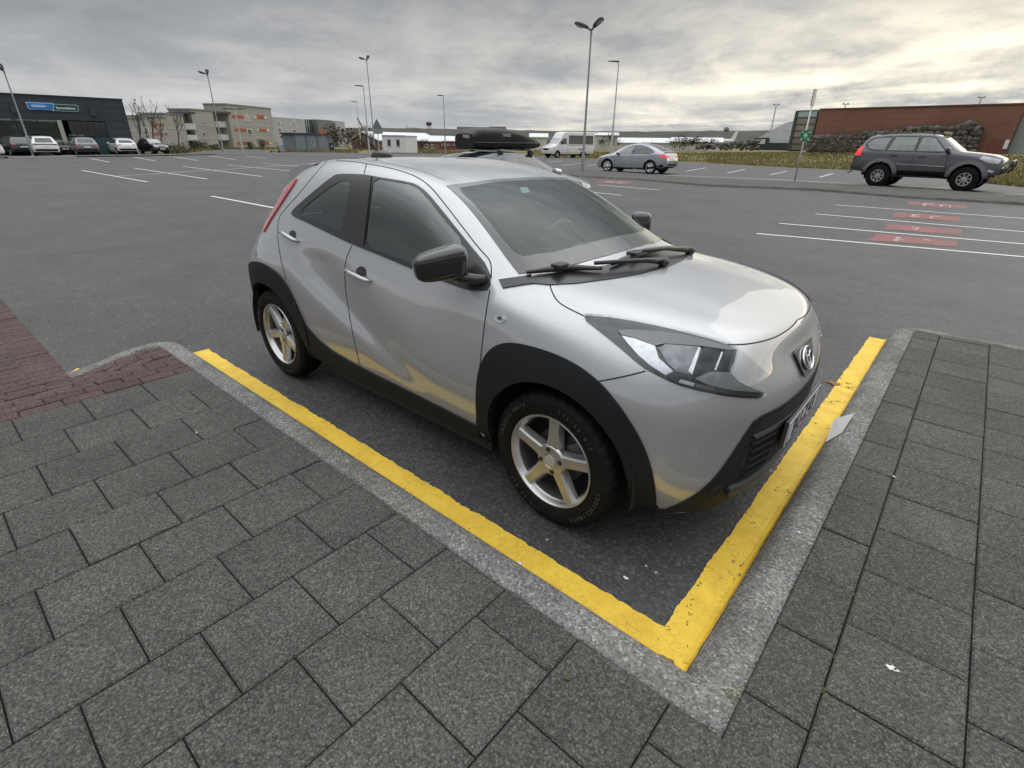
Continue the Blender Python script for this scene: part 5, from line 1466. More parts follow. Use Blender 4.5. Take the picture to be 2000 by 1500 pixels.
# --- dark blue car with a black roof box, behind the silver car
def roofbox_car():
    hd = RAD(79)
    p = at_depth(978, 290, 11.6)
    hv = Vector((math.cos(hd), math.sin(hd), 0)); c = Vector((p.x, p.y, 0)) - hv * (4.72 / 2 - 2.40)
    o = empty('roof_box_car', (c.x, c.y, 0), hd, 'dark blue car carrying a long black roof box, parked behind the silver hatchback', 'car')
    L, W = 4.72, 1.85
    top = [(0, .56), (.08, .66), (.30, .78), (.95, .92), (1.20, .97), (1.62, 1.20), (1.95, 1.335), (2.3, 1.39), (2.9, 1.395), (3.4, 1.34), (4.0, 1.19), (4.3, 1.10), (4.6, 1.06), (4.72, .72)]
    belt = [(0, .50), (.3, .68), (1.2, .84), (2.4, .94), (3.6, 1.0), (4.72, 1.0)]
    low = [(0, .30), (.4, .20), (4.2, .22), (4.72, .40)]
    s = Skin(L, W, top, belt, low, .56, (.6, .4), .68, .78, .02, .07)
    paint = make_paint('dark_blue', (.010, .018, .034), rough=.25, metal=.2)
    fx, rx = L / 2 - .86, L / 2 - .86 - 2.87
    def P(pts): return [(L / 2 - (x - .10 if 1.2 < x < 3.0 else x), z) for x, z in pts]
    s.build('body', paint, o, ((fx, .33), (rx, .33)), .365); on_skin(s)
    W1 = P([(1.66, 1.0), (1.95, 1.17), (2.30, 1.28), (2.50, 1.30), (2.50, 1.0)]); W2 = P([(2.60, 1.0), (2.60, 1.305), (2.95, 1.30), (3.35, 1.23), (3.75, 1.10), (3.70, 1.04)])
    pw = mat_plain('grey_window', (.045, .05, .052), .07, coat=.6)
    sd('window_frame', P([(1.55, .975), (1.92, 1.19), (2.28, 1.31), (2.6, 1.332), (2.98, 1.328), (3.4, 1.25), (3.85, 1.10), (3.78, 1.01)]), M_GLOSSK, o, .004, .006)
    for w_ in (W1, W2): sd('side_window', w_, pw, o, .0075, .003)
    drape('windscreen', P([(1.28, -.66), (2.05, -.50), (2.05, .50), (1.28, .66)]), 'top', M_DGLASS, o, .006, .004, .12)
    drape('rear_window', P([(3.4, -.46), (4.2, -.56), (4.2, .56), (3.4, .46)]), 'top', M_DGLASS, o, .006, .004, .12)
    drape('roof_glass', P([(2.15, -.46), (3.3, -.44), (3.3, .44), (2.15, .46)]), 'top', M_DGLASS, o, .004, .004, .12)
    sd('headlight', P([(.12, .66), (.66, .74), (.60, .64), (.2, .58)]), M_LAMPW, o, .006, .01, step=.05); sd('tail_light', P([(4.2, .98), (4.62, 1.0), (4.64, .86), (4.3, .86)]), M_REDL, o, .006, .01, step=.05)
    for sgn in (-1, 1):
        bm = bmesh.new(); superell(bm, (L / 2 - 1.55, sgn * .98, 1.0), (.07, .12, .075), (.6, .6)); a_tube(bm, (L / 2 - 1.51, sgn * .84, .96), (L / 2 - 1.55, sgn * .95, .97), .025); bm_obj('wing_mirror', bm, M_CHROME if sgn < 0 else paint, o, True)
    bg_wells(o, (fx, rx), W, .365, .33); set_wheels(o, bg_wheel(.33, .22, .23, 5, M_RIMS), (fx, rx), .79, .33)
    # roof rack and box: lift off, so things of their own
    zr = 1.385
    bx, by = L / 2 - 2.40, 0.0
    M = Matrix.Translation((c.x, c.y, 0)) @ Matrix.Rotation(hd, 4, 'Z')
    rk = empty('roof_rack', M @ Vector((bx, 0, zr)), hd, 'two black roof bars with clamp feet on the dark blue car roof', 'roof rack')
    for dx in (.42, -.42):
        bm = bmesh.new(); a_box(bm, (dx, 0, .055), (.075, 1.22, .03), bev=.01); bm_obj('cross_bar', bm, mat_plain('silver_bar', (.45, .45, .46), .3, .8), rk)
        for y in (-.54, .54):
            bm = bmesh.new(); superell(bm, (dx, y, .0), (.065, .05, .065), (.6, .6)); a_box(bm, (dx, y * 1.06, -.06), (.06, .03, .09), bev=.01); bm_obj('clamp_foot', bm, M_SATINK, rk, True)
    b = empty('roof_box', M @ Vector((bx, by, zr + .07)), hd, 'long black glossy roof box with tapered nose on the dark blue car', 'roof box')
    mat = make_plastic('black_box_shell', (.013, .014, .016), .34, .15)
    def shell(name, lo):
        V, F = [], []; n = 26; m = 20
        for i in range(n + 1):
            t = i / n; x = .98 - 1.96 * t                      # nose at +x
            hw = .41 * (1 - (1 - min(1, (t + .0) / .36)) ** 2.2 * .42) * (1 - .10 * max(0, (t - .9) / .1) ** 2)
            ht = .40 * (.30 + .70 * math.sin(min(1, t / .62) * math.pi / 2)) * (1 - .30 * max(0, (t - .86) / .14) ** 2)
            hb = .0 + .05 * (1 - min(1, t / .2)) ** 2
            zs = .13
            for k in range(m + 1):
                a = math.pi * k / m
                sg = lambda v, p: math.copysign(abs(v) ** p, v)
                if not lo: V.append((x, hw * sg(math.cos(a), .45), zs + (ht - zs + .02) * abs(math.sin(a)) ** .5))
                else: V.append((x, hw * .99 * sg(math.cos(a), .40), zs - .004 - (zs - hb) * abs(math.sin(a)) ** .45))
        for i in range(n):
            for k in range(m): F.append((i * (m + 1) + k, i * (m + 1) + k + 1, (i + 1) * (m + 1) + k + 1, (i + 1) * (m + 1) + k))
        F += [tuple(range(m + 1)), tuple(range(n * (m + 1), (n + 1) * (m + 1)))[::-1]]
        o2 = mesh_obj(name, V, F, mat, b, smooth=True); o2.data.set_sharp_from_angle(angle=RAD(50)); return o2
    shell('lid', False); shell('tray', True)
    bm = bmesh.new(); P = []
    for k in range(30):
        t = k / 29; x = .972 - 1.944 * t; hw = .412 * (1 - (1 - min(1, t / .36)) ** 2.2 * .42); P.append((x, -hw - .001, .128))
    a_path(bm, P, .007, 6); bm_obj('seam_strip', bm, mat_plain('grey_strip', (.10, .10, .10), .4), b, True)
    grey = mat_plain('pale_lettering', (.45, .45, .45), .5)
    Mx = Matrix(((1, 0, 0), (0, 0, -1), (0, 1, 0))).to_4x4()
    text_mesh('box_lettering', 'THULE', .075, grey, b, .002, Matrix.Translation((-.15, -.412, .275)) @ Matrix.Rotation(RAD(6), 4, 'X') @ Mx, .003)
    text_mesh('box_lettering', 'THULE', .085, grey, b, .002, Matrix.Translation((-.984, -.08, .24)) @ Matrix(((0, 0, -1), (-1, 0, 0), (0, 1, 0))).to_4x4(), .003)
roofbox_car()

# --- white minibus
def minibus():
    p = at(1092, 308); 
    hd = math.atan2(-p.y, -p.x) - RAD(52)
    o = empty('minibus', (p.x - .5, p.y + 2.4, 0), hd, 'white minibus with dark side windows parked by the grass', 'minibus')
    L, W = 6.6, 2.0
    top = [(0, 1.0), (.08, 1.16), (.5, 1.28), (.95, 1.42), (1.05, 1.5), (1.55, 2.15), (1.85, 2.62), (2.15, 2.76), (2.6, 2.80), (6.4, 2.80), (6.52, 2.70), (6.6, 2.4)]
    belt = [(0, .95), (.4, 1.2), (1.2, 1.38), (6.6, 1.40)]
    low = [(0, .45), (.4, .36), (6.2, .40), (6.6, .5)]
    s = Skin(L, W, top, belt, low, .86, (.6, .15), .78, .96, .03, .10)
    paint = mat_plain('white_van_paint', (.66, .66, .65), .28, coat=.6, var=.04)
    fx, rx = L / 2 - 1.0, L / 2 - 4.9
    def P(pts): return [(L / 2 - x, z) for x, z in pts]
    s.build('body', paint, o, ((fx, .40), (rx, .40)), .43); on_skin(s)
    sd('cab_window', P([(1.42, 1.46), (1.78, 2.05), (2.30, 2.10), (2.30, 1.46)]), M_DGLASS, o); sd('side_window', P([(2.62, 1.48), (2.62, 2.42), (6.30, 2.42), (6.42, 2.3), (6.42, 1.48)]), M_DGLASS, o)
    drape('windscreen', [(-.86, 1.50), (-.74, 2.12), (.74, 2.12), (.86, 1.50)], 'front', mat_plain('pale_windscreen', (.30, .34, .34), .08, coat=1.0), o, .008, .006, .15)
    drape('rear_window', [(-.6, 1.5), (-.6, 2.3), (.6, 2.3), (.6, 1.5)], 'rear', M_DGLASS, o, .008, .006, .15)
    sd('side_stripe', P([(2.55, 1.40), (6.45, 1.42), (6.45, 1.36), (2.55, 1.30)]), mat_plain('grey_stripe', (.28, .28, .29), .4), o, .004, .004)
    sd('blue_swoosh', P([(3.9, 1.00), (4.35, .86), (4.9, .92), (5.5, 1.18), (4.9, 1.02), (4.35, .98)]), mat_plain('blue_swoosh', (.05, .08, .22), .4), o, .005, .004)
    drape('grille', [(-.55, 1.02), (-.5, .82), (.5, .82), (.55, 1.02)], 'front', M_CLAD, o, .008, .006, .12); drape('bumper', [(-.8, .72), (-.8, .5), (.8, .5), (.8, .72)], 'front', mat_plain('bumper_white', (.55, .55, .55), .5), o, .03, .05, .12)
    for y in (-1, 1): drape('headlight', [(y * .80, 1.12), (y * .62, 1.10), (y * .62, .92), (y * .80, .95)], 'front', M_LAMPW, o, .010, .01, .08)
    door_mirror(o, L / 2 - 1.35, 1.18, 1.66, M_SATINK, (.07, .12, .18))
    sd('door_gap', P([(2.42, 2.2), (2.44, 2.2), (2.44, .5), (2.42, .5)]), M_GAP, o, .004, .003)
    bm = bmesh.new(); a_box2(bm, (-2.9, -.7, .25), (2.2, .7, .5)); bm_obj('chassis', bm, M_DARK, o)
    bg_wells(o, (fx, rx), W, .43, .40); set_wheels(o, bg_wheel(.36, .22, .21, 8, M_RIMS, .05), (fx, rx), .86, .36)
minibus()

# --- cars parked in front of the dark shop
def small_car(name, label, px, pts_h, hd_rel, paint, kind, L=4.2, W=1.78, H=1.53, rimmat=None, rows=None, black_roof=False, zref=None):
    p = at(*px); view = math.atan2(p.y, p.x)
    hd = view + hd_rel
    o = empty(name, (p.x, p.y, 0), hd, label, 'car', 'cars parked before the dark shop')
    if kind == 'hatch':
        top = [(0, .62), (.08, .76), (.3, .88), (.85, 1.0), (1.1, 1.05), (1.75, H - .10), (2.1, H - .02), (2.6, H), (L - .8, H - .03), (L - .45, H - .10), (L - .18, 1.02), (L - .05, .92), (L, .62)]
    else:
        top = [(0, .70), (.08, .86), (.3, .96), (.95, 1.06), (1.15, 1.10), (1.75, H - .10), (2.1, H - .02), (2.7, H), (L - .9, H - .03), (L - .55, H - .09), (L - .18, 1.06), (L - .05, .96), (L, .66)]
    belt = [(0, .60), (.3, .82), (1.2, .96), (L - 1.2, 1.02), (L, 1.02)]
    low = [(0, .32), (.4, .22), (L - .5, .24), (L, .36)]
    s = Skin(L, W, top, belt, low, W * .345, (.5, .34), .74, .84, .02, .07, 60)
    wb = L * .615; fx = L / 2 - L * .20; rx = fx - wb; R = .325
    s.build('body', paint, o, ((fx, .335), (rx, .335)), .37); on_skin(s)
    def P(pts): return [(L / 2 - x, z) for x, z in pts]
    sd('side_window', P([(1.42, 1.0), (1.85, H - .16), (2.2, H - .10), (L - .95, H - .12), (L - .50, 1.12), (L - .9, 1.06)]), M_DGLASS, o, .005, .006, step=.12)
    drape('windscreen', P([(1.14, -W * .37), (1.74, -W * .30), (1.74, W * .30), (1.14, W * .37)]), 'top', M_DGLASS if hd_rel < 2 else mat_plain('pale_screen', (.16, .19, .19), .08, coat=1.0), o, .005, .005, .12)
    drape('rear_window', [(-W * .34, 1.07), (-W * .29, H - .13), (W * .29, H - .13), (W * .34, 1.07)], 'rear', M_DGLASS, o, .005, .005, .12)
    for y in (-1, 1):
        drape('tail_light', [(y * W * .46, .98), (y * W * .28, .97), (y * W * .28, .88), (y * W * .46, .84)], 'rear', M_REDL, o, .008, .01, .08)
        drape('headlight', [(y * W * .43, .86), (y * W * .26, .80), (y * W * .26, .72), (y * W * .43, .76)], 'front', M_LAMPW, o, .008, .01, .08)
    drape('number_plate', [(-.26, .78), (-.26, .67), (.26, .67), (.26, .78)], 'rear', M_PLATEW, o, .010, .01, .1)
    drape('front_plate', [(-.26, .56), (-.26, .46), (.26, .46), (.26, .56)], 'front', M_PLATEW, o, .014, .01, .1)
    drape('rear_bumper', [(-W * .44, .58), (-W * .38, .34), (W * .38, .34), (W * .44, .58)], 'rear', M_CLAD, o, .008, .02, .1)
    drape('front_grille', [(-W * .36, .60), (-W * .34, .36), (W * .34, .36), (W * .36, .60)], 'front', M_CLAD, o, .008, .02, .1)
    door_mirror(o, L / 2 - 1.48, W / 2 + .08, 1.04, paint)
    bg_wells(o, (fx, rx), W, .37, .335)
    set_wheels(o, bg_wheel(R, .21, .22, 5, rimmat or M_RIMS), (fx, rx), W / 2 - .11, R)
    return o
P_WHITE = mat_plain('white_car_paint', (.72, .72, .71), .25, coat=.8, var=.03)
P_GREY = make_paint('mid_grey_paint', (.16, .165, .18), rough=.3, metal=.6)
P_DARKG = make_paint('dark_green_grey_paint', (.025, .032, .03), rough=.3, metal=.2)
P_BLACK = make_paint('black_car_paint', (.010, .011, .012), rough=.25, metal=.0)
oc = small_car('crossover_car', 'white crossover seen from behind, with a black rear bumper, at a lamp post', (91, 304), None, RAD(4), P_WHITE, 'suv', 4.4, 1.83, 1.58)
drape('tail_band', [(-.80, 1.0), (-.80, .90), (.80, .90), (.80, 1.0)], 'rear', M_GLOSSK, oc, .012, .012, .1)
small_car('crossover_car', 'grey crossover seen from behind, next to the white hatchback', (168, 302.5), None, RAD(8), P_GREY, 'suv', 4.3, 1.80, 1.56)
small_car('hatchback_car', 'small white hatchback seen from behind at the corner of the dark shop', (242, 301.5), None, RAD(14), P_WHITE, 'hatch', 3.94, 1.74, 1.50)
small_car('hatchback_car', 'small black hatchback with its front towards the lot, beside bare trees', (303, 300.5), None, RAD(180 + 26), P_BLACK, 'hatch', 3.65, 1.62, 1.52)
small_car('dark_car', 'dark car almost hidden between the white and the grey crossover', (126, 301.0), None, RAD(186), P_BLACK, 'hatch', 4.4, 1.80, 1.46)
small_car('dark_car', 'dark green estate car with a red tail lamp left of the white crossover', (42, 303.0), None, RAD(10), P_DARKG, 'suv', 4.5, 1.84, 1.52)
small_car('white_car', 'white car cut off by the left edge of the photo', (-62, 309), None, RAD(97), P_WHITE, 'hatch', 4.2, 1.78, 1.46)
BVH = BVH_MAIN
# ------------------------------------------------------------------ painted lines, median, kerbs of the lot
def make_white():
    t = NT('worn_white_paint'); w = t.noise(6, 6, .75, .6); w2 = t.noise(45, 3, .7)
    m = t.ramp(t.math('ADD', t.math('MULTIPLY', w, .6), t.math('MULTIPLY', w2, .4)), [(.56, 0.0), (.66, 1.0)])
    t.set(Base_Color=t.mix(m, (.60, .60, .58), (.10, .10, .098)), Roughness=.6); return t.m
M_WHITEL = make_white()
def make_redp():
    t = NT('worn_red_paint'); w = t.noise(2.2, 6, .75, .6); w2 = t.noise(30, 4, .7)
    m = t.ramp(t.math('ADD', t.math('MULTIPLY', w, .65), t.math('MULTIPLY', w2, .35)), [(.42, 0.12), (.58, 0.90)])
    t.set(Base_Color=t.mix(m, (.30, .055, .062), (.10, .075, .075)), Roughness=.65); return t.m
M_REDP = make_redp()
def make_faded():
    t = NT('faded_white_paint'); w = t.noise(7, 5, .7, .5)
    t.set(Base_Color=t.mix(t.ramp(w, [(.38, .25), (.62, .95)]), (.50, .46, .45), (.20, .085, .085)), Roughness=.65); return t.m
M_FADED = make_faded()
def strip(name, a, b, w, mat, dz=.005, n=6):
    """painted strip between two world points, following the ground"""
    a, b = Vector(a), Vector(b); d = Vector((b.x - a.x, b.y - a.y, 0)).normalized(); s = Vector((-d.y, d.x, 0)) * (w / 2)
    V, F = [], []
    for i in range(n + 1):
        p = a.lerp(b, i / n)
        for q in (p + s, p - s): V.append((q.x, q.y, gz(q.x, q.y) + dz))
    for i in range(n): F.append((2 * i, 2 * i + 1, 2 * i + 3, 2 * i + 2))
    o = mesh_obj(name, V, F, mat)
    if o.data.polygons[0].normal.z < 0: o.data.flip_normals()
    return tag(o, kind='structure')
def pl(p0, p1, w=.11, ext=0.0, mat=None):
    a, b = at(*p0), at(*p1)
    if ext: b = b + (b - a).normalized() * ext
    return strip('bay_line', a, b, w, mat or M_WHITEL)
for p0, p1, e in (((1478, 456.5), (2000, 502), 4), ((1522, 436.5), (2000, 477), 4), ((1592, 418), (2000, 453), 5), ((1631, 400.5), (2000, 427), 5),
                  ((1168, 361.5), (1288, 371), 0), ((1140, 374), (1214, 381.5), 0),
                  ((412, 383), (560, 411), 0), ((160, 333), (288, 355.5), 0), ((262, 328.5), (406, 350), 0), ((357, 325), (512, 345), 0), ((443, 322.5), (600, 337), 0), ((518, 320), (640, 330), 0),
                  ((175, 309.3), (215, 317), 0), ((262, 307), (305, 314.5), 0), ((339, 306.4), (387, 313.6), 0), ((409, 304.8), (461, 312), 0), ((480, 304.5), (520, 309.5), 0),
                  ((1096, 323.5), (1140, 318.5), 0), ((1148, 324), (1176, 320), 0), ((1341, 334.5), (1380, 327.5), 0), ((1420, 338), (1455, 331), 0), ((1504, 341.5), (1537, 334.5), 0), ((1600, 346.5), (1627, 339), 0),
                  ((1960, 378.5), (2040, 384), 0), ((1070, 317), (1100, 314), 0)):
    pl(p0, p1, .11, e)
pl((228, 344), (600, 321), .10)
pl((1080, 331.5), (1400, 345.8), .16, 0); pl((1400, 345.8), (1690, 361), .16, 0); pl((1690, 361), (1870, 368.5), .30, 0)
def red_patch(c4, marks):
    P = [at(*q) for q in c4]
    sheet('red_marking', [(p.x, p.y) for p in P], M_REDP, .005, 100)
    A, B, C, D = P
    def q(s, t): return A.lerp(B, s).lerp(D.lerp(C, s), t)
    for (s0, s1, t0, t1) in marks:
        sheet('white_marking', [(v.x, v.y) for v in (q(s0, t0), q(s1, t0), q(s1, t1), q(s0, t1))], M_FADED, .009, 100)
mk = [(.27, .33, .2, .85), (.34, .40, .2, .38), (.34, .40, .52, .68), (.40, .44, .2, .68), (.56, .60, .2, .85), (.61, .68, .22, .4), (.62, .70, .62, .82), (.71, .74, .2, .85)]
red_patch([(1774, 393), (1890, 401), (1887, 410.5), (1770, 402.5)], mk)
red_patch([(1749, 414.5), (1877, 424), (1874, 433.5), (1743, 423.5)], mk[:3] + mk[4:6])
red_patch([(1736, 437), (1880, 449), (1876, 460), (1727, 448)], mk[1:4])
red_patch([(1712, 457), (1870, 471), (1868, 483), (1697, 470)], [mk[0], mk[2], mk[5]])
red_patch([(1176, 352.3), (1241, 355.5), (1228, 360.5), (1163, 357)], mk)
# low median between the lot and the side road
def median():
    far = [(1040, 329.5), (1130, 333.5), (1240, 340), (1380, 351.5), (1554, 358.5), (1690, 366), (1850, 376), (2060, 390)]
    near = [(1040, 336), (1130, 346), (1240, 352), (1380, 364), (1597, 373), (1774, 388), (1900, 395), (2060, 405)]
    Fp = [at(*p) for p in far]; Np = [at(*p) for p in near]
    V, F = [], []
    def lerp_list(P, n):
        o = []
        for a, b in zip(P, P[1:]): o += [a.lerp(b, k / n) for k in range(n)]
        return o + [P[-1]]
    A = lerp_list(Np, 6); B = lerp_list(Fp, 6)
    for a, b in zip(A, B):
        h = .085
        for t, z in ((0, -.03), (.02, h * .75), (.07, h), (.93, h), (.98, h * .75), (1, -.03)):
            p = a.lerp(b, t); V.append((p.x, p.y, gz(p.x, p.y) + z))
    for i in range(len(A) - 1):
        for k in range(5): F.append((i * 6 + k, (i + 1) * 6 + k, (i + 1) * 6 + k + 1, i * 6 + k + 1))
    t = make_concrete('median_concrete', (.105, .10, .093))
    o = mesh_obj('median', V, F, t); tag(o, kind='structure')
    if o.data.polygons[2].normal.z < 0: o.data.flip_normals()
median()
def low_kerb(pts, w=.22, h=.10, mat=None):
    P = [at(*p) for p in pts]
    path = [(p.x, p.y) for p in P]
    V, F = [], []
    L = offset_path(path, w / 2); R2 = offset_path(path, -w / 2)
    for l, r in zip(L, R2): V += [(l.x, l.y, -.02), (l.x, l.y, h), (r.x, r.y, h), (r.x, r.y, -.02)]
    for i in range(len(L) - 1):
        for k in range(3): F.append((i * 4 + k, i * 4 + k + 1, (i + 1) * 4 + k + 1, (i + 1) * 4 + k))
    bm = bmesh.new(); vs = [bm.verts.new(v) for v in V]; [bm.faces.new([vs[i] for i in f]) for f in F]
    tag(bm_obj('kerb', bm, mat or mat_plain('pale_kerb', (.30, .295, .28), .85, var=.2)), kind='structure')
low_kerb([(12, 309.5), (70, 308.5), (146, 306.5)], .5, .12)
low_kerb([(426, 302), (520, 303.5), (640, 307), (720, 309), (860, 312)], .3, .10)
tag(sheet('kerb_island', [tuple(at(*p))[:2] for p in [(146, 304.5), (250, 303), (330, 301.5), (420, 300.5), (420, 302.3), (300, 305), (150, 307)]], mat_plain('brown_verge', (.085, .075, .058), .95, var=.4, scale=1.2), .06, 100), kind='structure')

# ------------------------------------------------------------------ lamp posts
M_STEEL = mat_plain('galvanised_steel', (.27, .275, .285), .5, .3, var=.12, scale=3)
M_STEELL = mat_plain('pale_galvanised_steel', (.50, .50, .50), .5, .2, var=.1, scale=3)
M_HEADK = mat_plain('dark_lamp_housing', (.035, .037, .042), .45)
M_HEADW = mat_plain('lamp_glass', (.42, .43, .44), .2, var=.1)
def lamp_head(parent, base, d, up=.35, L=.84, W=.36):
    """flattened oval housing on a short arm, tilted upwards; pale bowl underneath"""
    d = Vector(d).normalized(); z = (d + Vector((0, 0, up))).normalized(); s = z.cross(Vector((0, 0, 1))).normalized(); n = s.cross(z)
    M = Matrix((s, z, n)).transposed().to_4x4(); M.translation = Vector(base)
    bm = bmesh.new()
    a_tube(bm, base, Vector(base) + z * .16, .045, .05)
    superell(bm, (0, .16 + L * .5, .04), (W / 2, L / 2, .12), (.8, .75), M, 20, 10)
    for v in bm.verts:
        l = M.inverted() @ v.co
        if l.y > .17:
            t = (l.y - .16) / L; l.x *= .62 + .55 * t; l.z = max(l.z, -.01); v.co = M @ l
    h = bm_obj('lamp_head', bm, M_HEADK, parent, True, 50)
    bm = bmesh.new(); superell(bm, (0, .16 + L * .62, -.005), (W * .36, L * .28, .085), (.9, .9), M, 18, 8)
    for v in bm.verts:
        l = M.inverted() @ v.co; l.z = min(l.z, .01); v.co = M @ l
    bm_obj('lamp_bowl', bm, M_HEADW, h, True)
HL_DIR = Vector((-RC[0][0], -RC[0][1], 0)).normalized(); TO_CAM = Vector((.55, -.83, 0))
def twin_lamp(px, top_v, label, pole_r=.075):
    b = at(*px); h = height_at(b, top_v)
    o = empty('street_lamp', b, 0, label, 'street lamp', 'double headed lamps of the parking lot')
    bm = bmesh.new(); a_path(bm, [(0, 0, 0), (0, 0, .9), (0, 0, 1.0), (0, 0, h)], [pole_r * 1.35, pole_r * 1.35, pole_r, pole_r * .55], 12); bm_obj('pole', bm, M_STEEL, o, True, 40)
    bm = bmesh.new(); a_tube(bm, (0, 0, -.01), (0, 0, .05), .2, .17, 12); a_tube(bm, (0, 0, h - .25), (0, 0, h + .03), .06, .06); bm_obj('pole_base', bm, M_STEEL, o)
    lamp_head(o, (0, 0, h - .02), HL_DIR, .30); lamp_head(o, (0, 0, h - .02), (-HL_DIR * .42 + TO_CAM * .6), .42)
    return o
twin_lamp((1137, 337), 58, 'tall double headed lamp on the median, beside the silver blue electric car')
twin_lamp((733, 301), 118, 'double headed lamp behind the roof of the silver hatchback, by the white hut')
twin_lamp((437, 300), 146, 'double headed lamp in front of the concrete apartment blocks')
twin_lamp((66, 305), 138, 'double headed lamp in front of the dark shop and the white crossover')
def single_lamp(px, top_v, label, mat=M_STEELL, r=.07, hL=.8, lower_white=False):
    b = at(*px); h = height_at(b, top_v)
    o = empty('street_lamp', b, 0, label, 'street lamp', 'single headed street lamps')
    bm = bmesh.new(); a_path(bm, [(0, 0, 0), (0, 0, h * .36), (0, 0, h * .361), (0, 0, h)], [r * 1.25, r * 1.2, r * .8, r * .6], 10); bm_obj('pole', bm, mat, o, True, 40)
    bm = bmesh.new(); d = HL_DIR
    a_path(bm, [(0, 0, h - .1), Vector((0, 0, h)), d * hL + Vector((0, 0, h + .04))], [r * .7, r * .9, r * .5], 8)
    a_box(bm, d * hL * .62 + Vector((0, 0, h + .03)), (hL * .7, .26, .09), rz=math.atan2(d.y, d.x), bev=.02); bm_obj('lamp_head', bm, M_HEADK, o)
single_lamp((1193, 302), 122, 'tall slim lamp with one short arm behind the electric car', r=.13, hL=1.5)
single_lamp((722, 300), 168, 'slim single armed lamp just left of the double headed lamp by the hut', r=.09, hL=1.1)
single_lamp((706, 292), 199, 'slim single armed lamp, the lowest of the three posts near the hut', r=.09, hL=1.0)
single_lamp((870.5, 303), 187, 'dark slim single armed lamp left of the roof box', M_STEEL, .06, .75)
def tee_lamp(px, top_v, label, span=1.5):
    b = at(*px); h = height_at(b, top_v)
    o = empty('street_lamp', b, 0, label, 'street lamp', 'T shaped path lamps')
    bm = bmesh.new(); a_path(bm, [(0, 0, 0), (0, 0, h)], [.10, .06], 10); bm_obj('pole', bm, M_STEELL, o, True, 40)
    for s in (1, -1):
        d = HL_DIR * s; bm = bmesh.new(); a_path(bm, [(0, 0, h - .05), d * span * .5 + Vector((0, 0, h + .03))], [.05, .04], 6); a_box(bm, d * span * .62 + Vector((0, 0, h + .04)), (span * .6, .30, .09), rz=math.atan2(d.y, d.x), bev=.02); bm_obj('lamp_head', bm, M_HEADK, o)
tee_lamp((475, 298.5), 213, 'white T shaped path lamp in front of the end apartment block')
tee_lamp((300, 296), 232, 'white T shaped path lamp among the bare trees by the black hatchback', 1.2)

# ------------------------------------------------------------------ facades
def on_dir(u, D, z=0.0):
    d = Vector(ray(u, 270)); d = Vector((d.x, d.y, 0)).normalized() * D; return Vector((d.x, d.y, z))
class Facade:
    """vertical wall plane through two picture points on the ground"""
    def __init__(s, p0, p1, z=0.0, D=None):
        if D:                                            # too far for the ground ray: distance given
            a, b = on_dir(p0[0], D), on_dir(p1[0], D); z = height_at(a, p0[1])
        else: a, b = at(*p0, z), at(*p1, z)
        s.o = Vector((a.x, a.y, z)); e = Vector((b.x - a.x, b.y - a.y, 0)); s.L = e.length; s.ex = e.normalized()
        s.n = Vector((s.ex.y, -s.ex.x, 0))
        if s.n.dot(Vector((0, 0, CAM_H)) - s.o) < 0: s.n = -s.n
        s.M = Matrix((s.ex, s.n, Vector((0, 0, 1)))).transposed().to_4x4(); s.M.translation = s.o      # local: x along, y out, z up
    def px(s, u, v):
        d = Vector(ray(u, v)); C = Vector((0, 0, CAM_H)); t = (s.o - C).dot(s.n) / d.dot(s.n); q = C + d * t - s.o
        return q.dot(s.ex), q.z
    def rect(s, u0, v0, u1, v1):
        a = s.px(u0, v0); b = s.px(u1, v1); c = s.px(u0, v1); d = s.px(u1, v0)
        return min((a[0] + c[0]) / 2, (b[0] + d[0]) / 2), (b[1] + c[1]) / 2, max((a[0] + c[0]) / 2, (b[0] + d[0]) / 2), (a[1] + d[1]) / 2
    def box(s, bm, x0, z0, x1, z1, y0=-.1, y1=.05):
        a_box(bm, ((x0 + x1) / 2, (y0 + y1) / 2, (z0 + z1) / 2), (abs(x1 - x0), abs(y1 - y0), abs(z1 - z0)))
def fpart(fc, name, rects, mat, root, y0=-.1, y1=.05, each=True):
    """boxes on a facade, each a part (coordinates local to the building root placed at the facade)"""
    out = []
    bm = bmesh.new()
    for r in rects:
        fc.box(bm, *r, y0, y1)
        if each: out.append(bm_obj(name, bm, mat, root)); bm = bmesh.new()
    if not each: out.append(bm_obj(name, bm, mat, root))
    else: bm.free()
    return out
def froot(fc, name, label, cat, group=None):
    o = empty(name, fc.o, math.atan2(fc.ex.y, fc.ex.x), label, cat, group)
    if fc.M.to_3x3().determinant() < 0: pass
    return o
def mk_local(fc):
    """building empties use x along the facade, z up, y into the building or out: sign of the outward side"""
    side = Vector((-fc.ex.y, fc.ex.x, 0)); return 1 if side.dot(fc.n) > 0 else -1
def wallmat(name, col, var=.12, scale=.8, bump=.2): return mat_plain(name, col, .85, var=var, scale=scale, bump=bump, bscale=8)
def corrug(name, col, axis=0, pitch=3.0, amt=.25, rough=.5):
    t = NT(name); sx = t.n.new('ShaderNodeSeparateXYZ'); t.l.new(t.co(), sx.inputs[0])
    f = t.math('PINGPONG', t.math('MULTIPLY', sx.outputs[axis], pitch), .5)
    g = t.noise(.7, 4, .6)
    c = t.ramp(g, [(.3, tuple(k * .9 for k in col)), (.7, tuple(min(1, k * 1.1) for k in col))])
    t.set(Base_Color=t.mix(1.0, c, t.ramp(f, [(0, 1 - amt), (.12, 1.0), (.5, 1.0)]), 'MULTIPLY'), Roughness=rough); t.bump(f, .3, .05); return t.m
M_WINK = mat_plain('dark_window', (.025, .028, .032), .08, coat=.6, var=.4, scale=.6)
M_WFRAME = mat_plain('white_window_frame', (.66, .66, .64), .5, var=.04)
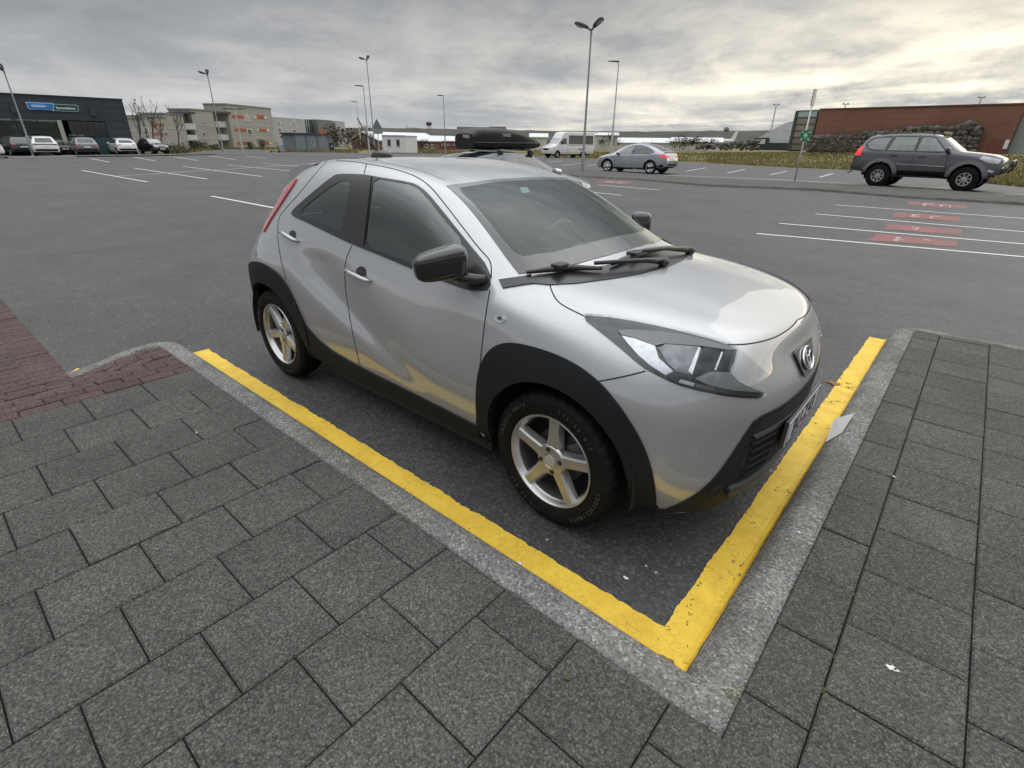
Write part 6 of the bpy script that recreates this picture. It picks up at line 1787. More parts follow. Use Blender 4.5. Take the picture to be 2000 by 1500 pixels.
# ------------------------------------------------------------------ the dark shop
def shop():
    fc = Facade((0, 302), (266, 301))
    o = froot(fc, 'shop_building', 'low dark grey shop with a blue and green sign above its window front', 'shop'); k = mk_local(fc)
    zt = 4.95; x1 = fc.px(267, 300)[0]; x0 = -26
    dark = corrug('dark_cladding', (.030, .036, .044), 2, 1.7, .35, .55); teal = corrug('teal_panel', (.022, .055, .066), 0, .8, .2, .5)
    zl = fc.px(60, 233)[1]
    def B(name, mat, rects, y0, y1): return fpart(fc, name, rects, mat, o, k * y0, k * y1)
    B('wall', dark, [(x0, zl, x1, zt)], -22, 0.0)
    xw1 = fc.px(212, 260)[0]
    B('wall', dark, [(xw1 - .0, 0, x1, zl - .003)], -22, -.004)
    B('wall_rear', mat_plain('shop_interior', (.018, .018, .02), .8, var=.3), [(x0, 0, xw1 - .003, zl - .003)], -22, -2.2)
    B('roof_edge', mat_plain('dark_flashing', (.02, .023, .028), .5), [(x0, zt, x1 + .05, zt + .10)], -22, .06)
    # shop window
    xa = fc.px(114, 250)[0]; xb = fc.px(124, 250)[0]
    glass = B('shop_window', make_glass('shop_glass', (.55, .60, .60), .10), [(x0, .25, xa, zl - .003)], -.35, -.33)[0]
    bm = bmesh.new(); x = x0
    while x < xa: a_box(bm, (x, k * -.30, zl / 2), (.08, .08, zl - .01)); x += 1.55
    a_box(bm, ((x0 + xa) / 2, k * -.30, zl * .64), (xa - x0, .07, .07)); a_box(bm, ((x0 + xa) / 2, k * -.30, .2), (xa - x0, .12, .3))
    bm_obj('window_frame', bm, mat_plain('dark_frame', (.02, .022, .025), .5), glass)
    B('column', wallmat('pale_column', (.36, .35, .32)), [(xa + .05, 0, xb, zl - .003)], -.35, .02)
    B('panel', teal, [(xb + .06, 0, xw1 - .003, zl * .52)], -.5, -.05)
    r = B('high_window', M_WINK, [(xb + .5, zl * .52 + .05, xw1 - .05, zl - .08)], -.5, -.12)[0]
    bm = bmesh.new()
    for i in range(7): a_box(bm, (xb + .5 + (xw1 - xb - .55) * i / 6, k * -.10, zl * .76), (.07, .06, zl * .46))
    bm_obj('window_frame', bm, mat_plain('dark_frame2', (.02, .022, .025), .5), r)
    # things glimpsed inside: shelves, posters
    rs = random.Random(3)
    cols = [(.20, .10, .05), (.10, .04, .035), (.05, .06, .05), (.12, .12, .11), (.05, .04, .04), (.02, .07, .035)]
    pm = [mat_plain('display_%s' % n, c, .7, var=.3) for n, c in zip(('orange', 'maroon', 'olive', 'grey', 'brown', 'green'), cols)]
    for i in range(16):
        xx = x0 + 16 + i * (xa - x0 - 17) / 16 + rs.uniform(-.2, .2); hh = rs.uniform(.9, zl * .8)
        B('display_shelf', pm[i % 6], [(xx, .05, xx + rs.uniform(.5, .9), hh)], -rs.uniform(1.2, 1.9), -1.0)
    q = fc.px(20, 245); w = fc.px(44, 252); B('poster', mat_plain('white_poster', (.55, .57, .52), .6), [(q[0], fc.px(30, 252)[1], w[0], fc.px(30, 241.5)[1])], -.45, -.40)
    q = fc.px(28, 261); w = fc.px(43, 266); B('poster', mat_plain('pale_poster', (.40, .42, .40), .6), [(q[0], fc.px(30, 266)[1], w[0], fc.px(30, 260)[1])], -.45, -.40)
    # sign
    def poly(pts, y0, d, mat, name, par):
        P = [fc.px(*p) for p in pts]; bm = bmesh.new()
        A = [bm.verts.new((x, k * y0, z)) for x, z in P]; Bv = [bm.verts.new((x, k * (y0 + d), z)) for x, z in P]; n = len(P)
        for i in range(n): bm.faces.new((A[i], A[(i + 1) % n], Bv[(i + 1) % n], Bv[i]))
        bm.faces.new(A); bm.faces.new(Bv); return bm_obj(name, bm, mat, par)
    blue = mat_plain('sign_blue', (.03, .16, .46), .4); green = mat_plain('sign_green', (.012, .055, .045), .4); wht = mat_plain('sign_white', (.75, .78, .80), .5); ltb = mat_plain('sign_light_blue', (.30, .52, .70), .5)
    sx, sz = .09, .0
    s = poly([(49.2, 199.5), (52, 199), (104.8, 201.6), (104.2, 215.6), (101, 215.2), (57, 213.7), (54, 211.5)], .02, .10, ltb, 'sign', o)
    poly([(51.6, 200.8), (103.4, 203.2), (102.8, 214.2), (58, 212.6), (55.6, 210.6)], .12, .02, blue, 'blue_board', s)
    poly([(104.9, 202.9), (149, 205), (152.2, 207), (154, 217.2), (152, 218.6), (98.5, 216.4), (102, 215.7), (104.3, 215.8)], .015, .09, mat_plain('sign_edge', (.36, .55, .55), .5), 'sign_edge', s)
    poly([(105.6, 204), (148.6, 206), (151, 207.6), (152.6, 216.6), (151.4, 217.4), (105.3, 215.4)], .105, .02, green, 'green_board', s)
    def word(body, u0, u1, v, size, mat, y, par):
        a = fc.px(u0, v); b = fc.px(u1, v)
        o2 = text_mesh('sign_text', body, size, mat, par, .01, None, .012)
        me = o2.data; co = [v_.co.copy() for v_ in me.vertices]; x_0 = min(c.x for c in co); x_1 = max(c.x for c in co)
        rev = a[0] > b[0]
        W = abs(b[0] - a[0]); sc = W / (x_1 - x_0); mid = (a[0] + b[0]) / 2; zz = a[1]
        for v_ in me.vertices:
            xx = (v_.co.x - (x_0 + x_1) / 2) * sc; v_.co = Vector((mid + (-xx if rev else xx), k * y + v_.co.z * (1 if k > 0 else -1), zz + v_.co.y * sc * (.9)))
        return o2
    poly([(58.4, 206.6), (61, 202.8), (86, 203.8), (91, 206.2), (98, 207.6), (91, 209.2), (86, 211), (62, 210)], .14, .012, mat_plain('sign_mid_blue', (.10, .28, .60), .4), 'sign_oval', s)
    word('PENNINN', 61.5, 87.5, 207.2, .5, wht, .165, s); word('Eymundsson', 109, 146.5, 210.6, .5, wht, .14, s)
    q = fc.px(135, 263); word('Bókabúð & kaffi', 135, 164, 264, .3, mat_plain('faint_lettering', (.22, .24, .24), .6), .0, o)
    for px_ in ((28, 213), (181, 219)):
        x, z = fc.px(*px_); B('vent_box', mat_plain('dark_box', (.035, .04, .045), .6), [(x - .25, z - .3, x + .25, z + .3)], -.02, .22)
shop()

# ------------------------------------------------------------------ concrete apartment blocks
M_CONC = wallmat('pebbledash_concrete', (.315, .31, .28), .10, .5)
M_CONCG = wallmat('grey_concrete', (.28, .28, .275), .10, .5)
M_ORANGE = mat_plain('orange_panel', (.36, .085, .035), .7, var=.12, scale=2)
M_BALC = mat_plain('white_balcony', (.66, .67, .67), .6, var=.06)
M_BAND = mat_plain('pale_band', (.36, .35, .31), .8)
def block(name, label, p0, p1, top_px, depth, mat, oranges=(), wins=(), squares=(), bands=(), cat='building', group='concrete apartment blocks', roofw=True):
    fc = Facade(p0, p1); k = mk_local(fc); o = froot(fc, name, label, cat, group)
    zt = fc.px(*top_px)[1]
    def B(n_, m_, r_, a, b): return fpart(fc, n_, r_, m_, o, k * a, k * b)
    B('wall', mat, [(0, -.2, fc.L, zt)], -depth, 0)
    B('roof', mat_plain('grey_roof_edge', (.19, .19, .18), .8), [(-.10, zt, fc.L + .10, zt + .22)], -depth - .1, .10)
    for r in bands: z = fc.px(*r)[1]; B('band', M_BAND, [(.02, z - .12, fc.L - .02, z + .12)], -.05, .03)
    for r in oranges: B('orange_panel', M_ORANGE, [fc.rect(*r)], -.05, .06)
    for r in wins:
        R_ = fc.rect(*r); f = B('window', M_WFRAME, [R_], -.05, .07)[0]
        w = R_[2] - R_[0]; h = R_[3] - R_[1]
        fpart(fc, 'pane', [(R_[0] + w * .12, R_[1] + h * .1, R_[0] + w * .46, R_[3] - h * .1), (R_[0] + w * .54, R_[1] + h * .1, R_[0] + w * .88, R_[3] - h * .1)], M_WINK, f, 0, k * .09)
    for r in squares: B('small_window', M_WFRAME, [fc.rect(*r)], -.05, .07)
    return fc, o, k, B
def a2(x, y): return (360 + x * .17, 190 + y * .17)
def rr(a, b, c, d): return (*a2(a, b), *a2(c, d))
block('apartment_block', 'beige concrete apartment block end with orange panels, right of the balconies', (458, 289.5), (541, 288.5), (500, 210.5), 4.5, M_CONC,
      [rr(548, 205, 680, 238), rr(832, 206, 915, 245), rr(580, 361, 710, 391), rr(858, 365, 940, 396), rr(612, 512, 745, 543), rr(885, 512, 975, 542)],
      [rr(695, 208, 745, 275), rr(722, 363, 775, 428)], [rr(808, 218, 826, 240), rr(918, 222, 940, 246), rr(840, 368, 854, 388), rr(946, 368, 966, 392), rr(866, 516, 880, 538), rr(978, 518, 994, 538)], [a2(800, 326), a2(800, 472)])
def balcony_bay(p0, p1, top_px, label, fronts, back=6):
    fc = Facade(p0, p1); k = mk_local(fc); o = froot(fc, 'balcony_bay', label, 'balconies', 'balcony bays of the apartment blocks')
    zt = fc.px(*top_px)[1]
    def B(n_, m_, r_, a, b): return fpart(fc, n_, r_, m_, o, k * a, k * b)
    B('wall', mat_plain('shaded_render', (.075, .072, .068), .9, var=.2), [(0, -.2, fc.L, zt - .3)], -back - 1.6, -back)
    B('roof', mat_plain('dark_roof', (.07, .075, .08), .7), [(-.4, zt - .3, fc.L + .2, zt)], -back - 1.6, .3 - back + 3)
    for r in fronts:
        R_ = fc.rect(*r); b = B('balcony', M_BALC, [(R_[0], R_[1], R_[2], R_[3])], -back + 2.2, -back + 2.35)[0]
        fpart(fc, 'balcony_floor', [(R_[0], R_[1] - .15, R_[2], R_[1] - .003)], M_CONCG, b, -k * back, k * (2.35 - back))
        fpart(fc, 'balcony_door', [(R_[0] + (R_[2] - R_[0]) * .55, R_[1], R_[0] + (R_[2] - R_[0]) * .75, R_[3] + 1.2)], M_WINK, b, -k * (back + .1), -k * (back - .05))
        fpart(fc, 'balcony_window', [(R_[0] + (R_[2] - R_[0]) * .1, R_[1] + .6, R_[0] + (R_[2] - R_[0]) * .32, R_[3] + 1.2)], M_BALC, b, -k * (back + .1), -k * (back - .04))
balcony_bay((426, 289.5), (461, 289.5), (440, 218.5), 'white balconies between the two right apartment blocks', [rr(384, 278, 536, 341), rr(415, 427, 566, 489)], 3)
block('apartment_block', 'plain grey beige apartment block behind the double headed lamp', (388, 290.5), (430, 290), (400, 217), 4, M_CONC, (), [(395, 236, 397.5, 243), (397, 259, 399.5, 265)], (), [a2(300, 328), a2(300, 474)])
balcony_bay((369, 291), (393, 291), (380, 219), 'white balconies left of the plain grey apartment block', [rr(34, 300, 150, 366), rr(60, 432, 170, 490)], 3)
def a5(x, y): return (240 + x * .16, 170 + y * .16)
block('apartment_block', 'apartment block with a brown ground floor porch behind the bare trees', (336, 292), (372, 291.5), (345, 225), 4, M_CONC, (), (), (), [a5(700, 505)])
block('apartment_block', 'apartment block with orange bands half hidden by the bare trees', (296, 292.5), (338, 292), (310, 230), 4, M_CONC, [(297, 241, 320, 245), (299, 260, 327, 264)], [(311, 260, 319, 269)], (), [a5(400, 545)])
block('apartment_block', 'apartment block with two small white balconies at the shop corner', (262, 293), (292, 292.6), (270, 232.5), 4, M_CONCG, (), [(280, 249, 290, 256), (283, 263, 291, 268)], (), [a5(200, 535)])
# the white and glass block further right
def glass_block():
    fc = Facade((545, 287.5), (676, 286.5)); k = mk_local(fc); o = froot(fc, 'apartment_building', 'white and grey apartment building with dark glazed stair towers behind the shed', 'building')
    def B(n_, m_, r_, a, b): return fpart(fc, n_, r_, m_, o, k * a, k * b)
    X = lambda u, v=250: fc.px(u, v)[0]; Z = lambda v, u=600: fc.px(u, v)[1]
    wm = wallmat('pale_render', (.36, .36, .37), .06); gm = wallmat('mid_grey_render', (.155, .15, .145), .06)
    B('wall', wm, [(-6, 0, X(583), Z(233))], -12, 0); B('wall', wm, [(X(583) + .003, 0, X(597), Z(236))], -12, -.3)
    B('wall', gm, [(X(619), 0, X(648), Z(232))], -10, .4); B('wall', wm, [(X(657), 0, X(674), Z(236.5, 660))], -12, 0)
    gl = mat_plain('blue_glass', (.07, .095, .115), .1, coat=.6, var=.4, scale=.4)
    for u0, u1, zt in ((584, 592, 234), (600, 616, 234), (648, 657, 237)):
        g = B('stair_glazing', gl, [(X(u0), 1, X(u1), Z(zt))], -11, -.8)[0]
        bm = bmesh.new()
        for z in np.arange(1, Z(zt), 1.6): a_box(bm, ((X(u0) + X(u1)) / 2, k * -.75, z), (abs(X(u1) - X(u0)), .08, .25))
        for t in np.linspace(0, 1, 5): a_box(bm, (X(u0) + (X(u1) - X(u0)) * t, k * -.74, Z(zt) / 2), (.12, .1, Z(zt)))
        bm_obj('mullions', bm, mat_plain('dark_mullion', (.04, .045, .05), .5), g)
    B('wall', wm, [(X(592) + .003, 0, X(600) - .003, Z(233.6))], -11, -.4)
    for u, v in ((545, 240), (573, 239), (546, 253), (575, 256), (549, 267), (575, 267)):
        f = B('window', M_WFRAME, [fc.rect(u - 3, v - 3.2, u + 3, v + 3.2)], -.05, .06)[0]
        fpart(fc, 'pane', [fc.rect(u - 2.2, v - 2.4, u + 1.8, v + 2.4)], M_WINK, f, 0, k * .09)
glass_block()

# ------------------------------------------------------------------ shed, hut, low houses
def shed():
    fc = Facade((579, 294.8), (644, 294.4)); k = mk_local(fc); o = froot(fc, 'utility_shed', 'blue grey shed with three bays and a dark blue roof edge on the verge', 'shed')
    zt = fc.px(610, 263)[1]; L = fc.L
    m = corrug('blue_grey_sheet', (.17, .20, .235), 0, 1.1, .12, .6)
    fpart(fc, 'wall', [(L * i / 3 + .04, 0, L * (i + 1) / 3 - .04, zt)] if False else [(0, 0, L, zt)], m, o, -k * 3, 0)
    fpart(fc, 'roof', [(-.25, zt, L + .25, zt + .22)], mat_plain('navy_roof', (.02, .035, .09), .5), o, -k * 3.2, k * .2)
    for i in range(4): fpart(fc, 'corner_post', [(L * i / 3 - .07, 0, L * i / 3 + .07, zt - .003)], mat_plain('steel_post', (.11, .13, .16), .5), o, -k * .05, k * .07)
    bm = bmesh.new(); c = fc.px(610.5, 279); a_path(bm, [(c[0] + .30 * math.cos(a), k * .03, c[1] + .42 * math.sin(a)) for a in np.linspace(0, 6.283, 21)], .045, 5, False); bm_obj('emblem', bm, mat_plain('pale_emblem', (.36, .40, .44), .6), o)
shed()
def hut():
    fc = Facade((749, 298.6), (793, 299)); k = mk_local(fc); o = froot(fc, 'site_hut', 'white cabin with two small dark windows at the edge of the lot', 'cabin')
    zt = fc.px(770, 266)[1]; L = fc.L; w = mat_plain('white_sheet', (.68, .69, .70), .5, var=.05, scale=2)
    fpart(fc, 'wall', [(0, .05, L, zt)], w, o, -k * 4.6, 0)
    fpart(fc, 'roof', [(-.08, zt, L + .08, zt + .14)], mat_plain('hut_roof', (.36, .37, .38), .6), o, -k * 4.7, k * .08)
    fpart(fc, 'base', [(.05, -.05, L - .05, .05 - .003)], M_CONCG, o, -k * 4.4, -k * .05)
    for u in (760, 777.5):
        f = fpart(fc, 'window', [fc.rect(u - 3.6, 271, u + 3.4, 286.5)], mat_plain('grey_shutter', (.42, .43, .43), .5), o, -k * .05, k * .06)[0]
        fpart(fc, 'pane', [fc.rect(u - 2.6, 273.5, u + 2.4, 284.5)], M_WINK, f, 0, k * .09)
    for i in (0, 1): fpart(fc, 'corner_post', [(L * i - .06, .05, L * i + .06, zt - .003)], w, o, -k * .03, k * .04)
    # second, set back module at the right
    fc2 = Facade((793.5, 299), (816.5, 298.4)); k2 = mk_local(fc2)
    o2 = froot(fc2, 'site_hut', 'plain white cabin half joined to the right of the windowed cabin', 'cabin')
    fpart(fc2, 'wall', [(0, .03, fc2.L, fc2.px(805, 267)[1])], mat_plain('white_sheet_plain', (.60, .61, .62), .5, var=.05, scale=2), o2, -k2 * 2.4, -k2 * .05); fpart(fc2, 'roof', [(-.02, fc2.px(805, 267)[1], fc2.L + .06, fc2.px(805, 267)[1] + .12)], mat_plain('hut_roof2', (.36, .37, .38), .6), o2, -k2 * 2.45, k2 * .02)
hut()
M_WROOF = corrug('white_roof_sheet', (.66, .67, .68), 0, .8, .06, .5)
def house(label, p0, p1, wall_v, ridge_v, wall, depth=8, wins=(), rmat=None, group='low houses with white roofs', z=0.0, name='house', over=.4, D=None):
    """long house with a pitched sheet roof, ridge along the facade"""
    fc = Facade(p0, p1, z, D); k = mk_local(fc); o = froot(fc, name, label, 'house', group); L = fc.L; z = fc.o.z
    rect0 = fc.rect
    if D: fc.rect = lambda *a: (lambda r: (r[0], r[1], r[2], r[3]))(rect0(*a))
    mu = ((p0[0] + p1[0]) / 2)
    zw = fc.px(mu, wall_v)[1]
    # ridge height from the picture at half depth
    c = fc.o + fc.ex * (L / 2) - fc.n * (depth / 2); zr = height_at((c.x, c.y), ridge_v) - z
    fpart(fc, 'wall', [(0, -3 if D else -.2, L, zw)], wall, o, -k * depth, 0)
    y = lambda a: k * a
    bm = bmesh.new()
    for (ya, yb) in ((over, -depth / 2), (-depth - over, -depth / 2)):
        za = zw - (zr - zw) * over / (depth / 2)
        P = [(-over, y(ya), za), (L + over, y(ya), za), (L + over, y(yb), zr), (-over, y(yb), zr)]
        A = [bm.verts.new(p) for p in P]; B = [bm.verts.new((p[0], p[1], p[2] + .16)) for p in P]
        for i in range(4): bm.faces.new((A[i], A[(i + 1) % 4], B[(i + 1) % 4], B[i]))
        bm.faces.new(A); bm.faces.new(B)
    bm_obj('roof', bm, rmat or M_WROOF, o)
    bm = bmesh.new()
    for x in (0.01, L - .01):
        bm.faces.new([bm.verts.new(p) for p in ((x, y(0), zw), (x, y(-depth), zw), (x, y(-depth / 2), zr))])
    bm_obj('gable', bm, wall, o)
    for r in wins:
        f = fpart(fc, 'window', [fc.rect(*r)], M_WFRAME, o, -k * .05, k * .06)[0]
        R_ = fc.rect(*r); w = (R_[2] - R_[0]) * .18; h = (R_[3] - R_[1]) * .18
        fpart(fc, 'pane', [(R_[0] + w, R_[1] + h, R_[2] - w, R_[3] - h)], M_WINK, f, 0, k * .09)
    return fc, o, k
M_BROWN = wallmat('brown_brick_wall', (.20, .115, .088), .12); M_REDW = corrug('red_sheet_wall', (.17, .030, .030), 2, 3, .2); M_CREAM = wallmat('cream_wall', (.56, .55, .52), .06)
house('long brown house with a white sheet roof behind the cabins', (742, 292.5), (858, 292.5), 275, 260, M_BROWN, 10, [(829, 281, 835.5, 288), (840.5, 281.5, 843, 290), (844.5, 281.5, 847, 290)])
house('red house with white window frames and a white roof left of the roof box', (856, 292), (925, 292), 275.5, 267, M_REDW, 7, [(862, 280.6, 868, 284.6), (873, 281, 878, 284.6), (884, 281, 889, 284.6), (893, 281, 899, 284.6)])
for lab, p0, p1, wv, rv, d in (('cream two storey house with a white roof right of the minibus', (1127, 281), (1168, 281), 264, 259.5, 10), ('cream two storey house with a white roof behind the slim lamp', (1165, 281), (1206, 281), 264.5, 260, 10)):
    house(lab, p0, p1, wv, rv, M_CREAM, d, [(p0[0] + 9, 270, p0[0] + 14, 275), (p0[0] + 24, 270, p0[0] + 29, 275)], D=170)
house('low white roofed house left of the electric car roof', (1196, 281.8), (1272, 281.8), 279, 270, M_CREAM, 14, [(1214, 279.5, 1218, 281), (1240, 279.5, 1244, 281)], D=190)
house('low white roofed house above the electric car', (1258, 281.6), (1322, 281.6), 279, 270.5, M_CREAM, 12, [(1280, 279.4, 1284, 281), (1300, 279.4, 1304, 281)], D=190)
house('long low white roofed house right of the electric car', (1312, 280.8), (1412, 280.6), 277.5, 269.5, M_CREAM, 14, [(1335, 278, 1339, 280), (1362, 278, 1366, 280)], D=190)
house('gabled cream house half hidden behind the minibus', (1036, 290), (1068, 290), 268, 261.5, M_CREAM, 9, [(1044, 276, 1048, 282)], D=150)
def aircraft():
    p = on_dir(1406, 260); p.z = height_at(p, 279) - .7
    o = empty('aeroplane', p, RAD(25), 'small white aeroplane with an upright tail far off beyond the field', 'aeroplane')
    bm = bmesh.new(); superell(bm, (0, 0, 1.5), (6, .8, .8), (.9, .8)); a_box(bm, (0, 0, 1.6), (1.6, 16, .2), bev=.05); bm_obj('fuselage', bm, mat_plain('white_fuselage', (.7, .7, .7), .4), o, True, 40)
    bm = bmesh.new(); a_prism(bm, [(4.2, 0), (6.2, 0), (6.9, 3.4), (5.9, 3.4)], .25, Matrix.Translation((0, .12, 1.9)) @ Matrix.Rotation(RAD(90), 4, 'X')); bm_obj('tail_fin', bm, mat_plain('white_fin', (.7, .7, .7), .4), o)
aircraft()

# ------------------------------------------------------------------ far hill, water tower, masts
def hills():
    rs = random.Random(5); V, F = [], []
    n = 260; R0 = 620
    prev = 0
    for i in range(n + 1):
        a = RAD(-40 + 250 * i / n)
        h = 13.2 + 1.2 * math.sin(i * .05) + 0.8 * math.sin(i * .17 + 1) + rs.uniform(-.35, .35)
        for r, z in ((R0 - 260, -.6), (R0 - 160, h * .16), (R0 - 60, h * .66), (R0, h), (R0 + 500, h + 2), (R0 + 900, -5)):
            V.append((r * math.cos(a), r * math.sin(a), z + rs.uniform(-.2, .2) * (z > 1)))
    for i in range(n):
        for k in range(5): F.append((i * 6 + k, (i + 1) * 6 + k, (i + 1) * 6 + k + 1, i * 6 + k + 1))
    t = NT('heath'); a = t.noise(.02, 6, .7, .6); b = t.noise(.12, 5, .7)
    t.set(Base_Color=t.ramp(t.math('ADD', t.math('MULTIPLY', a, .5), t.math('MULTIPLY', b, .5)), [(.40, (.026, .029, .021)), (.52, (.045, .045, .033)), (.66, (.085, .076, .055))]), Roughness=.95)
    o = mesh_obj('hills', V, F, t.m, smooth=True); tag(o, kind='structure')
    if o.data.polygons[2].normal.z < 0: o.data.flip_normals()
hills()
def water_tower():
    b = on_dir(839, 600, 12); zt = height_at(b, 238); z0 = height_at(b, 253); H_ = zt - z0
    o = empty('water_tower', (b.x, b.y, z0 - 3), 0, 'brown round water tower on thin legs on the far hill', 'water tower')
    bm = bmesh.new(); superell(bm, (0, 0, 3 + H_ * .76), (3.1, 3.1, H_ * .27), (.9, 1)); bm_obj('tank', bm, mat_plain('rusty_tank', (.10, .055, .045), .8), o, True)
    for a in range(4):
        bm = bmesh.new(); c, s = math.cos(a * 1.571 + .5) * 2.0, math.sin(a * 1.571 + .5) * 2.0; a_tube(bm, (c * 1.1, s * 1.1, 0), (c, s, 3 + H_ * .7), .28, .24, 6); bm_obj('leg', bm, mat_plain('tower_leg', (.22, .2, .2), .7), o)
    b = on_dir(1416, 610, 15); z1 = height_at(b, 247.5); z0 = height_at(b, 255)
    o = empty('radar_dome', (b.x, b.y, z0 - 2), 0, 'grey ball shaped dome on a stem at the ridge left of the arched hall', 'radar dome')
    bm = bmesh.new(); superell(bm, (0, 0, 2 + (z1 - z0) - 2.6), (2.6, 2.6, 2.6), (1, 1)); bm_obj('dome', bm, mat_plain('grey_dome', (.16, .16, .16), .7), o, True)
    bm = bmesh.new(); a_tube(bm, (0, 0, 0), (0, 0, 2 + (z1 - z0) - 4.5), .8, .7); bm_obj('stem', bm, mat_plain('dome_stem', (.2, .2, .2), .7), o)
    # long building on the ridge
    p0, p1 = on_dir(893, 660), on_dir(988, 660)
    zt = height_at(p0, 247.5); zb = height_at(p0, 256)
    o = empty('ridge_building', ((p0.x + p1.x) / 2, (p0.y + p1.y) / 2, zb - 3), math.atan2((p1 - p0).y, (p1 - p0).x), 'long pale flat building on the ridge above the roof box', 'building')
    L = (p1 - p0).length
    bm = bmesh.new(); a_box2(bm, (-L / 2, -5, 0), (L * .16, 5, zt - zb + 3)); bm_obj('wall', bm, wallmat('ridge_pale_wall', (.33, .32, .27)), o)
    bm = bmesh.new(); a_box2(bm, (L * .16, -5, 0), (L / 2, 5, zt - zb + 3.6)); bm_obj('wall', bm, wallmat('ridge_grey_wall', (.20, .19, .17)), o)
    bm = bmesh.new()
    for i in range(14): a_box2(bm, (-L / 2 + L * .66 * (i + .2) / 14, -5.1, 3.6), (-L / 2 + L * .66 * (i + .75) / 14, 5.1, zt - zb + 2.4))
    bm_obj('window_row', bm, mat_plain('ridge_windows', (.14, .14, .13), .4), o)
water_tower()
def mast(u, v0, v1, label, D=300, r=.12, cross=0.0):
    b = on_dir(u, D, 0); b.z = gz(b.x, b.y); z1 = height_at(b, v1)
    o = empty('mast', b, 0, label, 'mast'); bm = bmesh.new(); a_tube(bm, (0, 0, -.3), (0, 0, z1 - b.z), r, r * .6, 6); bm_obj('pole', bm, M_STEEL, o)
    if cross:
        bm = bmesh.new(); d = HL_DIR * cross; a_tube(bm, -d + Vector((0, 0, z1 - b.z - 1)), d + Vector((0, 0, z1 - b.z - 1)), r * .7, None, 6); bm_obj('cross_arm', bm, M_STEEL, o)
mast(797, 290, 243, 'thin mast with a cross arm behind the cabins', 260, .12, 1.6)
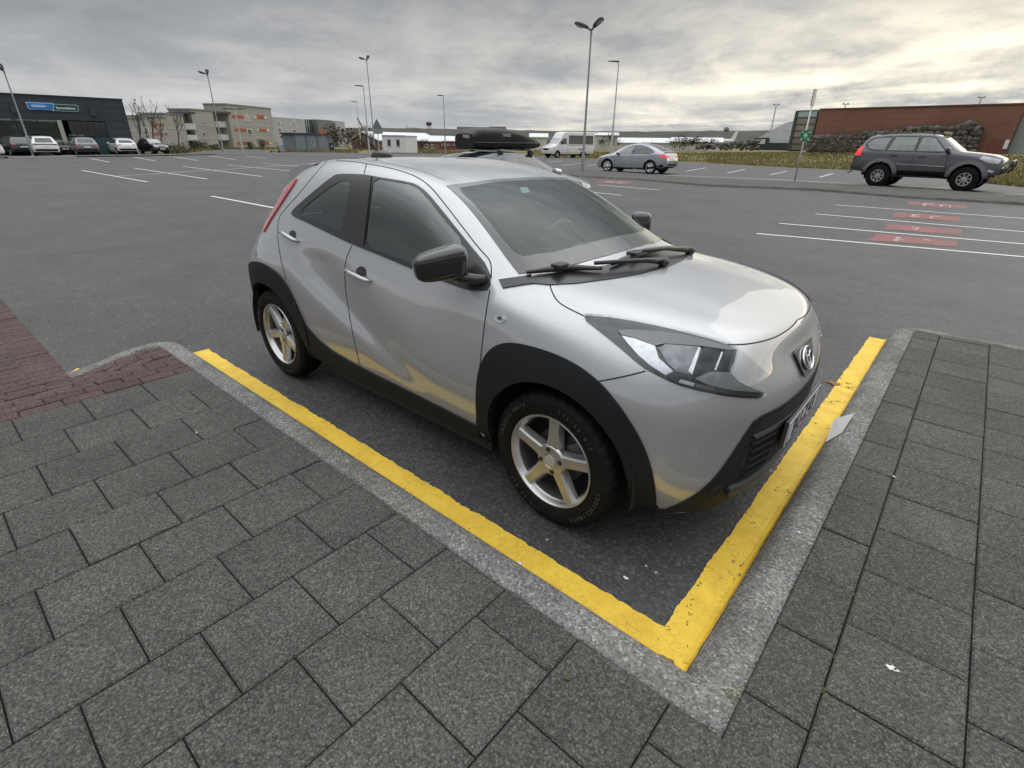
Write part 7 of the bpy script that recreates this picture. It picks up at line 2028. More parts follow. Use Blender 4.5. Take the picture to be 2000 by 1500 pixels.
# ------------------------------------------------------------------ red sports hall with a boulder wall
ZR = 0.85
def red_hall():
    fc = Facade((1583, 293.5), (2000, 301.5), ZR); k = mk_local(fc); o = froot(fc, 'sports_hall', 'long rust red hall with a sloping boulder wall along its front', 'hall')
    X = lambda u, v: fc.px(u, v)[0]
    t = NT('rust_red_cladding'); sx = t.n.new('ShaderNodeSeparateXYZ'); t.l.new(t.co(), sx.inputs[0])
    f = t.math('PINGPONG', t.math('MULTIPLY', sx.outputs[2], .9), .5); g = t.noise(.25, 5, .6, .5)
    t.set(Base_Color=t.mix(1.0, t.ramp(g, [(.3, (.165, .072, .050)), (.7, (.215, .098, .070))]), t.ramp(f, [(0, .78), (.10, 1), (.5, 1)]), 'MULTIPLY'), Roughness=.7)
    zl = fc.px(1592, 215)[1]; zr = fc.px(1995, 204.5)[1]
    xl0, xl1 = X(1583, 293), X(1592, 215); xr0, xr1 = X(1962, 300), X(2000, 204.8)
    def slab(P, y0, y1, name, mat, par):
        bm = bmesh.new(); A = [bm.verts.new((x, k * y0, z)) for x, z in P]; B = [bm.verts.new((x, k * y1, z)) for x, z in P]; n = len(P)
        for i in range(n): bm.faces.new((A[i], A[(i + 1) % n], B[(i + 1) % n], B[i]))
        bm.faces.new(A); bm.faces.new(B); return bm_obj(name, bm, mat, par)
    xe = xr1 + 34
    slab([(xl0, -.4), (xr0, -.4), (xr1 + .2, zr), (xl0, zl)], -30, 0, 'wall', t.m, o)
    slab([(xr0 + .01, -.4), (xe, -.4), (xe, zr - 1.2), (xr1 + .2, zr - .3)], -29, -1.2, 'side_wall', wallmat('pale_green_grey_wall', (.24, .27, .26), .05), o)
    slab([(xl0 - .1, zl), (xr1 + .3, zr), (xr1 + .3, zr + .25), (xl0 - .1, zl + .25)], -30.1, .15, 'roof_edge', mat_plain('rust_flashing', (.10, .045, .035), .6), o)
    slab([(xr0 + 3.5, 3.9), (xe, 3.6), (xe, 4.1), (xr0 + 3.7, 4.4)], -1.25, -1.1, 'grey_band', mat_plain('grey_band', (.12, .13, .14), .6), o)
    q = fc.px(1966, 282); slab([(q[0] - .25, q[1] - .7), (q[0] + .25, q[1] - .7), (q[0] + .25, q[1] + .7), (q[0] - .25, q[1] + .7)], 0, .3, 'wall_lamp', M_WFRAME, o)
    a = fc.px(1935, 272); b = fc.px(1966, 300); slab([(a[0], 0), (b[0], 0), (b[0] - .3, a[1]), (a[0], a[1])], 0, .06, 'door', mat_plain('red_door', (.15, .048, .035), .6), o)
    # boulder wall in front: its own thing
    w = empty('boulder_wall', fc.o + fc.n * 1.6, math.atan2(fc.ex.y, fc.ex.x), 'dark stone boulder wall rising to the right before the red hall', 'stone wall')
    xa, xb = X(1588, 290), X(1926, 240)
    def top(x): return (2.6 + ((fc.px(1905, 237.5)[1]) - 2.6) * max(0, (x - xa) / (X(1905, 240) - xa))) * (1 if x < X(1908, 240) else max(.86, 1 - (x - X(1908, 240)) * .08))
    rs = random.Random(11); bm = bmesh.new()
    z = .25; row = 0
    while z < 9:
        x = xa + rs.uniform(0, .8) - .6
        while x < xb + .2:
            r = rs.uniform(.40, .66)
            if z + r * .45 < top(x):
                M = Matrix.Translation((x + rs.uniform(-.1, .1), k * rs.uniform(-.05, .05), z + rs.uniform(-.12, .12))) @ Matrix.Rotation(rs.uniform(0, 6), 4, Vector((rs.uniform(-1, 1), rs.uniform(-1, 1), rs.uniform(-1, 1)))) @ Matrix.Diagonal((r * rs.uniform(.9, 1.25), r * rs.uniform(.75, .95), r * rs.uniform(.8, 1.1), 1))
                v = bmesh.ops.create_icosphere(bm, subdivisions=2, radius=1.0, matrix=M)['verts']
                c = M.translation
                for q_ in v:
                    d = q_.co - c; q_.co = c + d * (1 + rs.uniform(-.10, .10))
            x += r * 1.55
        z += .72; row += 1
    tb = NT('lava_boulder'); isl = tb.island(); n_ = tb.noise(1.6, 5, .7)
    tb.set(Base_Color=tb.mix(1.0, tb.ramp(isl, [(0, (.060, .055, .052)), (.5, (.105, .095, .088)), (1, (.17, .15, .13))]), tb.ramp(n_, [(.3, .7), (.7, 1.2)]), 'MULTIPLY'), Roughness=.95); tb.bump(tb.noise(6, 5, .7), .6, .1)
    bm_obj('boulders', bm, tb.m, w)
    bm = bmesh.new(); A = []; P = [(xa - .5, -.5), (xb, -.5), (xb, top(xb) - .55)] + [(x, top(x) - .45) for x in np.linspace(xb - .5, xa, 14)]
    V1 = [bm.verts.new((x, k * .06, zz)) for x, zz in P]; V2 = [bm.verts.new((x, -k * 1.4, zz)) for x, zz in P]; n = len(P)
    for i in range(n): bm.faces.new((V1[i], V1[(i + 1) % n], V2[(i + 1) % n], V2[i]))
    bm.faces.new(V1); bm.faces.new(V2); bm_obj('core', bm, mat_plain('dark_gravel', (.025, .023, .021), .95, var=.3), w)
    bm = bmesh.new()
    for i in range(60):
        x = xa + (xb - xa) * i / 60 + rs.uniform(-.2, .2); h = top(x) + .25
        for _ in range(5):
            xx = x + rs.uniform(-.5, .5); bm.faces.new([bm.verts.new(p) for p in ((xx - .12, -k * .5, h - .35), (xx + .12, -k * .5, h - .35), (xx + rs.uniform(-.2, .2), -k * .45, h + rs.uniform(.0, .18)))])
    g = bm_obj('dry_grass_fringe', bm, mat_plain('dry_grass_fringe', (.14, .095, .055), .95), w); g['kind'] = 'stuff'
    # glazed tower at the left end
    fc2 = Facade((1583, 293.5), (2000, 301.5), ZR); q0 = fc2.px(1537, 292.5)[0]; q1 = fc2.px(1583, 293)[0]; fc2.o = fc2.o + fc2.ex * q0; fc2.L = q1 - q0 - .3; fc2.M.translation = fc2.o; k2 = mk_local(fc2)
    g = froot(fc2, 'entrance_tower', 'narrow glazed tower with beige panels at the left end of the red hall', 'tower')
    Y = lambda u, v: fc2.px(u, v); R = lambda u0, v0, u1, v1: (Y((u0 + 0), v1)[0], Y(u1, v1)[1], Y(u1, v0)[0], Y(u0, v0)[1])
    zt = Y(1570, 216)[1]; L = fc2.L
    x0 = Y(1556, 216)[0]
    fpart(fc2, 'frame', [(.1, -.3, .65, zt)], mat_plain('dark_steel', (.045, .055, .065), .5), g, -k2 * 5, k2 * .1)
    pane = [mat_plain('beige_panel', (.235, .215, .165), .35, var=.12, scale=.3), mat_plain('sky_pane', (.30, .40, .40), .12, coat=.5), mat_plain('tan_panel', (.165, .145, .105), .4, var=.15, scale=.3)]
    n = 6
    for i in range(n):
        z0, z1 = zt * i / n + .06, zt * (i + 1) / n - .06
        for j in range(2):
            xa_, xb_ = .70 + (L - .72) * (j * .62), .70 + (L - .72) * (.60 if j == 0 else 1.0)
            fpart(fc2, 'panel', [(xa_, z0, xb_, z1)], pane[1 if i == n - 1 else (2 if i < 2 else 0)], g, -k2 * 4.5, -k2 * .1)
    bm = bmesh.new()
    for i in range(n + 1): a_box(bm, (L / 2 + .3, -k2 * .05, zt * i / n), (L - .6, .2, .14))
    for t_ in (.70 + (L - .72) * .61, L): a_box(bm, (t_, -k2 * .05, zt / 2), (.14, .22, zt))
    bm_obj('mullions', bm, mat_plain('dark_steel2', (.06, .07, .075), .5), g)
    # arched grey hall beyond
    fc3 = Facade((1583, 293.5), (2000, 301.5), ZR); fc3.o = on_dir(1472, 165, ZR); fc3.M.translation = fc3.o; k3 = mk_local(fc3); fc3.L = fc3.px(1548, 285)[0]
    h = froot(fc3, 'arched_hall', 'pale grey arched hall left of the glazed tower', 'hall')
    prof = [(1476, 287), (1474, 270), (1492, 262.5), (1510, 252), (1530, 241.5), (1548, 236), (1580, 232), (1580, 287)]
    P = [fc3.px(*p) for p in prof]; bm = bmesh.new()
    A = [bm.verts.new((x, -k3 * .4, z)) for x, z in P]; B = [bm.verts.new((x, -k3 * 30, z)) for x, z in P]
    for i in range(len(P)): bm.faces.new((A[i], A[(i + 1) % len(P)], B[(i + 1) % len(P)], B[i]))
    bm.faces.new(A); bm.faces.new(B); bm_obj('shell', bm, corrug('pale_grey_sheet', (.50, .52, .54), 2, .5, .12, .5), h)
    a = fc3.px(1474, 269); b = fc3.px(1498, 287.5); fpart(fc3, 'dark_front', [(a[0], -.3, b[0], a[1])], mat_plain('dark_front', (.035, .037, .042), .6), h, -k3 * .35, 0)
    fpart(fc3, 'shop_pane', [(fc3.px(1478, 280)[0], fc3.px(1478, 281)[1], fc3.px(1494, 280)[0], fc3.px(1478, 272)[1])], mat_plain('pale_pane', (.55, .55, .54), .4), h, 0, k3 * .1)
    a = fc3.px(1498, 275); b = fc3.px(1540, 288); fpart(fc3, 'dark_front', [(a[0] + .05, -.3, b[0], fc3.px(1520, 279)[1])], mat_plain('dark_band', (.03, .032, .036), .6), h, -k3 * .3, -k3 * .02)
    # low boulder bank before it
    s = empty('boulder_bank', fc3.o + fc3.n * 5, math.atan2(fc3.ex.y, fc3.ex.x), 'low bank of dark boulders before the arched hall', 'boulder bank'); bm = bmesh.new()
    for i in range(190):
        x = rs.uniform(-14, fc3.L * .45); hh = .5 + 2.2 * max(0, min(1, (x + 14) / 16)); z_ = rs.uniform(-.2, hh * .75); r = rs.uniform(.22, .45)
        M = Matrix.Translation((x, k3 * rs.uniform(-.6, .6), z_)) @ Matrix.Rotation(rs.uniform(0, 6), 4, 'X') @ Matrix.Diagonal((r * 1.2, r, r, 1)); bmesh.ops.create_icosphere(bm, subdivisions=1, radius=1, matrix=M)
    bm_obj('boulders', bm, tb.m, s)
    for u, vt, lab in ((1503, 204, 'slender floodlight mast behind the arched hall'), (1635, 203, 'short mast rising behind the red hall'), (1889, 190, 'floodlight mast with two lamps rising behind the right of the red hall')):
        d = on_dir(u, 215); z1 = height_at(d, vt); o2 = empty('floodlight_mast', (d.x, d.y, 0), 0, lab, 'mast', 'floodlight masts behind the halls')
        bm = bmesh.new(); a_tube(bm, (0, 0, 0), (0, 0, z1), .28, .2, 8); bm_obj('pole', bm, M_STEELL, o2)
        bm = bmesh.new(); e = HL_DIR
        for q_ in (-1, 1): a_box(bm, e * q_ * .7 + Vector((0, 0, z1)), (.7, .3, .4), rz=math.atan2(e.y, e.x), bev=.05)
        bm_obj('lamp_head', bm, mat_plain('pinkish_lamp', (.34, .29, .27), .6), o2)
red_hall()

# ------------------------------------------------------------------ sign posts and small street furniture
def assembly_sign():
    b = at(1551, 357); h = height_at(b, 212)
    o = empty('sign_post', b, 0, 'steel post with a green assembly point sign and a white panel on top', 'sign')
    bm = bmesh.new(); a_tube(bm, (0, 0, -.02), (0, 0, h), .032, .030, 10); bm_obj('post', bm, M_STEELL, o, True)
    bm = bmesh.new(); a_tube(bm, (0, 0, 0), (0, 0, .04), .09, .07, 12); bm_obj('post_foot', bm, M_STEEL, o)
    d = Vector((-b.x, -b.y, 0)).normalized(); d = (d * .93 + Vector((d.y, -d.x, 0)) * -.36).normalized()
    s = Vector((0, 0, 1)).cross(d).normalized()            # to the viewer's right
    zc = (height_at(b, 281.5) + height_at(b, 261)) / 2; hs = (height_at(b, 261) - height_at(b, 281.5)) / 2
    M = Matrix((s, Vector((0, 0, 1)), d)).transposed().to_4x4(); M.translation = Vector((0, 0, zc)) + d * .045
    gm = mat_plain('sign_green_panel', (.015, .20, .085), .45); wm = mat_plain('sign_white_marks', (.75, .77, .75), .5)
    bm = bmesh.new(); a_box(bm, (0, 0, 0), (hs * 2, hs * 2, .012), M=M); p = bm_obj('sign_panel', bm, gm, o)
    bm = bmesh.new(); Z = .008
    for sx in (-1, 1):
        for sy in (-1, 1):
            a_prism(bm, [(sx * hs * q[0], sy * hs * q[1]) for q in ((.52, .50), (.58, .78), (.66, .70), (.92, .95), (.98, .88), (.72, .62), (.80, .56))], .004, M @ Matrix.Translation((0, 0, Z)))
    for cx in (-.16, .16):
        a_prism(bm, [(hs * (cx + .11 * math.cos(t)), hs * (.36 + .11 * math.sin(t))) for t in np.linspace(0, 6.0, 12)], .004, M @ Matrix.Translation((0, 0, Z)))
        sg = -1 if cx < 0 else 1
        a_prism(bm, [(hs * (cx + sg * q[0]), hs * q[1]) for q in ((-.12, .22), (.10, .22), (.20, -.05), (.13, -.08), (.08, .04), (.08, -.48), (-.02, -.48), (-.04, -.12), (-.12, -.12))], .004, M @ Matrix.Translation((0, 0, Z)))
    bm_obj('pictogram', bm, wm, p)
    z0, z1 = height_at(b, 213), height_at(b, 181)
    d2 = (d * .6 + s * .8).normalized(); s2 = Vector((0, 0, 1)).cross(d2).normalized()
    M2 = Matrix((s2, Vector((0, 0, 1)), d2)).transposed().to_4x4(); M2.translation = Vector((0, 0, (z0 + z1) / 2))
    bm = bmesh.new(); a_box(bm, (0, 0, 0), (.42, z1 - z0, .03), bev=.004, M=M2); t = bm_obj('top_panel', bm, mat_plain('grey_panel_edge', (.30, .30, .29), .5), o)
    bm = bmesh.new(); a_box(bm, (0, 0, 0), (.36, z1 - z0 - .07, .036), M=M2); bm_obj('panel_face', bm, mat_plain('pale_panel_face', (.58, .57, .52), .5), t)
assembly_sign()
def tri_sign():
    b = at(741, 298); o = empty('road_sign', b, 0, 'grey back of a triangular road sign on a post beside the cabin', 'sign')
    z1 = height_at(b, 233); z0 = height_at(b, 254); d = Vector((-b.x, -b.y, 0)).normalized(); s = Vector((0, 0, 1)).cross(d)
    bm = bmesh.new(); a_tube(bm, (0, 0, 0), (0, 0, z1 - .2), .07, .06, 8); bm_obj('post', bm, M_STEELL, o)
    M = Matrix((s, Vector((0, 0, 1)), d)).transposed().to_4x4(); M.translation = d * .08
    w = (z1 - z0) * .56; bm = bmesh.new(); a_prism(bm, [(-w, z0 + .1), (w, z0 + .1), (w * .08, z1), (-w * .08, z1)], .03, M); bm_obj('sign_panel', bm, mat_plain('sign_back', (.17, .18, .185), .5, .3), o)
    bm = bmesh.new(); a_box(bm, (.1, z0 - .25, .01), (w * 1.6, .5, .03), M=M); bm_obj('sub_panel', bm, mat_plain('sub_sign_back', (.26, .265, .27), .5, .3), o)
tri_sign()
def post_sign():
    b = at(634.5, 297); o = empty('marker_sign', b, 0, 'small orange marker sign on a thin post at the shed corner', 'sign'); h = height_at(b, 253)
    bm = bmesh.new(); a_tube(bm, (0, 0, 0), (0, 0, h), .04, .04, 6); bm_obj('post', bm, M_STEEL, o)
    d = Vector((-b.x, -b.y, 0)).normalized(); s = Vector((0, 0, 1)).cross(d); M = Matrix((s, Vector((0, 0, 1)), d)).transposed().to_4x4(); M.translation = d * .06
    hh = h - height_at(b, 262); bm = bmesh.new(); a_prism(bm, [(-.36, h), (.36, h), (.30, h - hh * .35), (.12, h - hh), (-.12, h - hh), (-.30, h - hh * .35)], .04, M); bm_obj('panel', bm, mat_plain('orange_sign', (.55, .13, .02), .5), o)
post_sign()
def bins():
    b = at(649, 295.5); h = height_at(b, 279); o = empty('wheeled_bin', b, math.atan2(-b.y, -b.x), 'dark wheeled bin at the right end of the shed', 'bin')
    bm = bmesh.new(); a_box(bm, (0, 0, h * .47), (.6, .62, h * .86), bev=.04); bm_obj('tub', bm, mat_plain('dark_bin', (.018, .02, .024), .5), o)
    bm = bmesh.new(); a_box(bm, (0, 0, h * .95), (.68, .70, h * .10), bev=.03); bm_obj('lid', bm, mat_plain('dark_bin_lid', (.025, .028, .032), .45), o)
    bm = bmesh.new(); a_box(bm, (.32, 0, h * .6), (.02, .3, .3)); bm_obj('label_plate', bm, mat_plain('bin_label', (.2, .3, .45), .5), o)
    b = at(551, 297); h = height_at(b, 281); o = empty('control_box', b, math.atan2(-b.y, -b.x), 'grey metal cabinet with a rounded top between scooter and shed', 'cabinet')
    bm = bmesh.new(); a_box(bm, (0, 0, h * .48), (.45, .62, h * .95), bev=.06); bm_obj('cabinet_body', bm, mat_plain('grey_cabinet', (.28, .30, .32), .5), o)
    bm = bmesh.new(); a_box(bm, (.23, 0, h * .5), (.012, .5, h * .75), bev=.004); bm_obj('door', bm, mat_plain('grey_cabinet_door', (.31, .33, .35), .5), o)
    b = at(538, 298); o = empty('scooter', b, .6, 'dark kick scooter with a green deck standing on the verge', 'scooter')
    bm = bmesh.new(); a_box(bm, (0, 0, .16), (1.0, .2, .08), bev=.03); bm_obj('deck', bm, mat_plain('green_deck', (.03, .09, .04), .5), o)
    bm = bmesh.new(); a_path(bm, [(.5, 0, .2), (.42, 0, 1.15)], .04, 8); a_tube(bm, (.42, -.3, 1.15), (.42, .3, 1.15), .03); bm_obj('steering_column', bm, M_SATINK, o)
    for x in (-.55, .55):
        bm = bmesh.new(); a_lathe(bm, [(.06, .04), (.13, .04), (.13, -.04), (.06, -.04), (.06, .04)], (x, 0, .13), Matrix(((1, 0, 0), (0, 0, 1), (0, 1, 0))), 20); bm_obj('wheel', bm, M_RUBBER, o)
bins()
def fence(p0, p1, top_v, label):
    a, b = at(*p0), at(*p1); o = empty('fence', a, math.atan2((b - a).y, (b - a).x), label, 'fence'); L = (b - a).length; h = height_at(a, top_v)
    n = int(L / 2.2)
    for i in range(n + 1):
        bm = bmesh.new(); a_box(bm, (L * i / n, 0, h / 2), (.09, .09, h)); bm_obj('post', bm, mat_plain('grey_wood', (.2, .19, .17), .9), o)
    bm = bmesh.new()
    for q in range(int(L / .16)): a_box(bm, (q * .16 + .08, .05, h * .5), (.12, .02, h * .92))
    bm_obj('slats', bm, mat_plain('grey_wood_slat', (.24, .225, .20), .9), o)
fence((877, 291.5), (925, 291.5), 284.5, 'low grey wooden fence before the red house')
# ------------------------------------------------------------------ bare trees, shrubs, grass
M_BARK = mat_plain('grey_bark', (.10, .088, .075), .95, var=.25, scale=4)
def bare_tree(px, top_v, label, seed, lean=0.0):
    rs = random.Random(seed); b = at(*px); H = height_at(b, top_v)
    o = empty('bare_tree', b, 0, label, 'tree', 'bare young trees beside the apartment blocks')
    bm = bmesh.new(); tips = []
    def grow(p, d, L, r, lvl):
        pts = [p]; q = p
        for i in range(4):
            d = (d + Vector((rs.uniform(-.16, .16), rs.uniform(-.16, .16), rs.uniform(-.02, .14)))).normalized(); q = q + d * (L / 4); pts.append(q)
        a_path(bm if lvl == 0 else bm2, pts, [r * (1 - .13 * i) for i in range(5)], 6 if lvl < 2 else 4)
        if lvl >= 3: return
        n = (5, 3, 2)[lvl]
        for i in range(n):
            t = .45 + .55 * (i + rs.random()) / n; k = min(3, int(t * 4)); w = pts[k].lerp(pts[k + 1], t * 4 - k)
            a = rs.uniform(0, 6.283); out = Vector((math.cos(a), math.sin(a), rs.uniform(.55, 1.2))).normalized()
            grow(w, (d * .45 + out * .7).normalized(), L * rs.uniform(.38, .55), r * .50, lvl + 1)
            if lvl == 2: tips.append(w)
    bm2 = bmesh.new(); grow(Vector((0, 0, -.1)), Vector((lean, 0, 1)).normalized(), H * .62, .095, 0)
    bm_obj('trunk', bm, M_BARK, o); bm_obj('crown', bm2, M_BARK, o)
    bm = bmesh.new()
    for w in tips:
        if rs.random() < .35:
            c = w + Vector((rs.uniform(-.3, .3), rs.uniform(-.3, .3), rs.uniform(-.2, .3)))
            for _ in range(2): bm.faces.new([bm.verts.new(c + Vector((rs.uniform(-.11, .11), rs.uniform(-.11, .11), rs.uniform(-.11, .11)))) for _ in range(3)])
    bm_obj('withered_leaves', bm, mat_plain('withered_leaf', (.085, .065, .048), .9), o)
for px, v, lab, sd_, ln in (((281, 300), 182, 'bare tree next to the shop corner, leftmost of the bare trees', 1, -.05), ((300, 299), 178, 'tallest bare tree with spreading branches beside the black hatchback', 2, -.02), ((322, 299), 212, 'short bare tree with withered leaves right of the black hatchback', 3, -.1), ((352, 297), 190, 'bare tree with a tufted top in front of the porch block', 5, -.06)):
    bare_tree(px, v, lab, sd_, ln)
def leaf_mat(name, a, b):
    t = NT(name); isl = t.island(); t.set(Base_Color=t.ramp(isl, [(0, a), (1, b)]), Roughness=.8); t.b.inputs['Specular IOR Level'].default_value = .2; return t.m
M_LEAF1 = leaf_mat('shrub_leaf', (.030, .036, .016), (.085, .085, .036)); M_LEAF2 = leaf_mat('grey_shrub_leaf', (.055, .052, .036), (.14, .12, .085)); M_LEAF3 = leaf_mat('dark_shrub_leaf', (.018, .024, .012), (.05, .055, .025))
def shrub(px, w, h, label, seed, mat, group, twig=True, n=420, z=None, D=None):
    rs = random.Random(seed); b = at(*px) if D is None else on_dir(px[0], D)
    if D is not None: b.z = gz(b.x, b.y)
    o = empty('shrub', b, 0, label, 'shrub', group)
    bm = bmesh.new()
    cl = [(rs.uniform(-.42, .42) * w, rs.uniform(-.3, .3) * w, rs.uniform(.25, .8) * h, rs.uniform(.16, .30)) for _ in range(9)]
    for i in range(n):
        c = rs.choice(cl); v = Vector((rs.gauss(0, 1), rs.gauss(0, 1), rs.gauss(0, 1))).normalized() * rs.random() ** .4
        p = Vector((c[0] + v.x * c[3] * w, c[1] + v.y * c[3] * w, max(.05, c[2] + v.z * c[3] * h * 1.1))); s = .055 * h + .05
        bm.faces.new([bm.verts.new(p + Vector((rs.uniform(-s, s), rs.uniform(-s, s), rs.uniform(-s, s)))) for _ in range(3)])
    bm_obj('foliage', bm, mat, o)
    bm = bmesh.new()
    for i in range(8): c = cl[i % 9]; a_path(bm, [(c[0] * .2, c[1] * .2, -.05), (c[0] * .7, c[1] * .7, c[2] * .6), (c[0], c[1], c[2] + .25 * h)], [.035, .025, .012], 4)
    bm_obj('branches', bm, M_BARK, o)
G1 = 'shrubs before the apartment blocks'; G2 = 'shrubs by the cabins'; G3 = 'shrubs before the boulder wall'; G4 = 'dark shrubs among the far houses'
shrub((338, 300.5), 5.0, 1.1, 'low wide green bush right of the black hatchback', 21, M_LEAF1, G1, n=700)
shrub((352, 299.5), 5.0, 0.8, 'flat green bush under the tufted bare tree', 22, M_LEAF1, G1, n=600)
shrub((385, 293.5), 3.1, 1.4, 'dark bush below the left white balconies', 23, M_LEAF3, G1)
shrub((398, 293), 1.9, 1.0, 'small dark bush left of the plain grey block wall', 24, M_LEAF2, G1)
shrub((420, 292.5), 1.9, 0.9, 'small dark bush at the foot of the plain grey block', 25, M_LEAF3, G1)
shrub((490, 292), 1.9, 1.2, 'bush before the lower orange panel at the end block', 26, M_LEAF1, G1)
shrub((512, 292), 2.1, 1.6, 'taller twiggy bush right of the end block', 27, M_LEAF2, G1)
shrub((690, 291.5), 8.0, 4.6, 'big grey twiggy bush left of the cabins', 31, M_LEAF2, G2, n=900)
shrub((716, 291), 6.0, 4.2, 'grey twiggy bush behind the lamp posts', 32, M_LEAF2, G2, n=700)
shrub((704, 294), 3.0, 2.0, 'small grey bush in front of the big twiggy bush', 33, M_LEAF2, G2)
shrub((822, 296), 3.4, 1.9, 'dark bush at the right end of the plain cabin', 34, M_LEAF3, G2)
shrub((1617, 301), 4.0, 2.2, 'grey green bush before the boulder wall, nearest its low end', 41, M_LEAF2, G3)
shrub((1640, 303), 3.6, 2.4, 'twiggy pale bush before the boulder wall behind the offroad car tail', 42, M_LEAF2, G3)
for i, (u, w, h, lab) in enumerate(((1090, 7, 4, 'dark shrub behind the minibus'), (1157, 6, 4.4, 'dark shrub at the wall of the left two storey house'), (1180, 9, 4.6, 'dark spreading shrub before the right two storey house'), (1252, 9, 2.6, 'dark shrub between the low white roofed houses'), (1330, 10, 4.6, 'dark shrub right above the electric car tail'), (1352, 10, 4.0, 'dark shrub in the middle of the far shrub row'), (1376, 8, 4.4, 'dark shrub at the right end of the far shrub row'))):
    shrub((u, 280), w, h, lab, 50 + i, M_LEAF3, G4, D=172, n=520)
# rough grass along the edge of the lot and over the field
def grass():
    rs = random.Random(9); V, F = [], []
    rngp = [((1040, 303), (1140, 308.5)), ((1140, 308.5), (1380, 317)), ((1380, 317), (1660, 331)), ((1660, 331), (1985, 363)), ((1985, 363), (2100, 375))]
    def blade(x, y, h, w):
        z = gz(x, y) - .06; a = rs.uniform(0, 3.14); dx_, dy_ = math.cos(a) * w, math.sin(a) * w; b = len(V)
        V.extend([(x - dx_, y - dy_, z), (x + dx_, y + dy_, z), (x + rs.uniform(-.6, .6) * h, y + rs.uniform(-.6, .6) * h, z + h)]); F.append((b, b + 1, b + 2))
    for (a, b), dens in zip(rngp, (1400, 5000, 9000, 11000, 2500)):
        A, B = at(*a), at(*b)
        for _ in range(dens):
            p = A.lerp(B, rs.random()); d = Vector((p.x, p.y, 0)).normalized(); t = rs.random() ** 1.8 * 55
            q = p + d * (t + .15); blade(q.x, q.y, rs.uniform(.08, .26) * (1 + t * .006), .035 + t * .0014)
    # verge on the left
    for (a, b), dens, dep in ((((322, 301), (440, 291)), 2500, 14), (((440, 291.5), (560, 292)), 2500, 16), (((545, 297), (700, 298)), 3500, 18), (((816, 300), (945, 301)), 3500, 26)):
        A, B = at(*a), at(*b)
        for _ in range(dens):
            p = A.lerp(B, rs.random()); d = Vector((p.x, p.y, 0)).normalized(); t = rs.random() ** 1.3 * dep; q = p + d * (t + .2); blade(q.x, q.y, rs.uniform(.12, .40), .06)
    t = NT('field_grass'); isl = t.island(); g = t.noise(.16, 4, .6, .4)
    c = t.mix(g, t.ramp(isl, [(0, (.065, .082, .026)), (.6, (.12, .13, .048)), (1, (.20, .175, .07))]), t.ramp(isl, [(0, (.15, .12, .055)), (.5, (.27, .215, .105)), (1, (.36, .295, .165))]))
    t.set(Base_Color=c, Roughness=.9); t.b.inputs['Specular IOR Level'].default_value = .1
    o = mesh_obj('field_grass', V, F, t.m); tag(o, 'rough green and straw coloured grass beyond the lot', 'grass', kind='stuff')
grass()

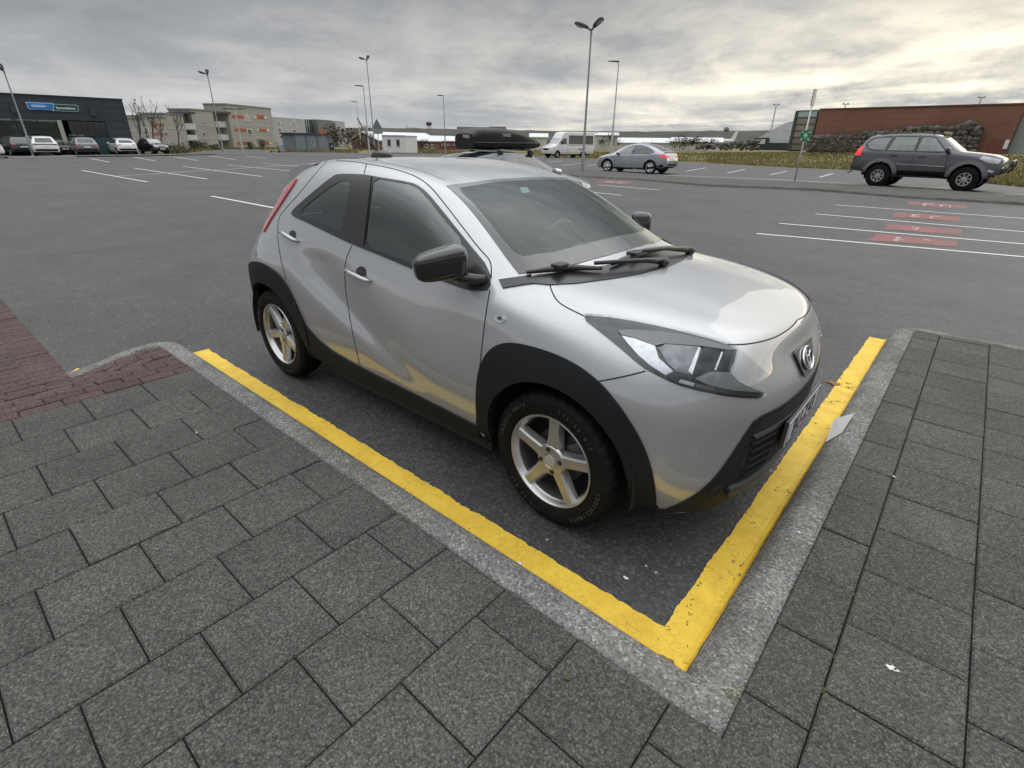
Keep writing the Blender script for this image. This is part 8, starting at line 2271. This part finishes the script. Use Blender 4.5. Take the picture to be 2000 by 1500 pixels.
# ------------------------------------------------------------------ small things on the paving
def litter():
    P = [at(1612.5, 864, .07), at(1629, 818, .10), at(1669, 807, .125), at(1645, 845, .105)]
    bm = bmesh.new(); V = [bm.verts.new(p) for p in P]; c = sum(P, Vector()) / 4; W = [bm.verts.new(p + Vector((0, 0, .0012))) for p in P]
    for i in range(4): bm.faces.new((V[i], V[(i + 1) % 4], W[(i + 1) % 4], W[i]))
    bm.faces.new(V[::-1]); bm.faces.new(W)
    o = bm_obj('paper_sheet', bm, mat_plain('grey_card', (.40, .39, .38), .7, var=.05)); tag(o, 'stray pale card lying on the kerb in front of the silver hatchback', 'card')
    def blob(u, v, z, r, mat, name, label, cat, seed, sq=.6, group=None):
        rs = random.Random(seed); c = at(u, v, z); bm = bmesh.new(); n = 12
        pts = [Vector((c.x + r * (1 + rs.uniform(-.45, .45)) * math.cos(a), c.y + r * sq * (1 + rs.uniform(-.45, .45)) * math.sin(a), z)) for a in np.linspace(0, 5.9, n)]
        T = [bm.verts.new(p + Vector((0, 0, .002))) for p in pts]; B = [bm.verts.new(p) for p in pts]
        for i in range(n): bm.faces.new((B[i], B[(i + 1) % n], T[(i + 1) % n], T[i]))
        bm.faces.new(T); o = bm_obj(name, bm, mat); tag(o, label, cat, group)
    wh = mat_plain('dried_white', (.62, .62, .60), .8)
    GR = 'white droppings and bits on the ground'
    blob(1742, 1305, .106, .014, wh, 'bird_dropping', 'white bird dropping on the paver at the lower right', 'dropping', 1, .7, GR)
    blob(1751, 1309, .106, .008, wh, 'bird_dropping', 'small white fleck touching the bird dropping at the lower right', 'dropping', 2, .6, GR)
    blob(1561, 1040, .102, .008, wh, 'pale_fleck', 'white fleck on the rounded kerb before the bumper', 'fleck', 3, .7, GR)
    blob(1746, 931, .103, .007, wh, 'pale_fleck', 'white bit in the long joint of the right pavement', 'fleck', 4, .7, GR)
    blob(1222, 1129, .006, .010, wh, 'pale_fleck', 'white fleck on the asphalt inside the yellow corner', 'fleck', 5, .6, GR)
    blob(1015, 1100, .008, .010, wh, 'pale_fleck', 'white fleck on the left yellow line', 'fleck', 6, .6, GR)
    blob(1108, 1322, .105, .014, mat_plain('olive_leaf', (.055, .058, .035), .8), 'fallen_leaf', 'olive leaf on the paver left of the kerb corner', 'leaf', 7, .8)
    blob(384, 845, .104, .012, wh, 'pale_fleck', 'white sliver on the pavers near the brick path', 'fleck', 8, .3, GR)
    blob(1628, 748, .006, .05, mat_plain('rusty_stain', (.24, .11, .04), .9, var=.5, scale=60), 'rust_patch', 'small orange rust patch on the asphalt by the yellow line', 'stain', 9, .6)
    blob(1302, 1290, .012, .028, mat_plain('brown_debris', (.20, .13, .045), .9, var=.5, scale=60), 'fallen_leaf', 'brown crushed leaf on the yellow corner', 'leaf', 10, .5)
    # weeds in the joints
    def weed(u, v, z, r, n, seed, label):
        rs = random.Random(seed); c = at(u, v, z); bm = bmesh.new()
        for i in range(n):
            a = rs.uniform(0, 6.283); L = r * rs.uniform(.5, 1.2); b0 = Vector((c.x + rs.uniform(-.5, .5) * r, c.y + rs.uniform(-.5, .5) * r, z - .01)); d = Vector((math.cos(a), math.sin(a), rs.uniform(.3, 1.0))); s = Vector((-math.sin(a), math.cos(a), 0)) * .0018
            m_ = b0 + d * L * .5; e = b0 + d * L; e.z -= L * .25
            bm.faces.new([bm.verts.new(q) for q in (b0 - s, b0 + s, m_ + s, m_ - s)]); bm.faces.new([bm.verts.new(q) for q in (m_ - s, m_ + s, e)])
        o = bm_obj('weed', bm, leaf_mat('weed_green', (.045, .075, .012), (.14, .16, .035))); tag(o, label, 'weed', 'weeds in the paving joints')
    weed(1428, 1352, .10, .028, 60, 1, 'largest green tuft, at the outer corner of the kerb')
    weed(1610, 1348, .10, .014, 24, 2, 'green tuft in the long joint of the right pavement, by the bird dropping')
    weed(1627, 1277, .10, .012, 18, 3, 'small weed in the long joint above the bird dropping')
    weed(1668, 1160, .10, .010, 14, 4, 'tiny weed higher up the long joint of the right pavement')
    weed(605, 935, .10, .018, 26, 5, 'weed in the joint of the left pavement beside the kerb')
    weed(625, 962, .10, .014, 18, 6, 'weed strand a little below the one in the left paving joint')
    weed(1140, 1238, .10, .014, 20, 7, 'weed at the edge of the left kerb near the yellow line')
    weed(45, 1018, .10, .016, 20, 8, 'pale weed at the far left of the grey pavers')
    weed(1545, 1130, .10, .012, 14, 9, 'small weed along the inner edge of the right kerb')
litter()
